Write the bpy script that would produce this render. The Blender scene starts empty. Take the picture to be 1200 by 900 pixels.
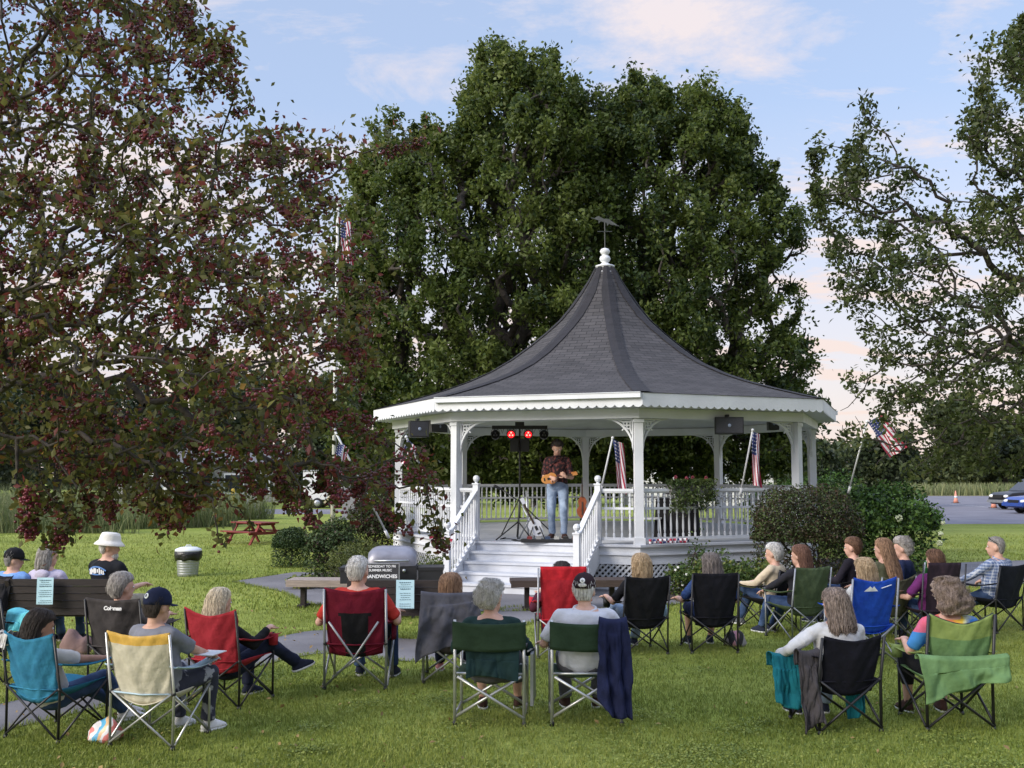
import bpy, math, random
import numpy as np
from mathutils import Vector, Matrix, Euler, noise

R = math.radians
rnd = random.Random(11)
nr = np.random.default_rng(11)
scene = bpy.context.scene
COL = scene.collection
H = 2.0
F = 1200.0
PT = R(5.0)
cP, sP = math.cos(PT), math.sin(PT)


def ray(px, py):
    xr = (px - 600) / F
    u = (450 - py) / F
    return xr, cP - u * sP, sP + u * cP


def cp(px, py, Y):
    x, dy, dz = ray(px, py)
    t = Y / dy
    return Vector((x * t, Y, H + dz * t))


def gp(px, py, z=0.0):
    x, dy, dz = ray(px, py)
    t = (z - H) / dz
    return Vector((x * t, dy * t, z))


# ------------------------------------------------------------------ materials
MATS = {}


def nt_new(name):
    m = bpy.data.materials.new(name)
    m.use_nodes = True
    nt = m.node_tree
    nt.nodes.clear()
    out = nt.nodes.new('ShaderNodeOutputMaterial')
    b = nt.nodes.new('ShaderNodeBsdfPrincipled')
    nt.links.new(b.outputs[0], out.inputs[0])
    return m, nt, b, out


def setc(sock, c):
    sock.default_value = (c[0], c[1], c[2], 1)


def mat(name, c, rough=0.7, var=0.15, scale=8.0, bump=0.0, bscale=60.0, metal=0.0, spec=0.5, stretch=(1, 1, 1), c2=None, thr=None):
    """principled with object-space noise variation; c2 mixes to a second colour"""
    if name in MATS:
        return MATS[name]
    m, nt, b, out = nt_new(name)
    N = nt.nodes.new
    L = nt.links.new
    tc = N('ShaderNodeTexCoord')
    mp = N('ShaderNodeMapping')
    mp.inputs['Scale'].default_value = stretch
    L(tc.outputs['Object'], mp.inputs[0])
    no = N('ShaderNodeTexNoise')
    no.inputs['Scale'].default_value = scale
    no.inputs['Detail'].default_value = 4
    L(mp.outputs[0], no.inputs['Vector'])
    ramp = N('ShaderNodeValToRGB')
    e = ramp.color_ramp.elements
    e[0].position, e[1].position = (0.3, 0.7) if thr is None else thr
    lo = [max(0, x * (1 - var)) for x in c]
    hi = [min(1, x * (1 + var)) for x in c] if c2 is None else c2
    e[0].color = (*lo, 1)
    e[1].color = (*hi, 1)
    L(no.outputs[0], ramp.inputs[0])
    L(ramp.outputs[0], b.inputs['Base Color'])
    b.inputs['Roughness'].default_value = rough
    b.inputs['Metallic'].default_value = metal
    b.inputs['Specular IOR Level'].default_value = spec
    if bump:
        n2 = N('ShaderNodeTexNoise')
        n2.inputs['Scale'].default_value = bscale
        n2.inputs['Detail'].default_value = 3
        L(mp.outputs[0], n2.inputs['Vector'])
        bp = N('ShaderNodeBump')
        bp.inputs['Strength'].default_value = bump
        bp.inputs['Distance'].default_value = 0.02
        L(n2.outputs[0], bp.inputs['Height'])
        L(bp.outputs[0], b.inputs['Normal'])
    MATS[name] = m
    return m


def cloth(name, c, var=0.22, scale=5.0, bump=0.85, c2=None, thr=None, rough=0.9, sscale=(1, 1, 1)):
    return mat('fabric_' + name, c, rough, var, scale, bump, 9.0, 0, 0.2, sscale, c2, thr)


def leafmat(name, c, c2=None, trans=0.35, scale=0.6, rough=0.55):
    if name in MATS:
        return MATS[name]
    m, nt, b, out = nt_new(name)
    N = nt.nodes.new
    L = nt.links.new
    tc = N('ShaderNodeTexCoord')
    no = N('ShaderNodeTexNoise')
    no.inputs['Scale'].default_value = scale
    no.inputs['Detail'].default_value = 5
    L(tc.outputs['Object'], no.inputs['Vector'])
    ramp = N('ShaderNodeValToRGB')
    e = ramp.color_ramp.elements
    e[0].position, e[1].position = 0.35, 0.65
    c2 = c2 or [x * 1.5 for x in c]
    e[0].color = (*c, 1)
    e[1].color = (*c2, 1)
    L(no.outputs[0], ramp.inputs[0])
    L(ramp.outputs[0], b.inputs['Base Color'])
    b.inputs['Roughness'].default_value = rough
    b.inputs['Specular IOR Level'].default_value = 0.35
    tr = N('ShaderNodeBsdfTranslucent')
    L(ramp.outputs[0], tr.inputs[0])
    mx = N('ShaderNodeMixShader')
    mx.inputs[0].default_value = trans
    L(b.outputs[0], mx.inputs[1])
    L(tr.outputs[0], mx.inputs[2])
    L(mx.outputs[0], out.inputs[0])
    MATS[name] = m
    return m


def emis(name, c, s):
    if name in MATS:
        return MATS[name]
    m, nt, b, out = nt_new(name)
    b.inputs['Base Color'].default_value = (*c, 1)
    b.inputs['Emission Color'].default_value = (*c, 1)
    b.inputs['Emission Strength'].default_value = s
    MATS[name] = m
    return m


def bands(name, cols, scale, axis='X', rough=0.9, distort=0.0, frac=None):
    """repeat of colour bands along one object axis"""
    if name in MATS:
        return MATS[name]
    m, nt, b, out = nt_new(name)
    N = nt.nodes.new
    L = nt.links.new
    tc = N('ShaderNodeTexCoord')
    sx = N('ShaderNodeSeparateXYZ')
    L(tc.outputs['Object'], sx.inputs[0])
    mu = N('ShaderNodeMath')
    mu.operation = 'MULTIPLY'
    mu.inputs[1].default_value = scale
    L(sx.outputs[axis], mu.inputs[0])
    src = mu.outputs[0]
    if distort:
        no = N('ShaderNodeTexNoise')
        no.inputs['Scale'].default_value = 5
        L(tc.outputs['Object'], no.inputs['Vector'])
        a = N('ShaderNodeMath')
        a.operation = 'MULTIPLY_ADD'
        a.inputs[1].default_value = distort
        L(no.outputs[0], a.inputs[0])
        L(src, a.inputs[2])
        src = a.outputs[0]
    fr = N('ShaderNodeMath')
    fr.operation = 'FRACT'
    L(src, fr.inputs[0])
    ramp = N('ShaderNodeValToRGB')
    ramp.color_ramp.interpolation = 'CONSTANT'
    e = ramp.color_ramp.elements
    n = len(cols)
    pos = frac or [i / n for i in range(n)]
    e[0].position = 0
    e[0].color = (*cols[0], 1)
    e[1].position = pos[1]
    e[1].color = (*cols[1], 1)
    for i in range(2, n):
        q = e.new(pos[i])
        q.color = (*cols[i], 1)
    L(fr.outputs[0], ramp.inputs[0])
    L(ramp.outputs[0], b.inputs['Base Color'])
    b.inputs['Roughness'].default_value = rough
    MATS[name] = m
    return m


def plaid(name, base, c1, c2, scale=12):
    if name in MATS:
        return MATS[name]
    m, nt, b, out = nt_new(name)
    N = nt.nodes.new
    L = nt.links.new
    tc = N('ShaderNodeTexCoord')
    sx = N('ShaderNodeSeparateXYZ')
    L(tc.outputs['Object'], sx.inputs[0])
    prev = None
    rgb = N('ShaderNodeRGB')
    rgb.outputs[0].default_value = (*base, 1)
    cur = rgb.outputs[0]
    for ax, c, th, off in (('X', c1, 0.35, 0), ('Z', c1, 0.35, 0.2), ('Y', c1, 0.35, 0.2), ('X', c2, 0.12, 0.5), ('Z', c2, 0.12, 0.6)):
        mu = N('ShaderNodeMath')
        mu.operation = 'MULTIPLY_ADD'
        mu.inputs[1].default_value = scale
        mu.inputs[2].default_value = off
        L(sx.outputs[ax], mu.inputs[0])
        fr = N('ShaderNodeMath')
        fr.operation = 'FRACT'
        L(mu.outputs[0], fr.inputs[0])
        lt = N('ShaderNodeMath')
        lt.operation = 'LESS_THAN'
        lt.inputs[1].default_value = th
        L(fr.outputs[0], lt.inputs[0])
        ml = N('ShaderNodeMath')
        ml.operation = 'MULTIPLY'
        ml.inputs[1].default_value = 0.6
        L(lt.outputs[0], ml.inputs[0])
        mx = N('ShaderNodeMix')
        mx.data_type = 'RGBA'
        L(ml.outputs[0], mx.inputs[0])
        L(cur, mx.inputs[6])
        mx.inputs[7].default_value = (*c, 1)
        cur = mx.outputs[2]
    L(cur, b.inputs['Base Color'])
    b.inputs['Roughness'].default_value = 0.9
    MATS[name] = m
    return m


# ------------------------------------------------------------------ mesh builder
class MB:
    def __init__(s):
        s.v = []
        s.f = []
        s.m = []
        s.n = 0

    def add(s, vs, fs, mi=0):
        o = s.n
        s.v.extend([tuple(v) for v in vs])
        s.n += len(vs)
        s.f.extend([tuple(i + o for i in f) for f in fs])
        s.m.extend([mi] * len(fs))
        return s

    def box(s, c, d, mi=0, rz=0.0, M=None):
        hx, hy, hz = d[0] / 2, d[1] / 2, d[2] / 2
        vs = []
        for z in (-hz, hz):
            for x, y in ((-hx, -hy), (hx, -hy), (hx, hy), (-hx, hy)):
                p = Vector((x, y, z))
                if M is not None:
                    p = M @ p
                elif rz:
                    p = Vector((x * math.cos(rz) - y * math.sin(rz), x * math.sin(rz) + y * math.cos(rz), z))
                vs.append(p + Vector(c))
        return s.add(vs, [(0, 3, 2, 1), (4, 5, 6, 7), (0, 1, 5, 4), (1, 2, 6, 5), (2, 3, 7, 6), (3, 0, 4, 7)], mi)

    def beam(s, a, b, w, h, mi=0, up=(0, 0, 1)):
        a, b = Vector(a), Vector(b)
        d = (b - a)
        L = d.length
        d.normalize()
        x = d.cross(Vector(up))
        if x.length < 1e-4:
            x = d.cross(Vector((0, 1, 0)))
        x.normalize()
        z = x.cross(d)
        M = Matrix((x, d, z)).transposed()
        return s.box((a + b) / 2, (w, L, h), mi, M=M)

    def tube(s, pts, r, n=8, mi=0, cap=True, flat=1.0, up=None):
        pts = [Vector(p) for p in pts]
        if not hasattr(r, '__len__'):
            r = [r] * len(pts)
        k = len(pts)
        t0 = (pts[1] - pts[0]).normalized()
        ref = Vector(up) if up is not None else (Vector((0, 0, 1)) if abs(t0.z) < 0.9 else Vector((1, 0, 0)))
        x = t0.cross(ref).normalized()
        vs, fs = [], []
        for i in range(k):
            if i == 0:
                t = t0
            elif i == k - 1:
                t = (pts[i] - pts[i - 1]).normalized()
            else:
                t = (pts[i + 1] - pts[i - 1])
                t = t.normalized() if t.length > 1e-9 else t0
            x = (x - t * x.dot(t))
            x = x.normalized() if x.length > 1e-6 else t.orthogonal().normalized()
            y = t.cross(x)
            for j in range(n):
                a = 2 * math.pi * j / n
                vs.append(pts[i] + x * (math.cos(a) * r[i]) + y * (math.sin(a) * r[i] * flat))
        for i in range(k - 1):
            for j in range(n):
                j2 = (j + 1) % n
                fs.append((i * n + j, i * n + j2, (i + 1) * n + j2, (i + 1) * n + j))
        if cap:
            fs.append(tuple(reversed(range(n))))
            fs.append(tuple((k - 1) * n + j for j in range(n)))
        return s.add(vs, fs, mi)

    def limb(s, a, b, ra, rb, n=14, mi=0, mid=None):
        """tapered capsule with round ends"""
        a, b = Vector(a), Vector(b)
        d = (b - a).normalized()
        pts, rs = [], []
        for q in (-1, -.86, -.5):
            pts.append(a + d * ra * q)
            rs.append(ra * math.sqrt(max(0.02, 1 - q * q)))
        pts.append(a)
        rs.append(ra)
        if mid:
            pts.append(a.lerp(b, mid[0]))
            rs.append(mid[1])
        pts.append(b)
        rs.append(rb)
        for q in (.5, .86, 1):
            pts.append(b + d * rb * q)
            rs.append(rb * math.sqrt(max(0.02, 1 - q * q)))
        return s.tube(pts, rs, n, mi)

    def ell(s, c, r, n=14, mi=0, M=None):
        c = Vector(c)
        vs, fs = [], []
        h = max(5, n // 2 + 2)
        for i in range(1, h):
            p = math.pi * i / h
            for j in range(n):
                a = 2 * math.pi * j / n
                q = Vector((r[0] * math.sin(p) * math.cos(a), r[1] * math.sin(p) * math.sin(a), r[2] * math.cos(p)))
                vs.append(c + (M @ q if M is not None else q))
        top = Vector((0, 0, r[2]))
        bot = Vector((0, 0, -r[2]))
        vs.append(c + (M @ top if M is not None else top))
        vs.append(c + (M @ bot if M is not None else bot))
        T, B = len(vs) - 2, len(vs) - 1
        for i in range(h - 2):
            for j in range(n):
                j2 = (j + 1) % n
                fs.append((i * n + j, (i + 1) * n + j, (i + 1) * n + j2, i * n + j2))
        for j in range(n):
            j2 = (j + 1) % n
            fs.append((T, j, j2))
            fs.append((B, (h - 2) * n + j2, (h - 2) * n + j))
        return s.add(vs, fs, mi)

    def lathe(s, prof, n=16, c=(0, 0, 0), mi=0, rot=0.0):
        vs, fs = [], []
        for r, z in prof:
            for j in range(n):
                a = 2 * math.pi * j / n + rot
                vs.append((c[0] + max(r, 1e-4) * math.cos(a), c[1] + max(r, 1e-4) * math.sin(a), c[2] + z))
        for i in range(len(prof) - 1):
            for j in range(n):
                j2 = (j + 1) % n
                fs.append((i * n + j, i * n + j2, (i + 1) * n + j2, (i + 1) * n + j))
        fs.append(tuple(reversed(range(n))))
        fs.append(tuple((len(prof) - 1) * n + j for j in range(n)))
        return s.add(vs, fs, mi)

    def loft(s, rings, n=24, mi=0, M=None, p=2.0, fn=None):
        """rings: (cx,cy,cz,rx,ry) horizontal super-ellipses, bottom to top"""
        vs, fs = [], []
        for i, (cx, cy, cz, rx, ry) in enumerate(rings):
            for j in range(n):
                a = 2 * math.pi * j / n
                ca, sa = math.cos(a), math.sin(a)
                q = Vector((cx + rx * math.copysign(abs(ca) ** (2 / p), ca), cy + ry * math.copysign(abs(sa) ** (2 / p), sa), cz))
                if fn:
                    q = fn(q, i, a)
                vs.append(M @ q if M is not None else q)
        k = len(rings)
        for i in range(k - 1):
            for j in range(n):
                j2 = (j + 1) % n
                fs.append((i * n + j, i * n + j2, (i + 1) * n + j2, (i + 1) * n + j))
        fs.append(tuple(reversed(range(n))))
        fs.append(tuple((k - 1) * n + j for j in range(n)))
        return s.add(vs, fs, mi)

    def prism(s, poly, depth, M, mi=0):
        """poly: 2D (x,z) outline, extruded along local y by +-depth/2, placed by matrix M"""
        n = len(poly)
        vs = [M @ Vector((x, -depth / 2, z)) for x, z in poly] + [M @ Vector((x, depth / 2, z)) for x, z in poly]
        fs = [tuple(range(n)), tuple(reversed(range(n, 2 * n)))]
        for i in range(n):
            j = (i + 1) % n
            fs.append((i, i + n, j + n, j))
        return s.add(vs, fs, mi)

    def sheet(s, fn, nu, nv, mi=0, thick=0.0):
        P = [[Vector(fn(i / nu, j / nv)) for i in range(nu + 1)] for j in range(nv + 1)]
        vs = [p for row in P for p in row]
        fs = []
        w = nu + 1
        for j in range(nv):
            for i in range(nu):
                fs.append((j * w + i, j * w + i + 1, (j + 1) * w + i + 1, (j + 1) * w + i))
        if thick:
            vs2 = []
            for j in range(nv + 1):
                for i in range(nu + 1):
                    a = P[j][min(i + 1, nu)] - P[j][max(i - 1, 0)]
                    b = P[min(j + 1, nv)][i] - P[max(j - 1, 0)][i]
                    nn = a.cross(b)
                    nn = nn.normalized() if nn.length > 1e-9 else Vector((0, 1, 0))
                    vs2.append(P[j][i] - nn * thick)
            o = len(vs)
            vs = vs + vs2
            fs += [tuple(x + o for x in reversed(f)) for f in list(fs)]
            for i in range(nu):
                fs.append((i + 1, i, i + o, i + 1 + o))
                q = nv * w
                fs.append((q + i, q + i + 1, q + i + 1 + o, q + i + o))
            for j in range(nv):
                a, b = j * w, (j + 1) * w
                fs.append((a, b, b + o, a + o))
                fs.append((b + nu, a + nu, a + nu + o, b + nu + o))
        return s.add(vs, fs, mi)

    def mesh(s, name, mats, smooth=False):
        me = bpy.data.meshes.new(name)
        me.from_pydata(s.v, [], s.f)
        for m in (mats if isinstance(mats, (list, tuple)) else [mats]):
            me.materials.append(m)
        me.polygons.foreach_set('material_index', s.m)
        if smooth:
            me.polygons.foreach_set('use_smooth', [True] * len(s.f))
        me.update()
        return me

    def build(s, name, mats, parent=None, smooth=False, loc=None):
        o = bpy.data.objects.new(name, s.mesh(name, mats, smooth))
        COL.objects.link(o)
        if parent is not None:
            o.parent = parent
        if loc is not None:
            o.location = loc
        return o


def tag(o, label=None, cat=None, group=None, kind=None):
    if label:
        o['label'] = label
    if cat:
        o['category'] = cat
    if group:
        o['group'] = group
    if kind:
        o['kind'] = kind
    return o


def empty(name, loc, rz=0.0, s=1.0, label=None, cat=None, group=None):
    o = bpy.data.objects.new(name, None)
    o.empty_display_size = 0.1
    COL.objects.link(o)
    o.location = loc
    o.rotation_euler = (0, 0, rz)
    o.scale = (s, s, s)
    return tag(o, label, cat, group)


def np_mesh(name, verts, faces_flat, per, mats, mi=None, smooth=False, parent=None, loc=None):
    """fast mesh from numpy: faces of constant size `per`"""
    me = bpy.data.meshes.new(name)
    nv, nf = len(verts), len(faces_flat) // per
    me.vertices.add(nv)
    me.vertices.foreach_set('co', np.asarray(verts, dtype=np.float32).ravel())
    me.loops.add(nf * per)
    me.loops.foreach_set('vertex_index', np.asarray(faces_flat, dtype=np.int32))
    me.polygons.add(nf)
    me.polygons.foreach_set('loop_start', np.arange(0, nf * per, per, dtype=np.int32))
    for m in mats:
        me.materials.append(m)
    if mi is not None:
        me.polygons.foreach_set('material_index', np.asarray(mi, dtype=np.int32))
    if smooth:
        me.polygons.foreach_set('use_smooth', np.ones(nf, dtype=bool))
    me.update(calc_edges=True)
    o = bpy.data.objects.new(name, me)
    COL.objects.link(o)
    if parent is not None:
        o.parent = parent
    if loc is not None:
        o.location = loc
    return o


TMPC = bpy.data.scenes.new('tmp_remesh')


def remesh(mb, name, mats, voxel=0.014, smooth=3, parent=None, post=None, extra=None, disp=0.0, dscale=9.0, seed=0.0):
    """union of closed shapes -> one continuous smooth surface"""
    me = mb.mesh(name, mats)
    o = bpy.data.objects.new('tmp', me)
    TMPC.collection.objects.link(o)
    r = o.modifiers.new('r', 'REMESH')
    r.mode = 'VOXEL'
    r.voxel_size = voxel
    if smooth:
        sm = o.modifiers.new('s', 'SMOOTH')
        sm.factor = 0.6
        sm.iterations = smooth
    vl = TMPC.view_layers[0]
    vl.update()
    dg = vl.depsgraph
    me2 = bpy.data.meshes.new_from_object(o.evaluated_get(dg))
    bpy.data.objects.remove(o)
    bpy.data.meshes.remove(me)
    n = len(me2.vertices)
    if disp:
        co = np.empty(n * 3, np.float32)
        me2.vertices.foreach_get('co', co)
        no = np.empty(n * 3, np.float32)
        me2.vertices.foreach_get('normal', no)
        co = co.reshape(-1, 3)
        no = no.reshape(-1, 3)
        s = np.zeros(n)
        g = np.random.default_rng(int(seed * 10) + 3)
        for k in range(7):
            d = g.normal(size=3)
            d /= np.linalg.norm(d)
            fq = dscale * (0.7 + 0.35 * k)
            ph = g.uniform(0, 6.28)
            e = g.normal(size=3)
            s += np.sin(co @ d * fq + ph + 1.6 * np.sin(co @ e * fq * 0.45)) / (1 + 0.35 * k)
        s = 1 - 2 * np.abs(np.tanh(s * 0.55))
        co = co + no * (s * disp)[:, None]
        me2.vertices.foreach_set('co', co.astype(np.float32).ravel())
    me2.name = name
    if not me2.materials:
        for m in (mats if isinstance(mats, (list, tuple)) else [mats]):
            me2.materials.append(m)
    me2.polygons.foreach_set('use_smooth', [True] * len(me2.polygons))
    if extra is not None and extra.n:
        # append loose detail (fingers, eyes) to the same mesh
        import bmesh
        bm = bmesh.new()
        bm.from_mesh(me2)
        vs = [bm.verts.new(v) for v in extra.v]
        for f, k in zip(extra.f, extra.m):
            try:
                q = bm.faces.new([vs[i] for i in f])
                q.material_index = k
                q.smooth = True
            except ValueError:
                pass
        bm.to_mesh(me2)
        bm.free()
        if len(me2.materials) < 2 and isinstance(mats, (list, tuple)):
            me2.materials.clear()
            for m in mats:
                me2.materials.append(m)
    me2.update()
    o = bpy.data.objects.new(name, me2)
    COL.objects.link(o)
    if parent is not None:
        o.parent = parent
    return o


def lettering(txt, size, M, m, parent, name='lettering', ex=0.002, spacing=1.0, bold=0.0):
    cu = bpy.data.curves.new('t', 'FONT')
    cu.body = txt
    cu.size = size
    cu.align_x = 'CENTER'
    cu.align_y = 'CENTER'
    cu.extrude = ex
    cu.offset = bold
    cu.space_line = spacing
    o = bpy.data.objects.new('t', cu)
    TMPC.collection.objects.link(o)
    vl = TMPC.view_layers[0]
    vl.update()
    me = bpy.data.meshes.new_from_object(o.evaluated_get(vl.depsgraph))
    bpy.data.objects.remove(o)
    me.transform(M)
    me.materials.clear()
    me.materials.append(m)
    q = bpy.data.objects.new(name, me)
    COL.objects.link(q)
    q.parent = parent
    return q
# ------------------------------------------------------------------ people
SKIN = mat('skin_fair', (0.52, 0.30, 0.22), 0.6, 0.10, 14, 0.1, 120, c2=(0.60, 0.36, 0.27))
SKIN_TAN = mat('skin_tanned', (0.36, 0.19, 0.12), 0.6, 0.10, 14, 0.1, 120, c2=(0.44, 0.24, 0.16))
EYEW = mat('eye_white', (0.75, 0.72, 0.70), 0.3, 0.02)
EYED = mat('eye_iris', (0.03, 0.02, 0.02), 0.2, 0.02)
LIP = mat('lip', (0.40, 0.16, 0.14), 0.5, 0.05)


def hairmat(name, c, c2):
    return mat('hair_' + name, c, 0.6, 0.2, 30, 0.5, 90, 0, 0.35, (3, 3, 0.35), c2, (0.35, 0.65))


HAIR = dict(
    white=hairmat('white', (0.34, 0.32, 0.30), (0.72, 0.70, 0.66)),
    gray=hairmat('gray', (0.20, 0.18, 0.17), (0.44, 0.41, 0.38)),
    silver=hairmat('silver', (0.16, 0.15, 0.145), (0.33, 0.31, 0.30)),
    dark=hairmat('dark', (0.012, 0.009, 0.008), (0.045, 0.032, 0.028)),
    brown=hairmat('brown', (0.07, 0.035, 0.02), (0.20, 0.105, 0.06)),
    auburn=hairmat('auburn', (0.09, 0.04, 0.025), (0.22, 0.11, 0.07)),
    lightbrown=hairmat('lightbrown', (0.17, 0.09, 0.05), (0.40, 0.24, 0.14)),
    blonde=hairmat('blonde', (0.33, 0.22, 0.11), (0.66, 0.48, 0.29)),
    platinum=hairmat('platinum', (0.55, 0.46, 0.32), (0.80, 0.68, 0.50)),
    ash=hairmat('ash', (0.12, 0.085, 0.065), (0.34, 0.26, 0.21)),
    salt=hairmat('salt', (0.085, 0.07, 0.06), (0.30, 0.25, 0.22)),
)


def ik(a, c, l1, l2, pole):
    a, c, pole = Vector(a), Vector(c), Vector(pole)
    d = c - a
    L = d.length
    if L > (l1 + l2) * 0.995:
        d = d * ((l1 + l2) * 0.995 / L)
        L = d.length
    L = max(L, abs(l1 - l2) + 0.02)
    dn = d.normalized()
    x = (l1 * l1 - l2 * l2 + L * L) / (2 * L)
    h = math.sqrt(max(0, l1 * l1 - x * x))
    pp = pole - dn * pole.dot(dn)
    pp = pp.normalized() if pp.length > 1e-5 else dn.orthogonal().normalized()
    return a + dn * x + pp * h, a + dn * L


def hand(body, ext, wrist, fdir, palmn, side, sc=1.0, curl=0.5):
    """palm ellipsoid into body, five finger chains into ext"""
    d = Vector(fdir).normalized()
    n = Vector(palmn)
    n = (n - d * n.dot(d)).normalized()
    w = d.cross(n).normalized()
    M = Matrix((w, d, n)).transposed()
    body.limb(wrist, wrist + d * 0.03, 0.026, 0.026, 10)
    body.ell(wrist + d * 0.055 * sc, (0.042 * sc, 0.052 * sc, 0.019 * sc), 12, 0, M)
    for i, ln in enumerate((0.058, 0.072, 0.076, 0.068)):
        o = (i - 1.5) * 0.020 * sc * side
        p = wrist + d * (0.078 - 0.006 * abs(i - 2)) * sc + w * o
        pts = [p]
        ang = curl * 0.35
        for k, f in enumerate((0.45, 0.32, 0.25)):
            ang += curl * (0.5 + 0.1 * i)
            pts.append(pts[-1] + (d * math.cos(ang) + n * math.sin(ang) + w * (o * 0.6)) * ln * f * sc)
        ext.tube(pts, [0.0095 * sc, 0.009 * sc, 0.008 * sc, 0.006 * sc], 6)
    p = wrist + d * 0.03 * sc - w * side * 0.034 * sc
    ext.tube([p, p + (d * 0.6 - w * side * 0.8 + n * .2) * 0.03 * sc, p + (d * 1.1 - w * side * 1.0 + n * .5) * 0.045 * sc],
             [0.012 * sc, 0.0105 * sc, 0.008 * sc], 6)


STYLES = {
    # (z, half width, back y, front y) in the head frame, bottom to top
    'crop': [(-.075, .050, -.078, -.03), (-.04, .070, -.096, -.015), (0, .080, -.104, .0), (.04, .083, -.107, .03), (.075, .078, -.098, .080),
             (.105, .062, -.078, .070), (.126, .036, -.048, .040), (.133, .010, -.015, .01)],
    'short': [(-.085, .055, -.082, -.03), (-.05, .078, -.104, -.012), (0, .090, -.116, .005), (.04, .095, -.120, .04), (.08, .090, -.112, .092),
              (.115, .072, -.090, .080), (.140, .045, -.058, .050), (.150, .012, -.018, .01)],
    'bob': [(-.155, .078, -.095, -.01), (-.13, .100, -.118, .01), (-.08, .106, -.124, .02), (-.02, .104, -.124, .025), (.04, .100, -.122, .05), (.08, .092, -.112, .092),
            (.115, .073, -.090, .080), (.138, .045, -.058, .050), (.147, .012, -.018, .01)],
    'mid': [(-.23, .085, -.115, -.05), (-.19, .112, -.135, -.04), (-.12, .114, -.132, -.01), (-.05, .107, -.126, .01), (.02, .102, -.122, .035), (.07, .094, -.114, .085),
            (.11, .075, -.092, .080), (.136, .046, -.060, .050), (.145, .012, -.018, .01)],
    'long': [(-.42, .055, -.175, -.10), (-.36, .100, -.180, -.09), (-.28, .122, -.170, -.07), (-.18, .120, -.150, -.05), (-.08, .108, -.132, -.01), (.01, .100, -.122, .03),
             (.07, .092, -.112, .085), (.11, .073, -.090, .080), (.136, .045, -.058, .050), (.145, .012, -.018, .01)],
    'curly': [(-.135, .10, -.11, -.04), (-.11, .132, -.140, -.02), (-.07, .145, -.155, .0), (-.02, .135, -.150, .02), (.05, .122, -.142, .06), (.10, .104, -.122, .095),
              (.14, .080, -.092, .080), (.165, .048, -.058, .050), (.175, .012, -.018, .01)],
    'fluffy': [(-.09, .060, -.088, -.035), (-.06, .086, -.112, -.02), (-.01, .101, -.126, .0), (.04, .106, -.130, .04), (.085, .100, -.122, .095),
               (.125, .080, -.098, .085), (.152, .050, -.062, .055), (.162, .012, -.018, .01)],
}


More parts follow.
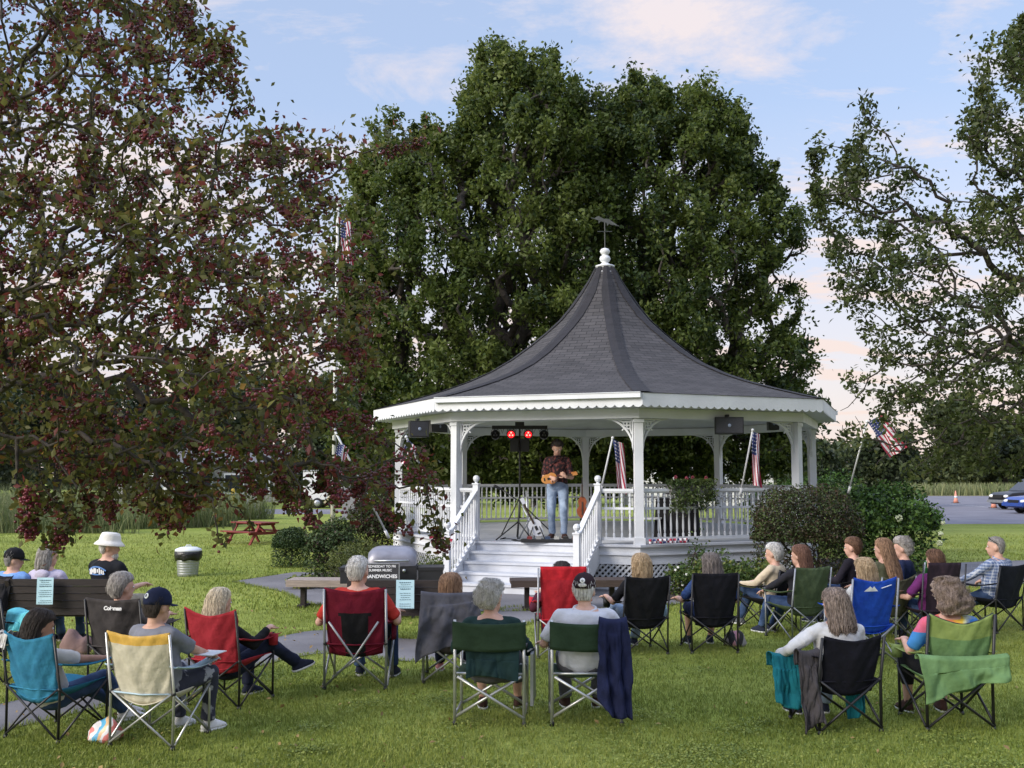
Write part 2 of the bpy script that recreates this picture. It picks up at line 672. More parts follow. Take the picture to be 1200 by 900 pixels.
def hair(style, m, M, root, seed, dens=1.0):
    rings0 = STYLES[style]
    g = random.Random(seed)
    # resample
    rings = []
    sub = 3
    for i in range(len(rings0) - 1):
        for k in range(sub):
            t = k / sub
            rings.append([a + (b - a) * t for a, b in zip(rings0[i], rings0[i + 1])])
    rings.append(list(rings0[-1]))
    amp = {'curly': 0.022, 'fluffy': 0.011, 'crop': 0.0, 'short': 0.005}.get(style, 0.004)
    fq = {'curly': 26, 'fluffy': 34}.get(style, 22)
    so = Vector((seed * 1.7, seed * 0.3, seed * 0.9))

    def pos(i, a, off=0.0):
        z, rx, yb, yf = rings[i]
        cy, ry = (yb + yf) / 2, (yf - yb) / 2
        d = Vector((math.cos(a), math.sin(a), 0.15))
        q = Vector((rx * math.cos(a), cy + ry * math.sin(a), z))
        if style in ('curly', 'fluffy'):
            k = noise.noise(q * fq + so) * amp * 2
        else:
            k = noise.noise(Vector((math.cos(a) * 5, math.sin(a) * 5, z * 4)) + so) * amp * 2 + 0.002 * math.sin(a * 23 + z * 14 + seed)
            if i < 5 and style in ('bob', 'mid', 'long'):
                q.z += 0.035 * noise.noise(Vector((math.cos(a) * 3, math.sin(a) * 3, seed))) + .012 * noise.noise(Vector((a * 6, i, seed)))
        return q + d * (k + off)
    mb = MB()
    n = 44
    vs, fs = [], []
    for i in range(len(rings)):
        for j in range(n):
            vs.append(M @ pos(i, 2 * math.pi * j / n))
    for i in range(len(rings) - 1):
        for j in range(n):
            j2 = (j + 1) % n
            fs.append((i * n + j, i * n + j2, (i + 1) * n + j2, (i + 1) * n + j))
    fs.append(tuple(reversed(range(n))))
    fs.append(tuple((len(rings) - 1) * n + j for j in range(n)))
    mb.add(vs, fs)
    cnt = int({'crop': 160, 'short': 620, 'curly': 1300, 'fluffy': 900}.get(style, 950) * dens)
    K = len(rings)
    for _ in range(cnt):
        a = g.uniform(math.pi * 0.92, math.pi * 2.08)
        i0 = g.randint(K // 4, K - 2)
        ln = {'curly': 3, 'fluffy': 3, 'short': 4, 'crop': 3}.get(style, 9)
        i1 = max(0, i0 - g.randint(max(1, ln // 2), ln))
        w = 0.0021 if style != 'crop' else 0.0018
        pts = []
        off0 = g.uniform(0.0, 0.010) * (1.0 if g.random() < .9 else 1.9)
        cur = g.uniform(-1, 1)
        for i in range(i0, i1 - 1, -1):
            off = off0 + (0.010 * abs(math.sin((i0 - i) * 1.3 + cur * 3)) if style in ('curly', 'fluffy') else 0.002)
            if i <= 1 and style in ('bob', 'mid', 'long', 'short'):
                off += 0.004 + .010 * g.random() - (.0 if i else .006)
            aa = a + (0.12 * math.sin(i * 1.9 + cur * 4) if style in ('curly', 'fluffy') else 0.04 * math.sin(i * 0.5 + cur * 3))
            pts.append(pos(i, aa, off))
        if len(pts) < 2:
            continue
        vs, fs = [], []
        for k, p in enumerate(pts):
            ww = w * (1.0 if 0 < k < len(pts) - 1 else 0.35)
            tg = Vector((-math.sin(a), math.cos(a), 0))
            vs += [M @ (p - tg * ww), M @ (p + Vector((math.cos(a), math.sin(a), 0)) * 0.0016), M @ (p + tg * ww)]
        for k in range(len(pts) - 1):
            q = 3 * k
            fs += [(q, q + 1, q + 4, q + 3), (q + 1, q + 2, q + 5, q + 4)]
        mb.add(vs, fs)
    return mb.build('hair', m, root, True)


def ballcap(m, M, root, back=False, emblem=None, opening=None, brim_m=None):
    mb = MB()
    prof = [(.02, .089, .112), (.05, .091, .113), (.085, .086, .105), (.115, .070, .086), (.138, .044, .055), (.147, .012, .014)]
    mb.loft([(0, -.006, z, a, b) for z, a, b in prof], 28, 0, M)
    mb.ell(M @ Vector((0, -.006, .149)), (.008, .008, .005), 8)
    s = -1 if back else 1

    def brim(u, v):
        x = (u * 2 - 1) * .082
        y0 = -.006 + s * math.sqrt(max(0, 1 - (x / .091) ** 2)) * .112
        y1 = y0 + s * .072 * math.sqrt(max(0, 1 - (x / .088) ** 2))
        return M @ Vector((x, y0 + (y1 - y0) * v, .030 - .10 * x * x / .09 - .012 * v))
    mb.sheet(brim, 14, 4, 0, 0.004)
    o = mb.build('cap', m, root, True)
    if opening:
        q = MB()
        q.ell(M @ Vector((0, -.006 - .1105, .046)), (.036, .004, .015), 14, 0, M.to_3x3())
        q.build('cap_opening', opening, o, True)
    if emblem:
        q = MB()
        q.ell(M @ Vector((0.0, -.006 - .107, .082)), (.021, .004, .021), 14, 0, M.to_3x3() @ Matrix.Rotation(R(-14), 3, 'X'))
        q.build('emblem', emblem[0], o, True)
        lettering(emblem[2], .030, M @ Matrix.Translation((0, -.1185, .083)) @ Matrix.Rotation(R(76), 4, 'X'), emblem[1], o, 'emblem_mark', .001)
    return o


def buckethat(m, M, root):
    mb = MB()
    mb.loft([(0, -.004, z, a, b) for z, a, b in [(.015, .135, .155), (.022, .138, .158), (.045, .118, .138), (.065, .095, .116), (.07, .093, .113), (.115, .086, .104), (.145, .076, .09), (.152, .05, .06), (.153, .01, .01)]], 32, 0, M)
    return mb.build('bucket_hat', m, root, True)


def shoe(root, ankle, toe, m, sole, sc=1.0):
    """toe: unit direction of the foot; ankle point"""
    d = Vector(toe).normalized()
    up = Vector((0, 0, 1)) if abs(d.z) < .9 else Vector((0, -1, 0))
    x = d.cross(up).normalized()
    z = x.cross(d)
    M = Matrix((x, d, z)).transposed().to_4x4()
    M.translation = Vector(ankle)
    mb = MB()
    b = -.085
    rings = [(0, .065, b + .018, .046, .132), (0, .063, b + .040, .046, .130), (0, .052, b + .062, .042, .112), (0, .018, b + .088, .038, .062), (0, -.002, b + .112, .036, .046)]

    def fn(q, i, a):
        if q.y > .08:
            q.x *= 1.08
            q.z -= max(0, (q.z - (b + .03))) * min(1, (q.y - .08) / .1) * .4
        return q
    mb.loft(rings, 20, 0, M, 2.3, fn)
    mb.loft([(0, .065, b, .048, .136), (0, .065, b + .02, .050, .139)], 20, 1, M, 2.3)
    return mb.build('shoe', [m, sole], root, True)


def person(loc, rz, s, label, P, name='person'):
    root = empty(name, loc, rz, s, label, 'person')
    g = P.get
    hz, hy = g('hz', .50), g('hy', -.07)
    hx = g('hx', 0)
    L = R(g('lean', 15))
    tw = R(g('side', 0))
    u = Vector((math.sin(tw), -math.sin(L), math.cos(L))).normalized()
    fy = Vector((0, 1, 0))
    fy = (fy - u * fy.dot(u)).normalized()
    rx = fy.cross(u).normalized()
    hip = Vector((hx, hy, hz))
    W = g('w', 1.0)
    TM = Matrix((rx, fy, u)).transposed().to_4x4()
    TM.translation = hip
    T = lambda x, t, y=0: TM @ Vector((x * W, y, t))
    skin = g('skin', SKIN)
    seed = g('seed', rnd.random() * 50)
    lowp = g('low', False)
    vox = 0.018 if lowp else 0.0135
    body, ext = MB(), MB()
    D = g('depth', W)
    base = [(-.06, .135, .105), (.0, .165, .125), (.10, .158, .122), (.20, .152, .118), (.32, .168, .118), (.40, .172, .105), (.45, .135, .085), (.49, .070, .060)]
    body.loft([(0, 0, t, a * W, b * D) for t, a, b in base], 22, 0, TM)
    body.limb(T(-.15, .415), T(.15, .415), .052, .052)
    # head
    yaw, pitch, roll = R(g('yaw', 0)), R(g('pitch', 5)), R(g('roll', 0))
    nb = T(0, .47)
    hc = nb + Vector((math.sin(tw) * .1, g('hfwd', .035), .155))
    HM = Matrix.Translation(hc) @ Matrix.Rotation(yaw, 4, 'Z') @ Matrix.Rotation(-pitch, 4, 'X') @ Matrix.Rotation(roll, 4, 'Y')
    HM = HM @ Matrix.Scale(g('head', 1.12), 4)
    H3 = HM.to_3x3()
    body.limb(T(0, .44), hc + H3 @ Vector((0, -.018, -.03)), .062, .055)
    body.ell(HM @ Vector((0, -.006, .022)), (.077, .098, .104), 20, 0, H3)
    body.ell(HM @ Vector((0, .030, -.048)), (.060, .066, .072), 16, 0, H3)
    body.ell(HM @ Vector((0, .052, -.100)), (.026, .026, .020), 10, 0, H3)
    body.limb(HM @ Vector((0, .088, .010)), HM @ Vector((0, .104, -.024)), .011, .015, 8)
    body.ell(HM @ Vector((0, .080, .034)), (.050, .016, .010), 10, 0, H3)
    for sg in (-1, 1):
        body.ell(HM @ Vector((sg * .079, -.004, -.012)), (.010, .021, .031), 10, 0, H3)
        ext.ell(HM @ Vector((sg * .030, .0855, .010)), (.0125, .008, .008), 8, 1, H3)
        ext.ell(HM @ Vector((sg * .030, .0925, .010)), (.0055, .003, .0055), 8, 2, H3)
    ext.ell(HM @ Vector((0, .0925, -.062)), (.022, .006, .006), 10, 3, H3)
    # arms
    wr = g('arms', ((-.26, .20, .68), (.26, .20, .68)))
    sleeve = g('sleeve', 'short')
    shirt = MB()
    shirt.loft([(0, 0, t, (a + .020) * W, (b + .022) * D) for t, a, b in base[:-1]] + [(0, 0, .478, .082 * W, .070 * D)], 24, 0, TM)
    shirt.limb(T(-.155, .415), T(.155, .415), .066, .066)
    sides = (-1, 1)
    for sg, w in zip(sides, wr):
        sh = T(sg * .178, .405)
        pole = g('poles', (Vector((-.6, -.5, -1)), Vector((.6, -.5, -1))))[0 if sg < 0 else 1]
        el, wt = ik(sh, w, .285, .255, pole)
        body.limb(sh, el, .050, .040)
        body.limb(el, wt, .041, .027)
        hd = g('hdir', None)
        hd = Vector(hd[0 if sg < 0 else 1]) if hd and hd[0 if sg < 0 else 1] is not None else (wt - el).normalized() + Vector((-sg * .2, 0, -.1))
        pn = g('palm', ((0, 0, -1), (0, 0, -1)))[0 if sg < 0 else 1]
        hand(body, ext, wt, hd, pn, sg, 1.0, g('curl', .5))
        if sleeve == 'short':
            m_ = sh.lerp(el, .72)
            shirt.limb(sh, m_, .067, .060)
            shirt.tube([sh.lerp(el, .5), sh.lerp(el, .86)], [.062, .063], 16)
        elif sleeve == 'long':
            shirt.limb(sh, el, .065, .053)
            shirt.limb(el, el.lerp(wt, .86), .053, .040)
            shirt.tube([el.lerp(wt, .8), el.lerp(wt, .97)], [.040, .038], 14)
        else:
            shirt.limb(sh, sh.lerp(el, .1), .066, .060)
    # legs
    ft = g('feet', ((-.14, .46, .085), (.14, .46, .085)))
    kp = g('knees', (Vector((-.15, .6, 1)), Vector((.15, .6, 1))))
    tr = MB()
    plen = g('pants', 'long')
    if g('legs', True):
        tr.ell(hip + Vector((0, .02, -.02)), (.185 * W, .155 * D, .115), 18)
        for k, sg in enumerate(sides):
            hj = hip + Vector((sg * .095 * W, .02, -.02))
            kn, an = ik(hj, ft[k], .43, .42, kp[k])
            body.limb(hj, kn, .078, .055)
            body.limb(kn, an, .056, .036, mid=(.3, .056))
            if plen == 'long':
                tr.limb(hj, kn, .098 * W, .072)
                tr.limb(kn, kn.lerp(an, .86), .072, .055)
                tr.tube([kn.lerp(an, .7), kn.lerp(an, .97)], [.060, .060], 16)
            elif plen == 'knee':
                tr.limb(hj, hj.lerp(kn, .9), .098 * W, .082)
                tr.tube([hj.lerp(kn, .75), hj.lerp(kn, 1.0)], [.084, .082], 16)
            elif plen == 'capri':
                tr.limb(hj, kn, .098 * W, .072)
                tr.tube([kn, kn.lerp(an, .6)], [.072, .058], 16)
            toes = g('toes', ((-.15, 1, 0), (.15, 1, 0)))[k]
            body.limb(an, an + Vector(toes).normalized() * .10 + Vector((0, 0, -.035)), .034, .026)
            shoe(root, an, toes, g('shoe', SHOE_DARK), g('sole', SOLE))
        remesh(tr, g('trouser_name', 'trousers'), g('trouser', JEANS), vox, 3, root, disp=.006, dscale=16, seed=seed + 3)
    remesh(body, 'body', [skin, EYEW, EYED, LIP], vox * .8, 2, root, extra=ext)
    sm = g('shirt')
    so = remesh(shirt, g('shirt_name', 'shirt'), sm, vox, 3, root, disp=g('fold', .006), dscale=15, seed=seed)
    if g('collar'):
        c = MB()
        pts = [T(.075 * math.cos(a), .478 + .012 * math.sin(a), .072 * math.sin(a)) for a in [2 * math.pi * i / 20 for i in range(20)]]
        c.tube(pts + [pts[0]], .016, 8, 0, False, 1.0)
        c.build('collar', sm, root, True)
    if g('hood'):
        c = MB()
        c.ell(T(0, .43, -.10), (.105, .045, .075), 18, 0, TM.to_3x3())
        c.build('hood', sm, so, True)
    if g('hair'):
        hair(g('hair')[0], HAIR[g('hair')[1]], HM, root, seed, .6 if lowp else 1.0)
    if g('beard'):
        b = MB()
        b.ell(HM @ Vector((0, .050, -.095)), (.052, .052, .060), 16, 0, H3)
        b.build('beard', HAIR[g('beard')], root, True)
    if g('cap'):
        c = g('cap')
        ballcap(c[0], HM, root, c[1], c[2] if len(c) > 2 else None, c[3] if len(c) > 3 else None)
    if g('bucket'):
        buckethat(g('bucket'), HM, root)
    if g('glasses_up'):
        q = MB()
        for sg in (-1, 1):
            q.ell(HM @ Vector((sg * .035, .062, .105)), (.030, .008, .020), 12, 0, H3 @ Matrix.Rotation(R(-40), 3, 'X'))
            q.tube([HM @ Vector((sg * .064, .055, .10)), HM @ Vector((sg * .092, -.02, .05))], .004, 6)
        q.build('sunglasses', mat('dark_glasses', (.01, .01, .012), .15), root, True)
    return root, TM, HM


SHOE_DARK = cloth('shoe_navy', (.018, .022, .04))
SHOE_WHITE = cloth('shoe_white', (.62, .62, .62))
SHOE_BROWN = cloth('shoe_brown', (.05, .025, .02))
SOLE = mat('shoe_sole', (.6, .6, .58), .6)
JEANS = cloth('jeans', (.025, .05, .12), c2=(.06, .10, .20))
JEANS_L = cloth('light_jeans', (.16, .23, .34), c2=(.32, .40, .50))
JEANS_D = cloth('dark_jeans', (.012, .016, .035))

# ------------------------------------------------------------------ chairs
STEEL_G = mat('painted_gray_tube', (.30, .31, .32), .4, .1, 20, metal=.6)
STEEL_L = mat('light_gray_tube', (.50, .51, .50), .35, .1, 20, metal=.7)
STEEL_B = mat('black_tube', (.012, .012, .014), .45, .1)
PLAST_B = mat('black_plastic', (.012, .012, .013), .5, .1)


def camp_chair(loc, rz, s, label, fab, frame, o=None, group='folding camp chairs of the audience'):
    o = o or {}
    g = o.get
    root = empty('camp_chair', loc, rz, s, label, 'folding chair', group)
    top = g('top', .90)
    w = g('w', .27)
    rr = g('r', .0105)
    r2 = rr * .85
    jz = .42
    A = {}
    for sx in (-1, 1):
        A['rf', sx] = Vector((sx * w, -.27, .02))
        A['ff', sx] = Vector((sx * w, .27, .02))
    xh = g('xh', .42)

    def tube(name, pts, r, n=8):
        mb = MB()
        mb.tube(pts, r, n)
        mb.build(name, frame, root, True)
    for sx in (-1, 1):
        mb = MB()
        mb.tube([(sx * w, -.27, .0), (sx * (w + .004), -.275, jz), (sx * (w + .002), -.36, top)], rr, 8)
        mb.lathe([(.02, 0), (.022, .012), (.014, .03)], 10, (sx * w, -.27, 0), 1)
        mb.ell((sx * w, -.272, jz), (.019, .019, .022), 8, 1)
        mb.build('back_post', [frame, PLAST_B], root, True)
        mb = MB()
        mb.tube([(sx * w, .27, .0), (sx * w, .265, .61)], rr, 8)
        mb.lathe([(.02, 0), (.022, .012), (.014, .03)], 10, (sx * w, .27, 0), 1)
        mb.build('front_post', [frame, PLAST_B], root, True)
        tube('cross_brace', [(sx * w * .97, -.285, .035), (-sx * w * .95, -.285 if xh < .5 else -.345, xh)] if xh < .5 else [(sx * w * .97, -.285, .035), (0, -.36, xh * .47), (-sx * w * .80, -.415, xh)], r2)
        tube('cross_brace', [(sx * w * .97, .285, .035), (-sx * w * .95, .28, jz - .02)], r2)
        tube('cross_brace', [(sx * (w + .014), -.265, .035), (sx * (w + .014), .26, jz)], r2)
        tube('cross_brace', [(sx * (w - .014), .265, .035), (sx * (w - .014), -.265, jz)], r2)
        # armrest

        def arm(u, v, sx=sx):
            y = -.30 + v * (.60 if g('armlen') is None else g('armlen'))
            wd = .035 + .020 * v
            x = sx * (w + .012) + (u * 2 - 1) * wd
            return (x, y, .635 - .035 * math.sin(math.pi * v) - .03 * v - .012 * (1 - (2 * u - 1) ** 2) + (.02 * sx * 0))
        mb = MB()
        mb.sheet(arm, 5, 12, 0, .006)
        if g('cup') == sx or g('cup') == 2:
            mb.lathe([(.042, -.10), (.045, 0)], 14, (sx * (w + .03), .22, .60), 1)
        mb.build('armrest', [g('armmat', fab), g('cupmat', PLAST_B)], root, True)
    sag = g('sag', .065)
    ph = rnd.uniform(0, 6)

    def seat(u, v):
        x = (u * 2 - 1) * w * .96
        y = -.26 + v * .52
        return (x, y, jz + .005 - g('bag', .15) * math.sin(math.pi * u) ** .8 * (0.62 * (1 - v) ** .5 + 0.38 * math.sin(math.pi * v)) + .004 * math.sin(9 * u + ph + 4 * v))
    mb = MB()
    mb.sheet(seat, 12, 10, 0, .008)
    mb.build('seat', [g('seatmat', fab)], root, True)
    zb = g('zb', .295)
    wb, wt = g('wb', .215), g('wt', w + .008)

    def back(u, v):
        q = 2 * u - 1
        zt = top + .012 - sag * (1 - abs(q) ** 1.6) * v ** 3
        z = zb + (zt - zb) * v + .03 * (1 - v) * q * q
        hw = wb + (wt - wb) * min(1, v * 1.25)
        # creases that fan from the upper corners
        cr = .007 * math.sin(10 * q * (1.3 - v) + ph) * math.sin(math.pi * v) + .005 * math.sin(17 * (abs(q) * .9 - v) + ph * 2)
        y = -.215 - .135 * v - .055 * math.cos(q * math.pi / 2) * (.45 + .55 * math.sin(math.pi * min(1, v * 1.05))) + cr
        return (q * hw, y, z)
    mb = MB()
    mb.sheet(back, 22, 20, 0, -.007)
    if g('topband') is not None:
        k = g('topband')
        for idx, f in enumerate(mb.f):
            if (idx % 440) // 22 >= 20 * (1 - k / (top - zb)) and idx < 880:
                mb.m[idx] = 1
    if g('panel') is not None:
        for idx, f in enumerate(mb.f):
            zs = sum(mb.v[i][2] for i in f) / len(f)
            xs = abs(sum(mb.v[i][0] for i in f) / len(f))
            if zs < top - .22 and xs < .10 + .06 * (zs - .4) / .4:
                mb.m[idx] = 1
    mb.build('backrest', [fab, g('m2', fab)], root, True)
    mb = MB()
    mb.tube([back(i / 16, 1) for i in range(17)], .0055, 6)
    mb.build('top_hem', g('edge', g('m2', fab) if g('topband') is not None else fab), root, True)
    # hem cords along the seat rear
    mb = MB()
    mb.tube([(-w, -.275, jz), (0, -.29, jz - .012), (w, -.275, jz)], .007, 6)
    mb.build('seat_hem', g('hem', fab), root, True)
    if g('pocket'):
        mb = MB()
        mb.sheet(lambda u, v: ((w + .02) + .05 * math.sin(math.pi * u) * .6, -.02 + .2 * u, .58 - .17 * v), 8, 4, 0, .006)
        mb.build('side_pocket', fab, root, True)
    if g('text'):
        t = g('text')
        lettering(t[0], t[1], Matrix.Translation((t[2], t[5] if len(t) > 5 else -.418, t[3])) @ Matrix.Rotation(R(83), 4, 'X'), t[4], root, 'logo', .001, bold=.002)
    return root


def director_chair(loc, rz, s, label, band, frame, o=None):
    o = o or {}
    root = empty('director_chair', loc, rz, s, label, 'folding chair', 'aluminium director chairs with green backs')
    w = .285
    for sx in (-1, 1):
        mb = MB()
        mb.tube([(sx * w, -.24, 0), (sx * w, -.25, .45), (sx * w, -.27, .86)], .0135, 10)
        mb.lathe([(.018, 0), (.019, .03), (.0135, .035)], 10, (sx * w, -.24, 0), 1)
        mb.build('back_post', [frame, PLAST_B], root, True)
        mb = MB()
        mb.tube([(sx * w, .22, 0), (sx * w, .22, .60)], .0135, 10)
        mb.build('front_post', [frame, PLAST_B], root, True)
        mb = MB()
        mb.tube([(sx * w, -.25, .62), (sx * w, .24, .61)], .0125, 10)
        mb.box((sx * w, 0, .635), (.045, .40, .022), 1)
        mb.build('armrest', [frame, PLAST_B], root, True)
        for y, z1 in ((-.252, .40), (.235, .40)):
            mb = MB()
            mb.tube([(sx * w, y - .012 * sx, .07), (-sx * w * .93, y - .012 * sx, z1)], .0125, 10)
            mb.build('cross_brace', frame, root, True)
        mb = MB()
        mb.tube([(sx * w, -.24, .09), (sx * w, .22, .09)], .011, 8)
        mb.build('side_rail', frame, root, True)
    mb = MB()
    for y in (-.21, .21):
        mb.tube([(-w, y, .415), (w, y, .415)], .011, 8, 1)
    mb.sheet(lambda u, v: ((u * 2 - 1) * w * .97, -.21 + .42 * v, .425 - .03 * math.sin(math.pi * u)), 10, 6, 0, .008)
    mb.build('seat', [band, frame], root, True)
    mb = MB()

    def bk(u, v):
        q = 2 * u - 1
        return (q * (w + .016), -.262 - .018 * v - .045 * (1 - q * q) + .003 * math.sin(22 * v + 5 * q), .625 + .225 * v - .018 * (1 - q * q))
    mb.sheet(bk, 18, 8, 0, -.010)
    mb.build('backrest', band, root, True)
    if o.get('tray'):
        mb = MB()
        mb.box((w + .06, .0, .36), (.025, .34, .42), 0)
        mb.tube([(w + .03, -.2, .60), (w + .07, .1, .58), (w + .07, .2, .15)], .008, 6, 1)
        mb.build('side_table', [STEEL_G, frame], root, False)
    return root


def drape(loc, rz, s, label, cat, m, x0, x1, ztop, y, front, backl, seed=0, thick=.016, ytop=.05, flare=0.0, name='draped_jacket', lean=-.15, nfold=3.2, slant=0.0):
    """cloth hanging over a chair back: front flap, over the top, back flap with folds"""
    root = empty(name, loc, rz, s, label, cat)
    tot = front + backl + ytop

    def fn(u, v):
        d = v * tot
        q = 2 * u - 1
        xm = (x0 + x1) / 2
        hw = (x1 - x0) / 2
        edge = .05 * math.sin(5 * u + seed) + slant * q
        if d < front:
            k = (front - d)
            z = ztop - k
            yy = y + ytop * .5 + .01
            amp = .2
        elif d < front + ytop:
            k = (d - front) / ytop
            z = ztop + .012 * math.sin(math.pi * k)
            yy = y + ytop * (.5 - k)
            amp = .2
            k = 0
        else:
            k = (d - front - ytop)
            z = ztop - k * (1 + edge * 1.5)
            yy = y - ytop * .5 - .01 + lean * 0 - .10 * k * 0
            amp = 1
        fold = math.sin(q * nfold * math.pi + seed + 1.2 * math.sin(k * 6 + seed)) * .028 * min(1, k * 3.0 + .1) * amp
        fold += .008 * math.sin(k * 22 + q * 6 + seed * 2) * amp
        wr = noise.noise(Vector((x0 * 7 + q * 5, k * 9, seed))) * .022 + noise.noise(Vector((q * 11, k * 16, seed + 5))) * .009
        yy -= (fold + .03) * .9 * min(1, k * 4 + .15) + wr * min(1, k * 5 + .2) + (z - ztop) * lean
        x = xm + q * hw * (1 + flare * k + .05 * math.sin(k * 9 + seed)) + fold * .4
        return (x, yy, z - .022 * (1 - q * q) * (1 if k < .1 else 0))
    mb = MB()
    mb.sheet(fn, 48, 44, 0, min(thick * .45, .008))
    o = mb.build('cloth', m, root, True)
    return root
# ------------------------------------------------------------------ gazebo
GC = cp(711, 555, 22.3)
GX, GY = GC.x, GC.y
A2 = math.atan2(-GY, -GX) + R(7)
WHITE = mat('white_paint', (.60, .62, .65), .6, .09, 1.6, .15, 30)
WHITE_OLD = mat('weathered_white_paint', (.52, .54, .56), .6, .10, 2.5, .2, 25)
DECKM = mat('gray_white_deck_paint', (.50, .52, .56), .6, .10, 3, .1, 20)
gz = empty('gazebo', (GX, GY, 0), 0, 1, 'white octagonal gazebo with a flared dark shingle roof and a finial, used as the stage', 'gazebo')
DZ = .783


def th(k):
    return A2 + (k - 2) * math.pi / 4


def P(r, k, z):
    return Vector((r * math.cos(th(k)), r * math.sin(th(k)), z))


def octring(mb, r0, r1, z0, z1, mi=0):
    vs = [P(r, k, z) for k in range(8) for r, z in ((r0, z0), (r1, z0), (r1, z1), (r0, z1))]
    fs = []
    for k in range(8):
        a, b = 4 * k, 4 * ((k + 1) % 8)
        for i in range(4):
            j = (i + 1) % 4
            fs.append((a + i, a + j, b + j, b + i))
    mb.add(vs, fs, mi)


# roof shingles
def shingle_mat():
    m, nt, b, out = nt_new('slate_gray_shingles')
    N, L = nt.nodes.new, nt.links.new
    uv = N('ShaderNodeUVMap')
    br = N('ShaderNodeTexBrick')
    br.inputs['Scale'].default_value = 1.0
    br.inputs['Brick Width'].default_value = .26
    br.inputs['Row Height'].default_value = .11
    br.inputs['Mortar Size'].default_value = .006
    br.inputs['Mortar Smooth'].default_value = .4
    br.inputs['Bias'].default_value = 0
    setc(br.inputs['Color1'], (.042, .040, .041))
    setc(br.inputs['Color2'], (.063, .059, .060))
    setc(br.inputs['Mortar'], (.014, .013, .015))
    L(uv.outputs[0], br.inputs['Vector'])
    no = N('ShaderNodeTexNoise')
    no.inputs['Scale'].default_value = 1.3
    no.inputs['Detail'].default_value = 5
    L(uv.outputs[0], no.inputs['Vector'])
    mr = N('ShaderNodeMapRange')
    mr.inputs[3].default_value = .65
    mr.inputs[4].default_value = 1.4
    L(no.outputs[0], mr.inputs[0])
    n3 = N('ShaderNodeTexNoise')
    n3.inputs['Scale'].default_value = 60
    L(uv.outputs[0], n3.inputs['Vector'])
    mr3 = N('ShaderNodeMapRange')
    mr3.inputs[3].default_value = .7
    mr3.inputs[4].default_value = 1.3
    L(n3.outputs[0], mr3.inputs[0])
    mm = N('ShaderNodeMath')
    mm.operation = 'MULTIPLY'
    L(mr.outputs[0], mm.inputs[0])
    L(mr3.outputs[0], mm.inputs[1])
    vm = N('ShaderNodeVectorMath')
    vm.operation = 'SCALE'
    L(br.outputs['Color'], vm.inputs[0])
    L(mm.outputs[0], vm.inputs['Scale'])
    L(vm.outputs[0], b.inputs['Base Color'])
    b.inputs['Roughness'].default_value = .85
    b.inputs['Specular IOR Level'].default_value = .3
    bp = N('ShaderNodeBump')
    bp.inputs['Strength'].default_value = .8
    bp.inputs['Distance'].default_value = .02
    L(br.outputs['Fac'], bp.inputs['Height'])
    bp.invert = True
    L(bp.outputs[0], b.inputs['Normal'])
    return m


PROF = [(1.0, 3.37), (.93, 3.455), (.82, 3.60), (.70, 3.78), (.60, 3.96), (.50, 4.19), (.41, 4.46), (.33, 4.76), (.26, 5.05), (.20, 5.33), (.15, 5.64), (.11, 5.93), (.075, 6.20), (.048, 6.45), (.040, 6.51)]
RE = 5.07
me = bpy.data.meshes.new('roof')
vs, fs, uvs = [], [], []
for k in range(8):
    o = len(vs)
    acc = 0
    pr = None
    for r, z in PROF:
        if pr:
            acc += math.hypot((r - pr[0]) * RE * .924, z - pr[1])
        pr = (r, z)
        for t in range(5):
            vs.append(tuple(P(r * RE, k, z).lerp(P(r * RE, k + 1, z), t / 4)))
            wd = r * RE * .765
            uvs.append(((t / 4 - .5) * wd + k * 7.3, acc))
    for i in range(len(PROF) - 1):
        for t in range(4):
            a = o + i * 5 + t
            fs.append((a, a + 1, a + 6, a + 5))
me.from_pydata(vs, [], fs)
ul = me.uv_layers.new(name='UVMap')
for lp in me.loops:
    ul.data[lp.index].uv = uvs[lp.vertex_index]
me.materials.append(shingle_mat())
me.update()
ro = bpy.data.objects.new('roof', me)
COL.objects.link(ro)
ro.parent = gz
CAPM = mat('dark_ridge_shingles', (.012, .011, .014), .85, .35, 5, .4, 30)
for k in range(8):
    mb = MB()
    def rc(u, v, k=k):
        x = v * (len(PROF) - 1)
        i = min(int(x), len(PROF) - 2)
        f = x - i
        r = PROF[i][0] * (1 - f) + PROF[i + 1][0] * f
        z = PROF[i][1] * (1 - f) + PROF[i + 1][1] * f
        p = P(r * RE, k, z)
        q = 2 * u - 1
        hw = min(.16, r * RE * .28)
        ed = P(r * RE, k + (1 if q > 0 else -1), z) - p
        ed = ed.normalized()
        st = .006 * (1 - (v * 42) % 1)
        return p + ed * abs(q) * hw + Vector((0, 0, .014 + st)) + Vector((p.x, p.y, 0)).normalized() * .012
    mb.sheet(rc, 2, 90, 0, 0)
    mb.build('ridge_cap', CAPM, ro, False)

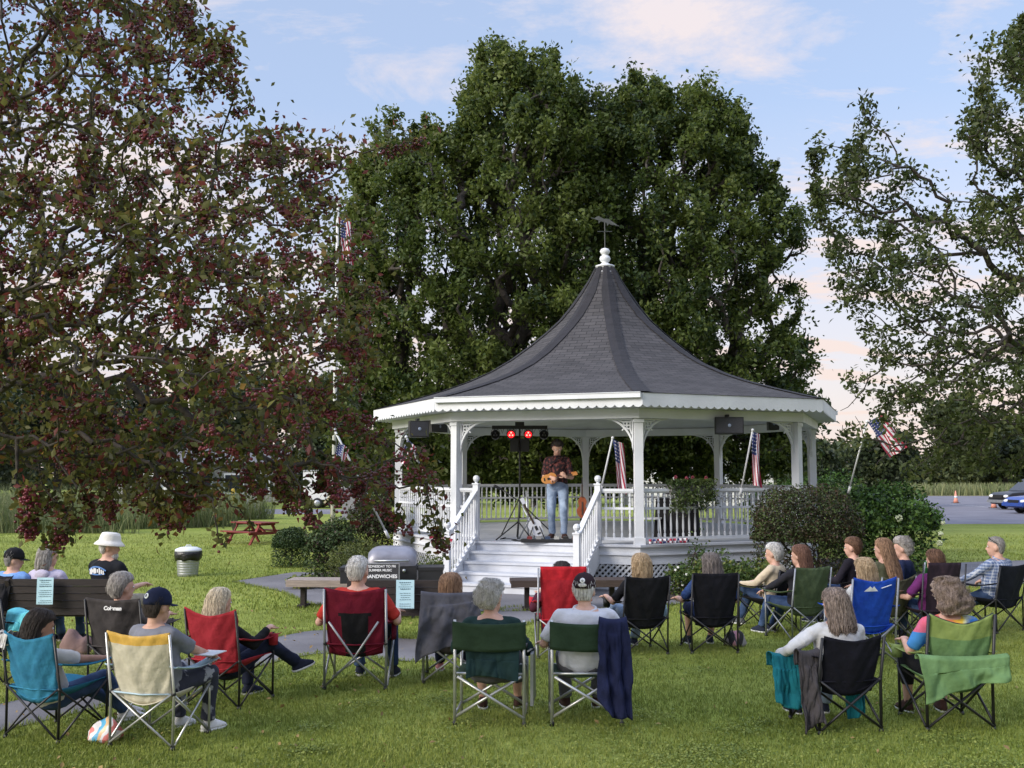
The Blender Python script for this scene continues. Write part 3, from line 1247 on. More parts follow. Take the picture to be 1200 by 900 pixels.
# eaves
mb = MB()
octring(mb, 4.46, 5.02, 3.135, 3.150)
mb.build('soffit', WHITE, gz)
mb = MB()
octring(mb, 4.42, 4.65, 2.96, 3.13)
mb.build('beam', WHITE, gz)
mb = MB()
mb.add([P(4.60, k, 3.128) for k in range(8)] + [Vector((0, 0, 3.75))], [(k, (k + 1) % 8, 8) for k in range(8)])
mb.build('ceiling', WHITE_OLD, gz)
for k in range(8):
    a, b = P(5.045, k, 0), P(5.045, k + 1, 0)
    L = (b - a).length
    d = (b - a).normalized()
    n = Vector((d.y, -d.x, 0))
    n = n if n.dot(a) > 0 else -n
    M = Matrix((d, n, Vector((0, 0, 1)))).transposed().to_4x4()
    M.translation = (a + b) / 2
    cnt = 24
    poly = [(-L / 2, 3.365), ]
    poly = []
    for i in range(cnt):
        x0 = -L / 2 + L * i / cnt
        w = L / cnt
        for t in range(7):
            f = t / 6
            poly.append((x0 + w * f, 3.165 - .042 * math.sin(math.pi * f) ** .8 + 0))
    poly += [(L / 2, 3.365), (-L / 2, 3.365)]
    mb = MB()
    mb.prism(poly, .022, M)
    mb.build('scalloped_fascia', WHITE, gz)
    if k in (1, 5, 4):
        mb = MB()
        for dy, z, hh, hd in ((.045, 3.325, .085, .07), (.05, 3.372, .012, .085)):
            mb.box(M @ Vector((0, dy + .006, z)), (L * .99, hd, hh), 0, M=M.to_3x3())
        mb.build('gutter', WHITE, gz)
# deck
mb = MB()
vs = [P(4.66, k, DZ - .04) for k in range(8)] + [P(4.66, k, DZ) for k in range(8)]
mb.add(vs, [tuple(reversed(range(8))), tuple(range(8, 16))] + [(k, (k + 1) % 8, 8 + (k + 1) % 8, 8 + k) for k in range(8)])
for k in range(8):
    pass
mb.build('deck', DECKM, gz)
mb = MB()
octring(mb, 4.56, 4.60, .44, DZ - .042)
octring(mb, 4.601, 4.64, .60, .625, 0)
mb.build('skirt_board', WHITE, gz)
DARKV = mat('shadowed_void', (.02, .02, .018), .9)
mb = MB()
octring(mb, 4.30, 4.34, .0, .70)  # near-black ring behind the lattice, painted as the shade under the deck
mb.build('crawlspace_shade', DARKV, gz)
for k in (0, 1, 2, 3, 7):
    a, b = P(4.57, k, 0), P(4.57, k + 1, 0)
    L = (b - a).length
    d = (b - a).normalized()
    n = Vector((a.x + b.x, a.y + b.y, 0)).normalized()
    mb = MB()
    hgt = .42
    step = .105
    i = -hgt
    while i < L:
        for sg in (1, -1):
            x0, x1 = i, i + hgt
            z0, z1 = (0, hgt) if sg > 0 else (hgt, 0)
            if x0 < 0:
                z0 = z0 + (z1 - z0) * (-x0 / hgt)
                x0 = 0
            if x1 > L:
                z1 = z0 + (z1 - z0) * ((L - x0) / (x1 - x0))
                x1 = L
            if x1 - x0 > .02:
                mb.beam(a + d * x0 + n * (.012 * sg) + Vector((0, 0, z0 + .01)), a + d * x1 + n * (.012 * sg) + Vector((0, 0, z1 + .01)), .010, .034, 0, up=n.cross(d))
        i += step
    mb.box((a + b) / 2 + n * .03 + Vector((0, 0, .02)), (L, .03, .05), 0, rz=math.atan2(d.y, d.x))
    mb.build('lattice_panel', WHITE_OLD, gz)

RP = 4.50
# posts and brackets
for k in range(8):
    c = P(RP, k, 0)
    a = th(k)
    mb = MB()
    mb.box((c.x, c.y, (DZ + 2.96) / 2), (.15, .15, 2.96 - DZ), 0, rz=a)
    mb.box((c.x, c.y, DZ + .06), (.19, .19, .12), 0, rz=a)
    mb.box((c.x, c.y, 2.915), (.185, .185, .06), 0, rz=a)
    mb.build('post', WHITE, gz)
    for sg in (-1, 1):
        nb = P(RP, k + sg, 0)
        d = (nb - c).normalized()
        n = Vector((-d.y, d.x, 0))
        M = Matrix((d, n, Vector((0, 0, 1)))).transposed().to_4x4()
        M.translation = c + Vector((0, 0, 2.955))
        s0 = .085
        W_, H_ = .55, .60
        mb = MB()
        # curved rib
        pts = []
        for i in range(11):
            f = i / 10 * math.pi / 2
            pts.append((s0 + W_ * (1 - math.cos(f)) ** 1.0, -H_ * (1 - math.sin(f))))
        inner = [(x - 0.0, z + 0.055) if 0 else (x * .90 - .0, z * .90) for x, z in pts]
        outl = pts
        inn = [(s0 + (x - s0) * .84, z * .86) for x, z in pts]
        inn[0] = (s0, pts[0][1] * .9)
        inn[-1] = (s0 + W_ * .9, 0)
        for i in range(10):
            mb.prism([outl[i], outl[i + 1], inn[i + 1], inn[i]], .05, M)
        mb.prism([(s0, 0), (s0, -H_ * .95), (s0 + .022, -H_ * .80), (s0 + .022, 0)], .046, M)
        mb.prism([(s0 + .02, 0), (s0 + W_ * .93, 0), (s0 + W_ * .8, -.022), (s0 + .02, -.022)], .046, M)
        # pierced square ornament
        q0, q1 = .055, .175
        for (xa, za, xb, zb) in ((q0, -q0, q1, -q0), (q0, -q1, q1, -q1), (q0, -q0, q0, -q1), (q1, -q0, q1, -q1), (q0, -(q0 + q1) / 2, q1, -(q0 + q1) / 2), ((q0 + q1) / 2, -q0, (q0 + q1) / 2, -q1), (.02, -.02, q0, -q0), (q1, -q1, .20, -.205), (q1, -q0, .26, -.03), (q0, -q1, .03, -.27)):
            mb.beam(M @ Vector((s0 + xa, 0, za)), M @ Vector((s0 + xb, 0, zb)), .022, .022, 0)
        mb.build('bracket', WHITE, gz)


def railing(a, b, parent=None, z0=DZ, sloped=0.0, name='railing', hgt=.93, mid=True, sp=.125, za=None, zb=None):
    """railing between two plan points; za,zb are floor heights at the ends"""
    za = z0 if za is None else za
    zb = z0 if zb is None else zb
    A, B = Vector((a[0], a[1], za)), Vector((b[0], b[1], zb))
    L = (Vector((b[0], b[1], 0)) - Vector((a[0], a[1], 0))).length
    mb = MB()
    up = Vector((0, 0, 1))
    mb.beam(A + up * hgt, B + up * hgt, .085, .05)
    mb.beam(A + up * (hgt - .035), B + up * (hgt - .035), .05, .03)
    mb.beam(A + up * .09, B + up * .09, .06, .05)
    if mid:
        mb.beam(A + up * (hgt * .66), B + up * (hgt * .66), .045, .04)
    n = max(2, int(L / sp))
    for i in range(n):
        t = (i + .5) / n
        p = A.lerp(B, t)
        segs = [(.11, hgt * .64), (hgt * .68, hgt - .05)] if mid else [(.11, hgt - .05)]
        for s0, s1 in segs:
            l = s1 - s0
            q = min(.08, l * .3)
            pr = [(.021, 0), (.021, q * .8), (.011, q), (.019, q + l * .12), (.020, l * .45), (.012, l - q), (.021, l - q * .8), (.021, l)]
            mb.lathe([(r, s0 + z) for r, z in pr], 6, (p.x, p.y, p.z))
    return mb.build(name, WHITE, parent or gz, False)


for k in range(8):
    if k == 1:
        continue
    a, b = P(RP, k, 0), P(RP, k + 1, 0)
    d = (b - a).normalized() * .08
    railing(a + d, b - d)
# stairs between post 1 and post 2
fa, fb = P(RP, 1, 0), P(RP, 2, 0)
ft = (fb - fa).normalized()
fn_ = (fa + fb).normalized()
fm = (fa + fb) / 2
SW = 1.12
off = -.13
TL = lambda t, o, z: fm + ft * (t + off) + fn_ * o + Vector((0, 0, z))
HF = (fb - fa).length / 2


def newel(p, z0, z1, parent=gz):
    mb = MB()
    mb.box((p.x, p.y, (z0 + z1) / 2), (.10, .10, z1 - z0), 0, rz=math.atan2(ft.y, ft.x))
    mb.box((p.x, p.y, z1 + .012), (.125, .125, .025), 0, rz=math.atan2(ft.y, ft.x))
    mb.lathe([(.03, z1 + .02), (.025, z1 + .045), (.05, z1 + .07), (.062, z1 + .105), (.05, z1 + .145), (.02, z1 + .165)], 12, (p.x, p.y, 0))
    mb.build('newel_post', WHITE, parent, False)


rise = DZ / 5
run = .29
mb = MB()
for i in range(5):
    z1 = DZ - rise * i
    o0 = .16 + run * i
    # riser under nosing
    c = TL(0, o0 - .012 + (0 if i else .0), z1 - rise / 2 - .02)
    mb.box((c.x, c.y, c.z), (2 * SW, .022, rise - .04), 0, rz=math.atan2(ft.y, ft.x))
    if i > 0:
        c = TL(0, o0 - run / 2 + .005, z1 - .02)
        mb.box((c.x, c.y, c.z), (2 * SW + .02, run + .04, .038), 0, rz=math.atan2(ft.y, ft.x))
    else:
        c = TL(0, o0 - .05, z1 - .017)
        mb.box((c.x, c.y, c.z), (2 * SW + .02, .16, .038), 0, rz=math.atan2(ft.y, ft.x))
mb.build('stairs', DECKM, gz)
oe = .16 + run * 4
for sg in (-1, 1):
    t = sg * (SW + .03)
    newel(TL(t, .10, 0), DZ, DZ + 1.02)
    newel(TL(t, oe + .04, 0), 0, 1.02)
    a, b = TL(t, .13, 0), TL(t, oe, 0)
    railing(a, b, za=DZ, zb=.08, name='stair_railing', mid=False, hgt=.90, sp=.115)
    mb = MB()
    M = Matrix((fn_, ft, Vector((0, 0, 1)))).transposed().to_4x4()
    M.translation = TL(t, 0, 0)
    mb.prism([(.10, DZ + .02), (.10, DZ - .34), (oe - .28, 0), (oe + .02, 0), (oe + .02, .16)], .045, M)
    mb.build('stringer', WHITE, gz)
    pe = fa if sg < 0 else fb
    q = TL(t, .05, 0)
    e = Vector((pe.x, pe.y, 0)) - ft * sg * .09
    if (e - Vector((q.x, q.y, 0))).length > .12:
        railing(Vector((q.x, q.y, 0)) + ft * sg * .06, e, name='railing')
# finial and weathervane
mb = MB()
mb.lathe([(.25, 6.38), (.25, 6.41), (.19, 6.47), (.19, 6.53), (.21, 6.54), (.21, 6.57), (.12, 6.59), (.09, 6.62), (.06, 6.64), (.10, 6.67), (.125, 6.725), (.10, 6.78), (.05, 6.81), (.085, 6.835), (.115, 6.89), (.085, 6.945), (.02, 6.97)], 16)
mb.build('finial', WHITE, gz, True)
IRON = mat('weathered_iron', (.055, .06, .058), .6, .3, 8)
mb = MB()
mb.tube([(0, 0, 6.95), (0, 0, 7.55)], .011, 8)
mb.tube([(-.16, 0, 7.34), (.16, 0, 7.34)], .009, 6)
mb.tube([(0, -.16, 7.34), (0, .16, 7.34)], .009, 6)
mb.tube([(-.30, 0, 7.65), (.32, 0, 7.46)], .010, 6)
M = Matrix.Rotation(R(17), 4, 'Y') @ Matrix.Scale(.85, 4)
M.translation = Vector((0, 0, 7.56))
mb.prism([(-.28, .02), (-.20, .10), (-.05, .07), (.08, .10), (.20, .06), (.34, .02), (.20, -.03), (.12, -.02), (.10, -.09), (.06, -.02), (-.10, -.02), (-.14, -.09), (-.17, -.01)], .012, M)
mb.build('weathervane', IRON, gz)
# ------------------------------------------------------------------ numpy vegetation helpers
def in_poly(px, py, poly):
    px, py = np.asarray(px, float), np.asarray(py, float)
    c = np.zeros(px.shape, bool)
    n = len(poly)
    j = n - 1
    for i in range(n):
        xi, yi = poly[i]
        xj, yj = poly[j]
        m = ((yi > py) != (yj > py)) & (px < (xj - xi) * (py - yi) / (yj - yi + 1e-12) + xi)
        c ^= m
        j = i
    return c


def edge_dist(px, py, poly):
    d = np.full(px.shape, 1e9)
    n = len(poly)
    for i in range(n):
        x1, y1 = poly[i]
        x2, y2 = poly[(i + 1) % n]
        vx, vy = x2 - x1, y2 - y1
        t = np.clip(((px - x1) * vx + (py - y1) * vy) / (vx * vx + vy * vy + 1e-9), 0, 1)
        d = np.minimum(d, np.hypot(px - x1 - t * vx, py - y1 - t * vy))
    return d


def crown_pts(poly, n, Yc, dY, edge=110, g=nr):
    xs = [p[0] for p in poly]
    ys = [p[1] for p in poly]
    out = []
    while len(out) < n:
        px = g.uniform(min(xs), max(xs), n)
        py = g.uniform(min(ys), max(ys), n)
        k = in_poly(px, py, poly)
        px, py = px[k], py[k]
        e = np.clip(edge_dist(px, py, poly) / edge, .05, 1)
        Y = Yc + dY * g.uniform(-1, 1, len(px)) * np.sqrt(e)
        for a, b, c in zip(px, py, Y):
            out.append(cp(a, b, c))
    return np.array(out[:n])


def unit(v):
    return v / np.maximum(np.linalg.norm(v, axis=1, keepdims=True), 1e-9)


def leaf_mesh(name, C, size, mats, weights, parent, up=0.0, g=nr, aspect=.5, outward=None, fold=.25, sizevar=.35, droop=0.0, loc=None, pick=None):
    """folded two-triangle leaves at centres C"""
    n = len(C)
    nrm = unit(g.normal(size=(n, 3)) + np.array([0, 0, up]))
    if outward is not None:
        nrm = unit(nrm + outward)
    t = unit(np.cross(nrm, g.normal(size=(n, 3))))
    t[:, 2] -= droop
    t = unit(t)
    w = unit(np.cross(nrm, t))
    nrm = np.cross(t, w)
    s = (size * (1 + sizevar * g.uniform(-1, 1, n)))[:, None]
    b = C - t * s * .5
    tip = C + t * s * .5
    l = C + w * s * aspect * .5 + nrm * s * fold * .4
    r = C - w * s * aspect * .5 + nrm * s * fold * .4
    V = np.stack([b, l, tip, r], 1).reshape(-1, 3)
    i = np.arange(n) * 4
    Fc = np.stack([i, i + 2, i + 1, i, i + 3, i + 2], 1).ravel()
    m0 = g.choice(len(mats), n, p=weights)
    if pick is not None:
        m0 = np.where((pick >= 0) & (g.uniform(0, 1, n) < .6), pick, m0)
    mi = np.repeat(m0, 2)
    return np_mesh(name, V, Fc, 3, mats, mi, False, parent, loc)


def tubes_np(P0, P1, R0, R1, k=5):
    n = len(P0)
    d = unit(P1 - P0)
    ref = np.where(np.abs(d[:, 2:3]) < .9, np.array([[0, 0, 1.]]), np.array([[1., 0, 0]]))
    x = unit(np.cross(d, ref))
    y = np.cross(d, x)
    P1 = P1 + d * R1[:, None] * .4
    a = np.arange(k) * 2 * math.pi / k
    ring = x[:, None, :] * np.cos(a)[None, :, None] + y[:, None, :] * np.sin(a)[None, :, None]
    A = P0[:, None, :] + ring * R0[:, None, None]
    B = P1[:, None, :] + ring * R1[:, None, None]
    V = np.concatenate([A, B], 1).reshape(-1, 3)
    base = (np.arange(n) * 2 * k)[:, None, None]
    j = np.arange(k)
    j2 = (j + 1) % k
    q = np.stack([j, j2, j2 + k, j + k], 1)[None]
    return V, (base + q).ravel()


def skeleton(trunk, att, jit=.12, back=.35, g=nr):
    """connect attractor points into a branching tree grown from the trunk polyline"""
    trunk = [np.array(p, float) for p in trunk]
    nodes = list(trunk)
    par = [-1] + list(range(len(trunk) - 1))
    root = trunk[-1]
    order = np.argsort(np.linalg.norm(att - root, axis=1))
    N = np.zeros((len(trunk) + 3 * len(att), 3))
    plen = np.zeros(len(N))
    N[:len(trunk)] = trunk
    cnt = len(trunk)
    for i in range(1, cnt):
        plen[i] = 0
    parent = np.full(len(N), -1)
    parent[1:cnt] = np.arange(cnt - 1)
    for oi in order:
        p = att[oi]
        lo = max(0, len(trunk) - 3)
        d = np.linalg.norm(N[lo:cnt] - p, axis=1) + plen[lo:cnt] * back
        b = lo + int(np.argmin(d))
        seg = p - N[b]
        L = np.linalg.norm(seg)
        m = 2 if L > .5 else 1
        prev = b
        for q in range(1, m + 1):
            f = q / (m + 1)
            N[cnt] = N[b] + seg * f + g.normal(size=3) * jit * L * (.7) + np.array([0, 0, -.06 * L * math.sin(math.pi * f)])
            parent[cnt] = prev
            plen[cnt] = plen[prev] + L / (m + 1)
            prev = cnt
            cnt += 1
        N[cnt] = p
        parent[cnt] = prev
        plen[cnt] = plen[prev] + L / (m + 1)
        cnt += 1
    N = N[:cnt]
    parent = parent[:cnt]
    wt = np.ones(cnt)
    for i in range(cnt - 1, 0, -1):
        wt[parent[i]] += wt[i]
    return N, parent, wt


def wood(name, N, parent, wt, r1, power, rmax, m, root):
    rad = np.minimum(r1 * wt ** power, rmax)
    idx = np.arange(1, len(N))
    big = wt[idx] > 0
    idx = idx[big]
    V, Fc = tubes_np(N[parent[idx]], N[idx], np.minimum(rad[parent[idx]], rad[idx] * 1.6), rad[idx], 6)
    return np_mesh(name, V, Fc, 4, [m], None, True, root)


BARK = mat('bark', (.028, .023, .020), .9, .3, 12, .7, 25, c2=(.060, .050, .042))
BARK_D = mat('dark_bark', (.030, .024, .022), .9, .3, 12, .7, 25, c2=(.07, .058, .05))

# ------------------------------------------------------------------ ground
def ground_mat():
    m, nt, b, out = nt_new('lawn')
    N, L = nt.nodes.new, nt.links.new
    tc = N('ShaderNodeTexCoord')
    n1 = N('ShaderNodeTexNoise')
    n1.inputs['Scale'].default_value = .22
    n1.inputs['Detail'].default_value = 5
    n1.inputs['Roughness'].default_value = .65
    L(tc.outputs['Object'], n1.inputs['Vector'])
    r1 = N('ShaderNodeValToRGB')
    e = r1.color_ramp.elements
    e[0].position, e[1].position = .32, .70
    e[0].color = (.175, .220, .036, 1)
    e[1].color = (.280, .312, .072, 1)
    L(n1.outputs[0], r1.inputs[0])
    n2 = N('ShaderNodeTexNoise')
    n2.inputs['Scale'].default_value = 7
    n2.inputs['Detail'].default_value = 8
    n2.inputs['Roughness'].default_value = .8
    L(tc.outputs['Object'], n2.inputs['Vector'])
    mr = N('ShaderNodeMapRange')
    mr.inputs[1].default_value = .3
    mr.inputs[2].default_value = .7
    mr.inputs[3].default_value = .60
    mr.inputs[4].default_value = 1.35
    L(n2.outputs[0], mr.inputs[0])
    # faint mowing stripes
    mp = N('ShaderNodeMapping')
    mp.inputs['Rotation'].default_value = (0, 0, R(8))
    mp.inputs['Scale'].default_value = (.02, .62, 1)
    L(tc.outputs['Object'], mp.inputs[0])
    n4 = N('ShaderNodeTexNoise')
    n4.inputs['Scale'].default_value = 1.0
    n4.inputs['Detail'].default_value = 2
    L(mp.outputs[0], n4.inputs['Vector'])
    mr4 = N('ShaderNodeMapRange')
    mr4.inputs[1].default_value = .35
    mr4.inputs[2].default_value = .65
    mr4.inputs[3].default_value = .86
    mr4.inputs[4].default_value = 1.14
    L(n4.outputs[0], mr4.inputs[0])
    mm = N('ShaderNodeMath')
    mm.operation = 'MULTIPLY'
    L(mr.outputs[0], mm.inputs[0])
    L(mr4.outputs[0], mm.inputs[1])
    vm = N('ShaderNodeVectorMath')
    vm.operation = 'SCALE'
    L(r1.outputs[0], vm.inputs[0])
    L(mm.outputs[0], vm.inputs['Scale'])
    L(vm.outputs[0], b.inputs['Base Color'])
    b.inputs['Roughness'].default_value = .9
    b.inputs['Specular IOR Level'].default_value = .15
    n3 = N('ShaderNodeTexNoise')
    n3.inputs['Scale'].default_value = 28
    n3.inputs['Detail'].default_value = 5
    L(tc.outputs['Object'], n3.inputs['Vector'])
    bp = N('ShaderNodeBump')
    bp.inputs['Strength'].default_value = .9
    bp.inputs['Distance'].default_value = .05
    L(n3.outputs[0], bp.inputs['Height'])
    L(bp.outputs[0], b.inputs['Normal'])
    return m


mb = MB()
mb.add([(-400, -60, 0), (400, -60, 0), (400, 700, 0), (-400, 700, 0)], [(0, 1, 2, 3)])
tag(mb.build('lawn_ground', ground_mat()), kind='structure')

ASPH = mat('path_asphalt', (.115, .110, .118), .9, .12, 1.2, .3, 160, c2=(.165, .158, .165))
PAVE = mat('parking_asphalt', (.13, .125, .15), .85, .12, .6, .2, 60, c2=(.17, .165, .19))
MULCH = mat('mulch', (.022, .016, .013), 1, .4, 12, 1.0, 45, c2=(.05, .038, .03))


def smooth_poly(pts, n=6):
    out = []
    k = len(pts)
    for i in range(k):
        p0, p1, p2, p3 = pts[i - 1], pts[i], pts[(i + 1) % k], pts[(i + 2) % k]
        for j in range(n):
            t = j / n
            out.append(p1 + (p2 - p0) * (t * .5 * (1 - t) ** 2) * .9 + (p2 - p1) * (t * t * (3 - 2 * t)) - (p3 - p1) * (t * t * (1 - t) * .5) * .9)
    return out


def flat(name, pxs, z, m, kind='structure', world=False, sm=0):
    pts = [Vector((x, y, 0)) for x, y in pxs] if world else [gp(x, y) for x, y in pxs]
    if sm:
        pts = smooth_poly(pts, sm)
    mb = MB()
    import mathutils.geometry as mg
    tri = mg.tessellate_polygon([[Vector((p.x, p.y, 0)) for p in pts]])
    mb.add([(p.x, p.y, z) for p in pts], [tuple(t) for t in tri])
    for i, f in enumerate(mb.f):
        a, b, c = [Vector(mb.v[q]) for q in f]
        if (b - a).cross(c - a).z < 0:
            mb.f[i] = tuple(reversed(f))
    return tag(mb.build(name, m), kind=kind), [(p.x, p.y) for p in pts]


_, PATH1 = flat('footpath', [(-260, 905), (-60, 876), (0, 858), (100, 834), (230, 802), (320, 777), (385, 766), (500, 776), (560, 752), (640, 722), (600, 712), (548, 730), (500, 750), (385, 739), (330, 746), (240, 767), (100, 802), (0, 826), (-60, 840), (-260, 862)], .008, ASPH, sm=4)
_, PATH2 = flat('plaza_path', [(272, 682), (330, 694), (362, 708), (470, 719), (560, 717), (720, 716), (800, 708), (866, 702), (868, 688), (700, 680), (540, 676), (430, 672), (345, 671)], .012, ASPH)
_, PATH3 = flat('side_path', [(960, 690), (1000, 702), (1120, 690), (1300, 678), (1500, 668), (1500, 650), (1300, 655), (1100, 661)], .008, ASPH, sm=3)
octm = []
for r in (4.2, 6.0):
    octm.append([(GX + r * math.cos(A2 + math.pi / 4 * (k - 2)), GY + r * math.sin(A2 + math.pi / 4 * (k - 2))) for k in range(8)])
mb = MB()
vsm = [(x, y, .016) for x, y in octm[0]] + [(x, y, .016) for x, y in octm[1]]
mb.add(vsm, [(k, 8 + k, 8 + (k + 1) % 8, (k + 1) % 8) for k in range(8) if k not in (1,)])
tag(mb.build('mulch_ground', MULCH), kind='structure')
flat('mulch_ground', [(352, 681), (372, 690), (430, 694), (470, 688), (470, 668), (400, 668)], .020, MULCH, sm=3)
flat('mulch_ground', [(840, 700), (900, 706), (1010, 700), (1100, 678), (1115, 664), (1050, 655), (860, 660)], .020, MULCH, sm=3)
_, LOT = flat('parking_lot', [(15.4, 41), (90, 41), (90, 92), (17, 92), (17.5, 60)], .008, PAVE, world=True)
flat('side_road', [(-60, 51), (-9, 51), (-9, 58), (-60, 58)], .008, PAVE, world=True)
DRYG = mat('dry_verge_grass', (.20, .17, .07), 1, .3, 1.2, .8, 8, c2=(.30, .26, .12))
flat('verge_ground', [(16, 92.2), (95, 92.2), (95, 150), (10, 150)], .008, DRYG, world=True)
LINE = mat('worn_line_paint', (.55, .55, .52), .8, .2, 5)
for i in range(5):
    x = 25.5 + i * 2.9
    mb = MB()
    mb.add([(x, 62, .014), (x + .12, 62, .014), (x + .12, 67, .014), (x, 67, .014)], [(0, 1, 2, 3)])
    tag(mb.build('parking_lot_line', LINE), kind='structure')

# ------------------------------------------------------------------ grass blades
GR = [leafmat('grass_a', (0.152, 0.202, 0.030), (0.264, 0.305, 0.059), .3, .22), leafmat('grass_b', (0.206, 0.246, 0.045), (0.328, 0.350, 0.090), .3, .22), leafmat('grass_c', (0.090, 0.134, 0.023), (0.165, 0.211, 0.042), .3, .22)]


def blades(name, X, Y, hgt, wid, mats, wts, g=nr, lean=.5, z0=0.0, kindname='grass'):
    n = len(X)
    h = hgt * g.uniform(.5, 1.25, n)
    a = g.uniform(0, 2 * math.pi, n)
    w = wid * g.uniform(.6, 1.3, n)
    ld = g.uniform(0, 2 * math.pi, n)
    lm = lean * g.uniform(.1, 1, n) * h
    B = np.stack([X, Y, np.full(n, z0)], 1)
    sd = np.stack([np.cos(a), np.sin(a), np.zeros(n)], 1) * w[:, None] * .5
    tip = B + np.stack([np.cos(ld) * lm, np.sin(ld) * lm, h], 1)
    midp = B + np.stack([np.cos(ld) * lm * .3, np.sin(ld) * lm * .3, h * .55], 1)
    V = np.stack([B - sd, B + sd, midp + sd * .8, midp - sd * .8, tip], 1).reshape(-1, 3)
    i = np.arange(n) * 5
    Fc = np.stack([i, i + 1, i + 2, i, i + 2, i + 3, i + 3, i + 2, i + 4], 1).ravel()
    mi = np.repeat(g.choice(len(mats), n, p=wts), 3)
    o = np_mesh(name, V, Fc, 3, mats, mi)
    return tag(o, kind='stuff')


def field(n, ya, yb, hgt, wid):
    # density uniform on screen-ish: sample Y with pdf ~ 1/Y
    Y = ya * (yb / ya) ** nr.uniform(0, 1, n)
    X = nr.uniform(-1, 1, n) * (Y * .52 + .6)
    k = ~(in_poly(X, Y, PATH1) | in_poly(X, Y, PATH2) | in_poly(X, Y, PATH3))
    d = np.hypot(X - GX, Y - GY)
    k &= d > 6.0
    X, Y = X[k], Y[k]
    # tufts: keep with clumpy probability
    q = np.sin(X * 9 + 2 * np.sin(Y * 5)) * np.sin(Y * 8 + 1.7 * np.sin(X * 6)) + .6 * np.sin(X * 2.1 + Y * 1.3)
    k = nr.uniform(0, 1, len(X)) < np.clip(.72 + .3 * q, .15, 1)
    return X[k], Y[k]


X, Y = field(330000, 6.2, 15, .04, .006)
blades('lawn_grass', X, Y, .034, .0065, GR, [.5, .28, .22], lean=.9)
X, Y = field(130000, 15, 34, .05, .012)
blades('lawn_grass', X, Y, .045, .016, GR, [.5, .25, .25], lean=.9)
# edge tufts where turf meets the paths
ex, ey = [], []
for poly in (PATH1, PATH2, PATH3):
    for i in range(len(poly)):
        a, b = poly[i], poly[(i + 1) % len(poly)]
        L = math.hypot(b[0] - a[0], b[1] - a[1])
        m_ = int(L * 160)
        t = nr.uniform(0, 1, m_)
        ex.append(a[0] + (b[0] - a[0]) * t + nr.normal(0, .02, m_))
        ey.append(a[1] + (b[1] - a[1]) * t + nr.normal(0, .02, m_))
ex, ey = np.concatenate(ex), np.concatenate(ey)
k = (ey < 20.5) & (np.abs(ex) < 14) & (np.hypot(ex - GX, ey - GY) > 5.9)
blades('edge_grass', ex[k], ey[k], .055, .008, GR, [.4, .3, .3], lean=.7)
# clover patches and a few fallen leaves
gG = np.random.default_rng(91)
px_, py_ = [], []
for _i in range(70):
    cy_ = 6.7 * (12 / 6.7) ** gG.uniform(0, 1)
    cx_ = gG.uniform(-.5, .5) * cy_
    m_ = int(gG.uniform(150, 520))
    sg_ = gG.uniform(.08, .30)
    px_.append(cx_ + gG.normal(0, sg_, m_))
    py_.append(cy_ + gG.normal(0, sg_ * .8, m_))
px_, py_ = np.concatenate(px_), np.concatenate(py_)
kk = ~(in_poly(px_, py_, PATH1) | in_poly(px_, py_, PATH3))
CC = np.stack([px_[kk], py_[kk], gG.uniform(.022, .042, kk.sum())], 1)
tag(leaf_mesh('clover', CC, .017, [GR[0], GR[1], GR[2]], [.35, .25, .40], None, 2.6, gG, .95), kind='stuff')
n_ = 420
fx, fy = gG.uniform(-6, 5, n_), gG.uniform(7, 15, n_)
fx = np.where(gG.uniform(0, 1, n_) < .7, -gG.uniform(0, 6, n_), fx)
CC = np.stack([fx, fy, gG.uniform(.03, .045, n_)], 1)
tag(leaf_mesh('fallen_leaves', CC, .045, [mat('dry_leaf', (.20, .12, .045), .8, .3, 3, c2=(.30, .22, .07))], [1.0], None, 2.0, gG, .6), kind='stuff')
REED = [leafmat('reed_a', (.10, .135, .05), (.16, .20, .08), .3, .3), leafmat('reed_b', (.16, .18, .08), (.24, .25, .12), .3, .3)]
n = 80000
Y = nr.uniform(34.5, 46, n)
X = nr.uniform(-36, 0, n)
edge = -9.5 + .4 * (Y - 34.5)
k = X < -12.5 + 2.0 * np.sin(Y)
Xr, Yr = X[k], Y[k]
yb = 34.2 - .25 * (Xr + 9) * 0.12 + .35 * np.sin(Xr * 1.1)
k = Yr > yb
blades('reed_grass', Xr[k], Yr[k], 1.0 + .25 * np.sin(Xr[k] * .9) + .2 * np.sin(Xr[k] * 2.3 + Yr[k]), .028, REED, [.6, .4], lean=.8)
n = 9000
blades('verge_grass', nr.uniform(20, 60, n), nr.uniform(93, 105, n), 1.0, .12, [REED[1], REED[0]], [.75, .25], lean=.5)

# ------------------------------------------------------------------ the big shade trees behind the gazebo
OAK = [leafmat('oak_leaf_mid', (0.047, 0.075, 0.014), (0.104, 0.141, 0.028), .45, .35), leafmat('oak_leaf_light', (0.070, 0.099, 0.020), (0.132, 0.166, 0.037), .38, .35), leafmat('oak_leaf_dark', (0.020, 0.040, 0.012), (0.040, 0.068, 0.019), .35, .35)]


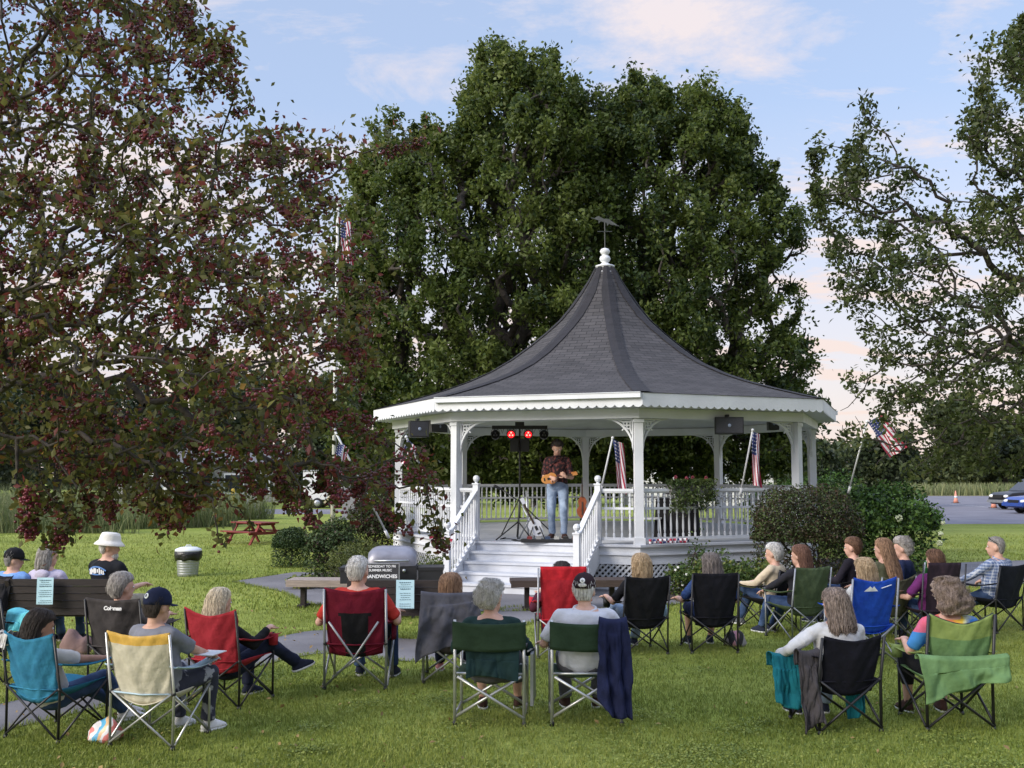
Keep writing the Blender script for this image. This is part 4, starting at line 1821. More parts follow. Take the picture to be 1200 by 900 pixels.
def shade_tree(name, poly, base, lean_top, label, nclump, nleaf, Yc, dY, leaf, mats, wts, csz, g, fork=3.2, rmax=.26, r1=.012, powr=.50, bark=BARK, minz=1.2, updir=.55, skip=(), vert=.75, plumes=0, plen=.27):
    root = empty(name, base, 0, 1, label, 'tree')
    att = crown_pts(poly, nclump, Yc, dY, g=g)
    att = att[att[:, 2] > minz]
    att[:, 2] += g.normal(0, .12, len(att))
    if plumes:
        # upright leader shoots that break the outline of the crown
        mid = att.mean(0)
        far = np.argsort(-(np.abs(att[:, 0] - mid[0]) * .8 + (att[:, 2] - mid[2]) * 1.3))[:plumes * 4]
        pk = att[g.choice(far, plumes, replace=False)]
        add = []
        for p in pk:
            d = np.array([(p[0] - mid[0]) * .05 + g.normal(0, .12), g.normal(0, .12), 1.0])
            for j in range(5):
                add.append(p + d * plen * j * g.uniform(.8, 1.15) - np.array([0, 0, 3.0 * plen]))
        att = np.concatenate([att, np.array(add)])
    bx, by, _ = base
    trunk = [(bx, by, -.1), (bx, by, fork * .4), (bx + lean_top * .5, by, fork * .75), (bx + lean_top, by, fork)]
    N, par, wt = skeleton(trunk, att, g=g)
    L0 = np.array(base)
    wood('trunk', N - L0, par, wt, r1, powr, rmax, bark, root)
    # leaves: dense little plumes round the clump centres plus loose ones along twigs
    k = nleaf // len(att)
    cs = csz * g.uniform(.55, 1.25, len(att))
    if plumes:
        cs[len(att) - plumes * 5:] = csz * np.tile(np.array([.85, .72, .58, .42, .25]), plumes)
    C = np.repeat(att, k, 0)
    cs = np.repeat(cs, k)[:, None] * np.where(g.uniform(0, 1, (len(C), 1)) < .14, g.uniform(1.1, 1.9, (len(C), 1)), 1.0)
    off = g.normal(size=(len(C), 3))
    off = off / np.maximum(np.linalg.norm(off, axis=1, keepdims=True), 1e-6) * (g.uniform(0, 1, (len(C), 1)) ** .45)
    # sprays stretched along the way each limb grows, outward and up from the fork
    gd = unit(att - np.array([bx + lean_top, by, fork]) * np.array([1, 1, 1]) + np.array([0, 0, .15]))
    gd = np.repeat(gd, k, 0)
    al = (off * gd).sum(1, keepdims=True)
    off = (off - al * gd) * .74 + gd * al * (1.02 * vert)
    C = C + off * cs
    tw = np.where(wt < 4)[0]
    tw = tw[par[tw] >= 0]
    m_ = nleaf // 5
    ti = g.choice(tw, m_)
    f = g.uniform(0, 1, (m_, 1))
    C2 = N[ti] * f + N[par[ti]] * (1 - f) + g.normal(size=(m_, 3)) * csz * .16
    pk_ = np.concatenate([np.repeat(g.choice(len(mats), len(att), p=wts), k), np.full(len(C2), -1)])
    C = np.concatenate([C, C2])
    for (sx, sy, sr) in skip:
        # gaps in the crown where sky shows: thin the leaves in a cylinder of space
        p = np.array(cp(sx, sy, Yc))
        q = C - p
        dd = np.hypot(q[:, 0], q[:, 2])
        kp = (dd > sr * Yc / F) | (g.uniform(0, 1, len(C)) < .04)
        C, pk_ = C[kp], pk_[kp]
    leaf_mesh('crown', C - L0, leaf, mats, wts, root, .35, g, .55, pick=pk_)
    return root


gA = np.random.default_rng(5)
polyA = [(400, 560), (385, 480), (392, 400), (385, 320), (392, 270), (402, 232), (422, 190), (436, 146), (450, 150), (470, 132), (484, 165), (496, 124), (512, 138), (538, 150), (548, 95), (560, 62), (585, 48), (600, 52), (618, 75), (640, 62), (662, 62), (676, 98), (698, 112), (722, 160), (732, 260), (745, 360), (760, 470), (740, 560)]
bA = (-1.2, 31.5, 0)
shade_tree('oak_tree', polyA, bA, .3, 'tall leafy shade tree behind the left half of the gazebo, highest on the skyline', 1300, 160000, 31.0, 3.6, .15, OAK, [.48, .38, .14], .52, gA, vert=.95, plumes=45, skip=((475, 345, 20), (385, 445, 24), (430, 390, 16), (520, 300, 12), (605, 350, 16), (590, 370, 13), (600, 250, 10), (560, 210, 9)))
polyB = [(640, 560), (645, 420), (640, 280), (655, 170), (678, 118), (700, 110), (722, 108), (742, 88), (760, 104), (780, 92), (796, 130), (806, 104), (820, 90), (836, 112), (852, 128), (862, 122), (878, 140), (884, 160), (884, 180), (905, 200), (898, 220), (925, 232), (945, 255), (930, 285), (948, 308), (930, 335), (950, 355), (935, 380), (955, 402), (950, 440), (945, 500), (925, 560)]
bB = (5.6, 33.5, 0)
shade_tree('oak_tree', polyB, bB, -.3, 'broad dark leafy tree rising behind the right half of the gazebo roof', 1300, 150000, 32.0, 3.6, .15, OAK, [.55, .20, .25], .52, gA, vert=.95, plumes=45, skip=((930, 310, 22), (900, 340, 16), (945, 385, 15), (850, 330, 13), (880, 230, 12), (820, 210, 9)))
# a lower limb mass seen under the roof
polyC = [(440, 560), (500, 500), (640, 490), (760, 495), (900, 500), (990, 480), (1000, 545), (930, 548), (860, 545), (750, 552), (700, 575), (560, 580)]
bC = (2.9, 40.5, 0)
shade_tree('maple_tree', [(430, 575), (430, 470), (600, 430), (800, 430), (960, 470), (960, 540), (860, 548), (745, 546), (700, 580), (560, 585)], bC, .2, 'dark spreading tree seen under the gazebo roof, beyond the stage', 260, 30000, 40.0, 2.4, .24, OAK, [.42, .08, .50], .9, gA, fork=2.0, minz=.5)

# right-hand tree, nearer than the gazebo
gR = np.random.default_rng(8)
RT = [leafmat('pear_leaf_mid', (0.036, 0.055, 0.013), (0.076, 0.103, 0.028), .40, .5), leafmat('pear_leaf_light', (0.063, 0.083, 0.024), (0.108, 0.122, 0.039), .34, .5), leafmat('pear_leaf_dark', (0.023, 0.035, 0.012), (0.047, 0.060, 0.019), .32, .5)]
polyR = [(952, 170), (985, 178), (1002, 140), (1018, 118), (1040, 138), (1060, 165), (1048, 200), (1080, 190), (1098, 235), (1118, 250), (1140, 215), (1128, 150), (1140, 90), (1150, 30), (1190, 22), (1260, 10), (1420, 60), (1500, 200), (1520, 420), (1440, 560), (1240, 560), (1120, 552), (1000, 556), (985, 510), (975, 480), (996, 448), (1020, 400), (985, 360), (975, 310), (962, 250)]
bR = (10.2, 14.3, 0)
shade_tree('pear_tree', polyR, bR, -.8, 'dark small-leaved tree leaning in from the right edge, sky showing between its bare limbs', 1250, 50000, 13.6, 1.9, .076, RT, [.52, .22, .26], .27, gR, fork=3.0, rmax=.115, r1=.0036, powr=.47, bark=BARK_D, minz=1.9, plumes=46, plen=.13,
           skip=((1085, 300, 14), (1120, 330, 18), (1060, 350, 12), (1150, 400, 18), (1010, 300, 8), (1100, 480, 12), (1180, 470, 16), (1150, 300, 14), (1060, 440, 14), (1190, 380, 14), (1034, 516, 30), (975, 482, 24), (955, 500, 20)))

# crab apple in the near left
gC = np.random.default_rng(21)
CR = [leafmat('crab_leaf_olive', (0.086, 0.093, 0.024), (0.164, 0.158, 0.044), .5, 1.2), leafmat('crab_leaf_dark', (0.038, 0.046, 0.018), (0.078, 0.083, 0.026), .4, 1.2), leafmat('crab_leaf_red', (0.108, 0.024, 0.024), (0.183, 0.047, 0.038), .45, 1.2), leafmat('crab_leaf_yellow', (0.173, 0.137, 0.029), (0.245, 0.130, 0.036), .45, 1.2)]
polyL = [(-420, -150), (100, -120), (245, -40), (240, 10), (272, 48), (268, 92), (296, 118), (345, 128), (352, 160), (398, 158), (410, 195), (398, 232), (432, 262), (440, 310), (452, 355), (430, 398), (448, 430), (420, 462), (452, 500), (505, 530), (528, 560), (510, 585), (470, 575), (430, 588), (380, 560), (330, 580), (318, 575), (290, 570), (262, 585), (235, 575), (225, 555), (160, 570), (110, 560), (60, 560), (40, 545), (0, 535), (-420, 560)]
bL = (-5.6, 7.2, 0)
root = empty('crabapple_tree', bL, 0, 1, 'crab apple tree heavy with dark red fruit, filling the upper left of the view', 'tree')
att = crown_pts(polyL, 2300, 6.7, 1.7, 90, gC)
# fewer in the upper right where the crown is thin
pxs = 600 + att[:, 0] / att[:, 1] * F
pz = 555 - (att[:, 2] - H) / att[:, 1] * F
thin = (pxs > 20) & (pz < 190)
thin |= (pxs > 225) & (pz < 380)
pr_ = np.where(pxs < 175, .97, np.where(pz < 150, .60, .78))
low_ = (pxs > 370) & (pz > 430)
thin |= low_
pr_ = np.where(low_, .55, pr_)
keep = ~thin | (gC.uniform(0, 1, len(att)) < pr_)
att = att[keep & (att[:, 2] > 1.45)]
tips = []
for (x0, y0, x1, y1, Yt) in ((398, 178, 492, 160, 6.6), (330, 560, 150, 588, 6.2), (500, 575, 520, 640, 6.9), (90, 570, 65, 634, 5.8), (250, 590, 258, 636, 6.0), (170, 575, 205, 612, 6.0), (390, 555, 440, 590, 6.5), (200, 20, 262, 50, 6.4)):
    for i in range(6):
        f = i / 5
        tips.append(cp(x0 + (x1 - x0) * f, y0 + (y1 - y0) * f + 6 * math.sin(f * 3), Yt))
att = np.concatenate([att, np.array(tips)])
ntip = len(tips)
for i in range(26):
    x0 = gC.uniform(20, 470)
    y0 = 555 + 15 * math.sin(x0 * .03)
    ln = gC.uniform(25, 62)
    sl = gC.uniform(-.5, 1.0)
    Yt = gC.uniform(5.6, 7.2)
    for j in range(5):
        f = j / 4
        tips.append(cp(x0 + ln * sl * f + 5 * math.sin(f * 4 + i), y0 + ln * f, Yt))
att0 = att
att = np.concatenate([att, np.array(tips[ntip:])])
trunk = [(-5.6, 7.2, -.1), (-5.55, 7.15, .7), (-5.5, 7.1, 1.5), (-5.2, 7.0, 2.1), (-4.6, 6.9, 2.6), (-4.0, 6.8, 2.75)]
N, par, wt = skeleton(trunk, att, .14, .30, gC)
L0 = np.array(bL)
wood('trunk', N - L0, par, wt, .0021, .46, .065, BARK_D, root)
C = []
k = 23
rep = np.repeat(att0, k, 0)
C.append(np.repeat(np.array(tips[ntip:]), 5, 0) + gC.normal(size=(5 * (len(tips) - ntip), 3)) * .03)
C.append(rep + gC.normal(size=rep.shape) * .065)
tw = np.where((wt < 6) & (par >= 0))[0]
ti = gC.choice(tw, 30000)
f = gC.uniform(0, 1, (len(ti), 1))
C.append(N[ti] * f + N[par[ti]] * (1 - f) + gC.normal(size=(len(ti), 3)) * .03)
C = np.concatenate(C)
fp = (600 + C[:, 0] / C[:, 1] * F > -160)
C = C[fp]
for (sx, sy, sr) in ((145, 243, 11), (300, 262, 10), (345, 268, 9), (250, 190, 14), (215, 110, 22), (300, 170, 13), (290, 420, 14), (345, 412, 14), (190, 345, 9), (330, 230, 12), (120, 95, 12), (60, 40, 18), (160, 180, 9), (270, 310, 9), (380, 470, 12), (230, 60, 12), (442, 488, 20), (396, 262, 30), (393, 440, 18), (393, 415, 16), (437, 598, 30), (425, 570, 22), (480, 530, 24), (470, 555, 20), (455, 470, 18), (384, 520, 16), (298, 622, 34), (330, 610, 20), (270, 616, 20)):
    p = np.array(cp(sx, sy, 6.7))
    q = C - p
    C = C[(np.hypot(q[:, 0], q[:, 2]) > sr * 6.7 / F) | (gC.uniform(0, 1, len(C)) < .2)]
leaf_mesh('crown', C - L0, .050, CR, [.52, .28, .15, .05], root, .3, gC, .55, droop=.25)
# berries hang in small clusters
BER = mat('crab_fruit', (.050, .007, .013), .4, .4, 3, c2=(.17, .020, .036), spec=.45)
tk = N[gC.choice(tw, 9500)]
tk = tk[600 + tk[:, 0] / tk[:, 1] * F > -120]
for (sx, sy, sr) in ((396, 262, 26), (393, 430, 18), (437, 598, 26), (480, 530, 20), (384, 520, 14), (298, 622, 32)):
    p = np.array(cp(sx, sy, 6.7))
    tk = tk[(np.hypot(tk[:, 0] - p[0], tk[:, 2] - p[2]) > sr * 6.7 / F) | (gC.uniform(0, 1, len(tk)) < .15)]
cl = np.repeat(tk, gC.integers(2, 7, len(tk)), 0)
cl = cl + gC.normal(size=cl.shape) * np.array([.022, .022, .018]) - np.array([0, 0, .03])
phi = (1 + 5 ** .5) / 2
ico = np.array([(-1, phi, 0), (1, phi, 0), (-1, -phi, 0), (1, -phi, 0), (0, -1, phi), (0, 1, phi), (0, -1, -phi), (0, 1, -phi), (phi, 0, -1), (phi, 0, 1), (-phi, 0, -1), (-phi, 0, 1)]) / 1.902
icf = np.array([(0, 11, 5), (0, 5, 1), (0, 1, 7), (0, 7, 10), (0, 10, 11), (1, 5, 9), (5, 11, 4), (11, 10, 2), (10, 7, 6), (7, 1, 8), (3, 9, 4), (3, 4, 2), (3, 2, 6), (3, 6, 8), (3, 8, 9), (4, 9, 5), (2, 4, 11), (6, 2, 10), (8, 6, 7), (9, 8, 1)])
rb = gC.uniform(.0080, .0120, len(cl))
V = (cl - L0)[:, None, :] + ico[None] * rb[:, None, None]
Fc = (np.arange(len(cl)) * 12)[:, None, None] + icf[None]
o = np_mesh('fruit', V.reshape(-1, 3), Fc.ravel(), 3, [BER], None, True, root)
tag(o, kind='stuff')

# ------------------------------------------------------------------ background tree line
FAR = [leafmat('far_leaf_mid', (.030, .046, .018), (.058, .078, .030), .25, .2), leafmat('far_leaf_dark', (.018, .030, .014), (.035, .050, .020), .2, .2), leafmat('far_leaf_light', (.055, .075, .025), (.09, .11, .04), .3, .2)]


def simple_tree(x, y, w, h, label, g, n=2600, leaf=.38, name='broadleaf_tree', group='far trees along the horizon', wts=(.5, .35, .15), lowz=.12, trunk=True):
    root = empty(name, (x, y, 0), 0, 1, label, 'tree', group)
    nc = 26
    c = np.stack([g.uniform(-1, 1, nc), g.uniform(-1, 1, nc), g.uniform(-1, 1, nc)], 1)
    c = c[np.linalg.norm(c, axis=1) < 1]
    c = c * np.array([w * .40, w * .36, h * (1 - lowz) * .40]) + np.array([0, 0, h * (.5 + lowz * .5)])
    n = int(n * 2.6)
    k = n // len(c)
    rep = np.repeat(c, k, 0)
    o = unit(g.normal(size=rep.shape)) * (g.uniform(0, 1, (len(rep), 1)) ** .4)
    C = rep + o * np.array([w * .22, w * .22, h * .17])
    C[:, 2] = np.maximum(C[:, 2], .1)
    leaf_mesh('crown', C, leaf, FAR, list(wts), root, .4, g, .6)
    N, par, wt = skeleton([(0, 0, 0), (0, 0, h * .15), (0, 0, h * .3)], c, g=g)
    wood('trunk', N, par, wt, w * .006, .5, w * .03, BARK, root)
    return root


gF = np.random.default_rng(33)
for i, (px, Y_, wpx, top, lab) in enumerate([
    (-20, 52, 170, 400, 'dark rounded tree beyond the reeds at the far left edge'),
    (70, 56, 150, 430, 'dark tree beyond the reeds, second from the left edge, under the crab apple boughs'),
    (150, 62, 130, 440, 'low dark tree beyond the reeds, left of the distant white building'),
    (300, 82, 190, 400, 'broad tree behind the distant low building on the left'),
    (420, 76, 150, 420, 'tree between the flagpole and the gazebo, far behind'),
    (525, 66, 120, 480, 'far dark tree seen between the left gazebo posts'),
    (625, 62, 130, 475, 'far dark tree seen directly behind the musician'),
    (700, 68, 90, 500, 'small far tree seen right of the musician'),
    (930, 52, 90, 505, 'tree behind the right end of the gazebo, beside the pale house'),
    (1030, 62, 90, 500, 'far tree behind the hydrangea bush'),
    (1118, 110, 90, 455, 'distant lighter tree beyond the parking lot, nearest the hydrangea'),
    (1175, 118, 110, 500, 'distant dark tree beyond the parked cars'),
    (1250, 120, 120, 490, 'distant tree cut by the right frame edge beyond the cars'),
    (220, 92, 160, 420, 'far pale green tree in the gap beneath the crab apple, left of centre')]):
    x = (px - 600) / F * Y_
    simple_tree(x, Y_, wpx / F * Y_, H + (555 - top) / F * Y_, lab, gF, 3200 if Y_ < 70 else 2600, .33 * Y_ / 60, lowz=.05, wts=(.4, .5, .1) if i not in (10, 13) else (.4, .1, .5))


n = 52000
wx = nr.uniform(-110, 120, n)
wy = nr.uniform(126, 140, n)
wh = 6.0 + 2.0 * np.sin(wx * .11) + 1.6 * np.sin(wx * .31 + 1) + 1.0 * np.sin(wx * .9)
Cw = np.stack([wx, wy, wh * nr.uniform(0, 1, n) ** .8 + nr.normal(0, .3, n)], 1)
o = leaf_mesh('distant_woodland', Cw, .85, FAR, [.45, .45, .10], None, .3, nr, .65)
tag(o, kind='stuff')


def shrub(name, px, base, w, h, label, mats, wts, leaf, n, g, sq=2.0, group=None, bumpy=.16, cat='shrub', dy=1.0, zlow=0.0, up=.3):
    p = gp(px, base)
    root = empty(name, (p.x, p.y, 0), 0, 1, label, cat, group)
    d = unit(g.normal(size=(n, 3)))
    d[:, 2] = np.abs(d[:, 2]) * 1.0 - .75 * (g.uniform(0, 1, n) < .35) * np.abs(d[:, 2])
    pn = (np.abs(d[:, 0]) ** sq + np.abs(d[:, 1]) ** sq + np.abs(d[:, 2]) ** sq) ** (1 / sq)
    s = d / pn[:, None]
    a, b, c = d[:, 0] * 5, d[:, 1] * 5, d[:, 2] * 5
    bm = 1 + bumpy * (np.sin(a * 1.7 + 2) * np.sin(b * 1.9) + .6 * np.sin(c * 2.7 + a) + .4 * np.sin(a * 4.1 + b * 3.3 + c * 3))
    rr = (g.uniform(0, 1, n) ** .22) * bm
    C = s * rr[:, None] * np.array([w / 2, w / 2 * dy, h * .5]) + np.array([0, 0, h * .5 + zlow])
    low = (g.uniform(0, 1, n) < .22)
    C[low, 2] *= g.uniform(0, .9, low.sum())
    C[:, 2] = np.maximum(C[:, 2], .02)
    leaf_mesh('foliage', C, leaf, mats, wts, root, up, g, .55, outward=d * .6)
    c = np.stack([g.uniform(-.35, .35, 40) * w, g.uniform(-.35, .35, 40) * w * dy, g.uniform(.25, .8, 40) * h], 1)
    N, par, wt = skeleton([(0, 0, 0), (0, 0, .06), (0, 0, .12)], c, g=g)
    wood('stems', N, par, wt, .005, .45, .03, BARK_D, root)
    return root


BX = [leafmat('box_leaf', (.022, .045, .012), (.045, .08, .02), .2, 2), leafmat('box_leaf_light', (.05, .085, .02), (.08, .12, .03), .25, 2)]
HG = [leafmat('hedge_leaf', (0.019, 0.022, 0.009), (0.041, 0.041, 0.017), .2, 2), leafmat('hedge_leaf_red', (0.034, 0.019, 0.013), (0.056, 0.034, 0.019), .2, 2), leafmat('hedge_leaf_green', (0.039, 0.067, 0.019), (0.074, 0.108, 0.029), .2, 2)]
HY = [leafmat('hydrangea_leaf', (0.046, 0.108, 0.020), (0.098, 0.186, 0.037), .3, 2), leafmat('hydrangea_leaf_light', (0.115, 0.216, 0.039), (0.196, 0.300, 0.066), .35, 2), leafmat('hydrangea_leaf_dark', (0.015, 0.034, 0.009), (0.027, 0.053, 0.013), .2, 2)]
YL = [leafmat('spirea_leaf', (.085, .105, .022), (.15, .17, .04), .3, 2), leafmat('spirea_leaf_dark', (.04, .06, .015), (.07, .09, .022), .3, 2)]
PR = [leafmat('perennial_leaf', (.045, .085, .018), (.085, .13, .03), .3, 2), leafmat('perennial_leaf_light', (.12, .16, .03), (.22, .22, .06), .3, 2)]
gS = np.random.default_rng(44)
shrub('boxwood_bush', 341, 664, .80, .84, 'clipped dark green ball bush left of the gazebo beds, beside the picnic table', BX, [.75, .25], .045, 9000, gS, 2.6, bumpy=.04)
shrub('lilac_bush', 389, 680, 1.0, 1.12, 'loose mid green bush with reddish leaves between the ball bush and the grill', [HG[2], HG[1], BX[0]], [.5, .15, .35], .06, 9000, gS)
shrub('viburnum_bush', 436, 672, 1.0, 1.65, 'tall dark bush with red tinged leaves against the left end of the gazebo', [HG[2], HG[1], HG[0]], [.4, .35, .25], .06, 9000, gS)
shrub('spirea_bush', 420, 690, 1.05, .82, 'low yellow green bush in front of the taller bushes, behind the light topped bench', YL, [.7, .3], .035, 9000, gS)
shrub('barberry_hedge', 946, 696, 1.75, 1.78, 'large clipped brownish green bush in front of the right gazebo railing', HG, [.45, .22, .33], .048, 24000, gS, 3.2, bumpy=.06, dy=.85)
hyd = shrub('hydrangea_bush', 1040, 670, 2.05, 1.75, 'bright green hydrangea bush with a few pale blossoms right of the brownish clipped bush', HY, [.50, .24, .26], .09, 13000, gS, 2.3, bumpy=.14, dy=.8)
BLO = mat('hydrangea_blossom', (.50, .58, .32), .8, .15, 20, .6, 60, c2=(.68, .72, .52))
for (ox, oz, r_) in ((-.03, 1.12, .075), (.82, .62, .06), (.86, .80, .05), (.70, .38, .06), (.93, 1.02, .04)):
    mb = MB()
    for i in range(40):
        a, b2 = rnd.uniform(0, 6.28), rnd.uniform(-1, 1)
        q = Vector((math.cos(a) * math.sqrt(1 - b2 * b2), math.sin(a) * math.sqrt(1 - b2 * b2), b2)) * r_ * .8
        mb.ell(q + Vector((ox, -.80 + .25 * abs(ox) ** 2, oz)), (.018, .018, .014), 6)
    mb.build('blossom', BLO, hyd, True)
shrub('garden_shrub', 915, 622, 2.6, 1.7, 'light green shrub behind the right end of the gazebo rail', [HY[1], HY[0]], [.55, .45], .11, 6000, gS)
shrub('garden_shrub', 975, 640, 2.2, 2.0, 'mid green shrub filling the gap between gazebo post and hydrangea', [HY[0], HY[2]], [.5, .5], .10, 7000, gS)
for i, (px, b, w_, h_, lab, wt_) in enumerate([(800, 697, .60, .50, 'low leafy plant with small white flowers in front of the lattice', [.8, .2]), (838, 700, .75, .72, 'taller leafy plant beside the white flowered one, in front of the deck skirt', [.75, .25]),
                                           (872, 702, .62, .60, 'green leafy plant between the tall one and the yellow leaved one', [.85, .15]), (900, 702, .50, .62, 'yellow leaved plant at the foot of the brownish clipped bush', [.25, .75]), (820, 692, .45, .95, 'thin upright stems rising before the gazebo railing', [.8, .2])]):
    r_ = shrub('garden_plant', px, b, w_, h_, lab, PR, wt_, .06, 1500 if i != 4 else 260, gS, 2, 'garden plants along the deck skirt', .25, 'plant')
    if i == 0:
        FW = mat('white_petal', (.75, .75, .72), .7, .05)
        for j in range(9):
            mb = MB()
            a = rnd.uniform(0, 6.28)
            for q in range(5):
                b3 = q * 1.257
                mb.ell((.012 * math.cos(b3), 0, .012 * math.sin(b3)), (.010, .004, .010), 6)
            mb.build('flower', FW, r_, True, (rnd.uniform(-.3, .3), -.22 - rnd.uniform(0, .1), rnd.uniform(.15, .5)))
shrub('hosta_plant', 355, 690, .5, .22, 'small pale green hosta at the tip of the left mulch bed', PR, [.3, .7], .09, 500, gS, 2, None, .2, 'plant')
# ------------------------------------------------------------------ distant objects, furniture
WOODR = mat('red_stained_wood', (.17, .028, .022), .8, .25, 6, .3, 30)
WOODD = mat('dark_brown_wood', (.016, .010, .009), .75, .35, 5, .4, 30, stretch=(1, 8, 8))
WOODG = mat('weathered_bench_top', (.26, .21, .18), .8, .2, 5, .3, 30, stretch=(1, 8, 8))
WOODB = mat('stained_bench_top', (.045, .028, .022), .7, .25, 5, .3, 30, stretch=(1, 8, 8))
GALV = mat('galvanised_steel', (.42, .44, .46), .4, .12, 10, metal=.75)
BAG = mat('black_bag', (.010, .010, .011), .35, .1, 10, .6, 25)
SIDING = mat('pale_siding', (.62, .62, .60), .8, .05, 2)
GLASS = mat('dark_window_glass', (.03, .035, .045), .15, .1)
ROOFD = mat('far_roof', (.12, .12, .13), .9, .2, 2)


def house(name, px0, px1, Y, h, rh, label, wins, mwall=SIDING, depth=6, white=True):
    x0, x1 = (px0 - 600) / F * Y, (px1 - 600) / F * Y
    root = empty(name, ((x0 + x1) / 2, Y, 0), 0, 1, label, 'building')
    w = x1 - x0
    mb = MB()
    mb.box((0, depth / 2, h / 2), (w, depth, h))
    for i in range(int(h / .2)):
        mb.box((0, -.006, .2 * i + .1), (w + .02, .02, .025))
    mb.build('wall', mwall, root)
    mb = MB()
    poly = [(-.4, h - .05), (depth / 2, h + rh), (depth + .4, h - .05), (depth + .4, h + .12), (depth / 2, h + rh + .18), (-.4, h + .12)]
    M = Matrix(((0, 1, 0), (1, 0, 0), (0, 0, 1))).to_4x4()
    M.col[0] = Vector((0, 1, 0, 0))
    M.col[1] = Vector((1, 0, 0, 0))
    mb.prism(poly, w + .6, M)
    mb.build('roof', ROOFD, root)
    for (wx, wz, ww, wh) in wins:
        mb = MB()
        mb.box((wx, -.05, wz), (ww + .24, .06, wh + .24))
        f = mb.build('window', WHITE, root)
        mb = MB()
        mb.box((0 + wx, -.09, wz), (ww, .03, wh))
        g_ = mb.build('pane', GLASS, f)
    return root


house('house', 742, 905, 62, 4.6, 2.2, 'pale sided house seen under the trees behind the right half of the gazebo', [(-2.6, 2.6, .5, 1.5), (-1.0, 2.6, .5, 1.5), (.8, 1.6, .9, 2.1), (2.4, 2.7, .5, 1.4), (3.4, 2.7, .5, 1.4)])
house('low_building', 135, 330, 72, 2.7, 1.0, 'low grey and white building across the road on the left, seen under the crab apple', [(-3.6, 1.2, 1.6, 1.3), (-1.4, 1.2, 1.0, 1.3), (.6, 1.2, .8, 1.6), (2.6, 1.3, 1.2, 1.2), (4.6, 1.3, .8, 1.2)], mat('grey_siding', (.22, .22, .22), .8, .1))
r = house('shed', 168, 212, 69, 2.6, .9, 'small white gabled front in front of the low grey building', [(-.5, 1.1, .9, 1.4), (.7, 1.1, .4, 1.4)], mat('white_siding', (.72, .74, .78), .7, .05), 2)
YEL = mat('yellow_paint', (.65, .42, .03), .6, .1)
for i, px in enumerate((249, 258, 272)):
    p = Vector(((px - 600) / F * 58, 58.5, 0))
    root = empty('bollard', p, 0, 1, ['yellow bollard nearest the white gabled front', 'middle yellow bollard before the grey building', 'yellow bollard furthest right before the grey building'][i], 'bollard', 'yellow bollards by the road')
    mb = MB()
    mb.lathe([(.11, 0), (.11, 1.05), (.08, 1.13), (.02, 1.16)], 12)
    mb.build('post', YEL, root, True)
    mb = MB()
    mb.lathe([(.113, .75), (.113, .87)], 12)
    mb.build('band', PLAST_B, root, True)


def wheel(root, x, y, r, side=1, name='wheel'):
    mb = MB()
    M = Matrix.Rotation(R(90), 4, 'X')
    tmp = MB()
    tmp.lathe([(r * .55, -.11), (r * .93, -.11), (r, -.07), (r, .07), (r * .93, .11), (r * .55, .11)], 22, mi=0)
    mb.add([M @ Vector(v) + Vector((x, y, r)) for v in tmp.v], tmp.f, 0)
    t = mb.build('tyre', mat('tyre', (.015, .015, .015), .8, .1), root, True)
    mb = MB()
    tmp = MB()
    tmp.lathe([(r * .15, -.115), (r * .56, -.118), (r * .60, -.10), (r * .60, .10), (r * .56, .118), (r * .15, .115)], 16)
    mb.add([M @ Vector(v) + Vector((x, y, r)) for v in tmp.v], tmp.f, 0)
    mb.build('rim', GALV, t, True)
    return t


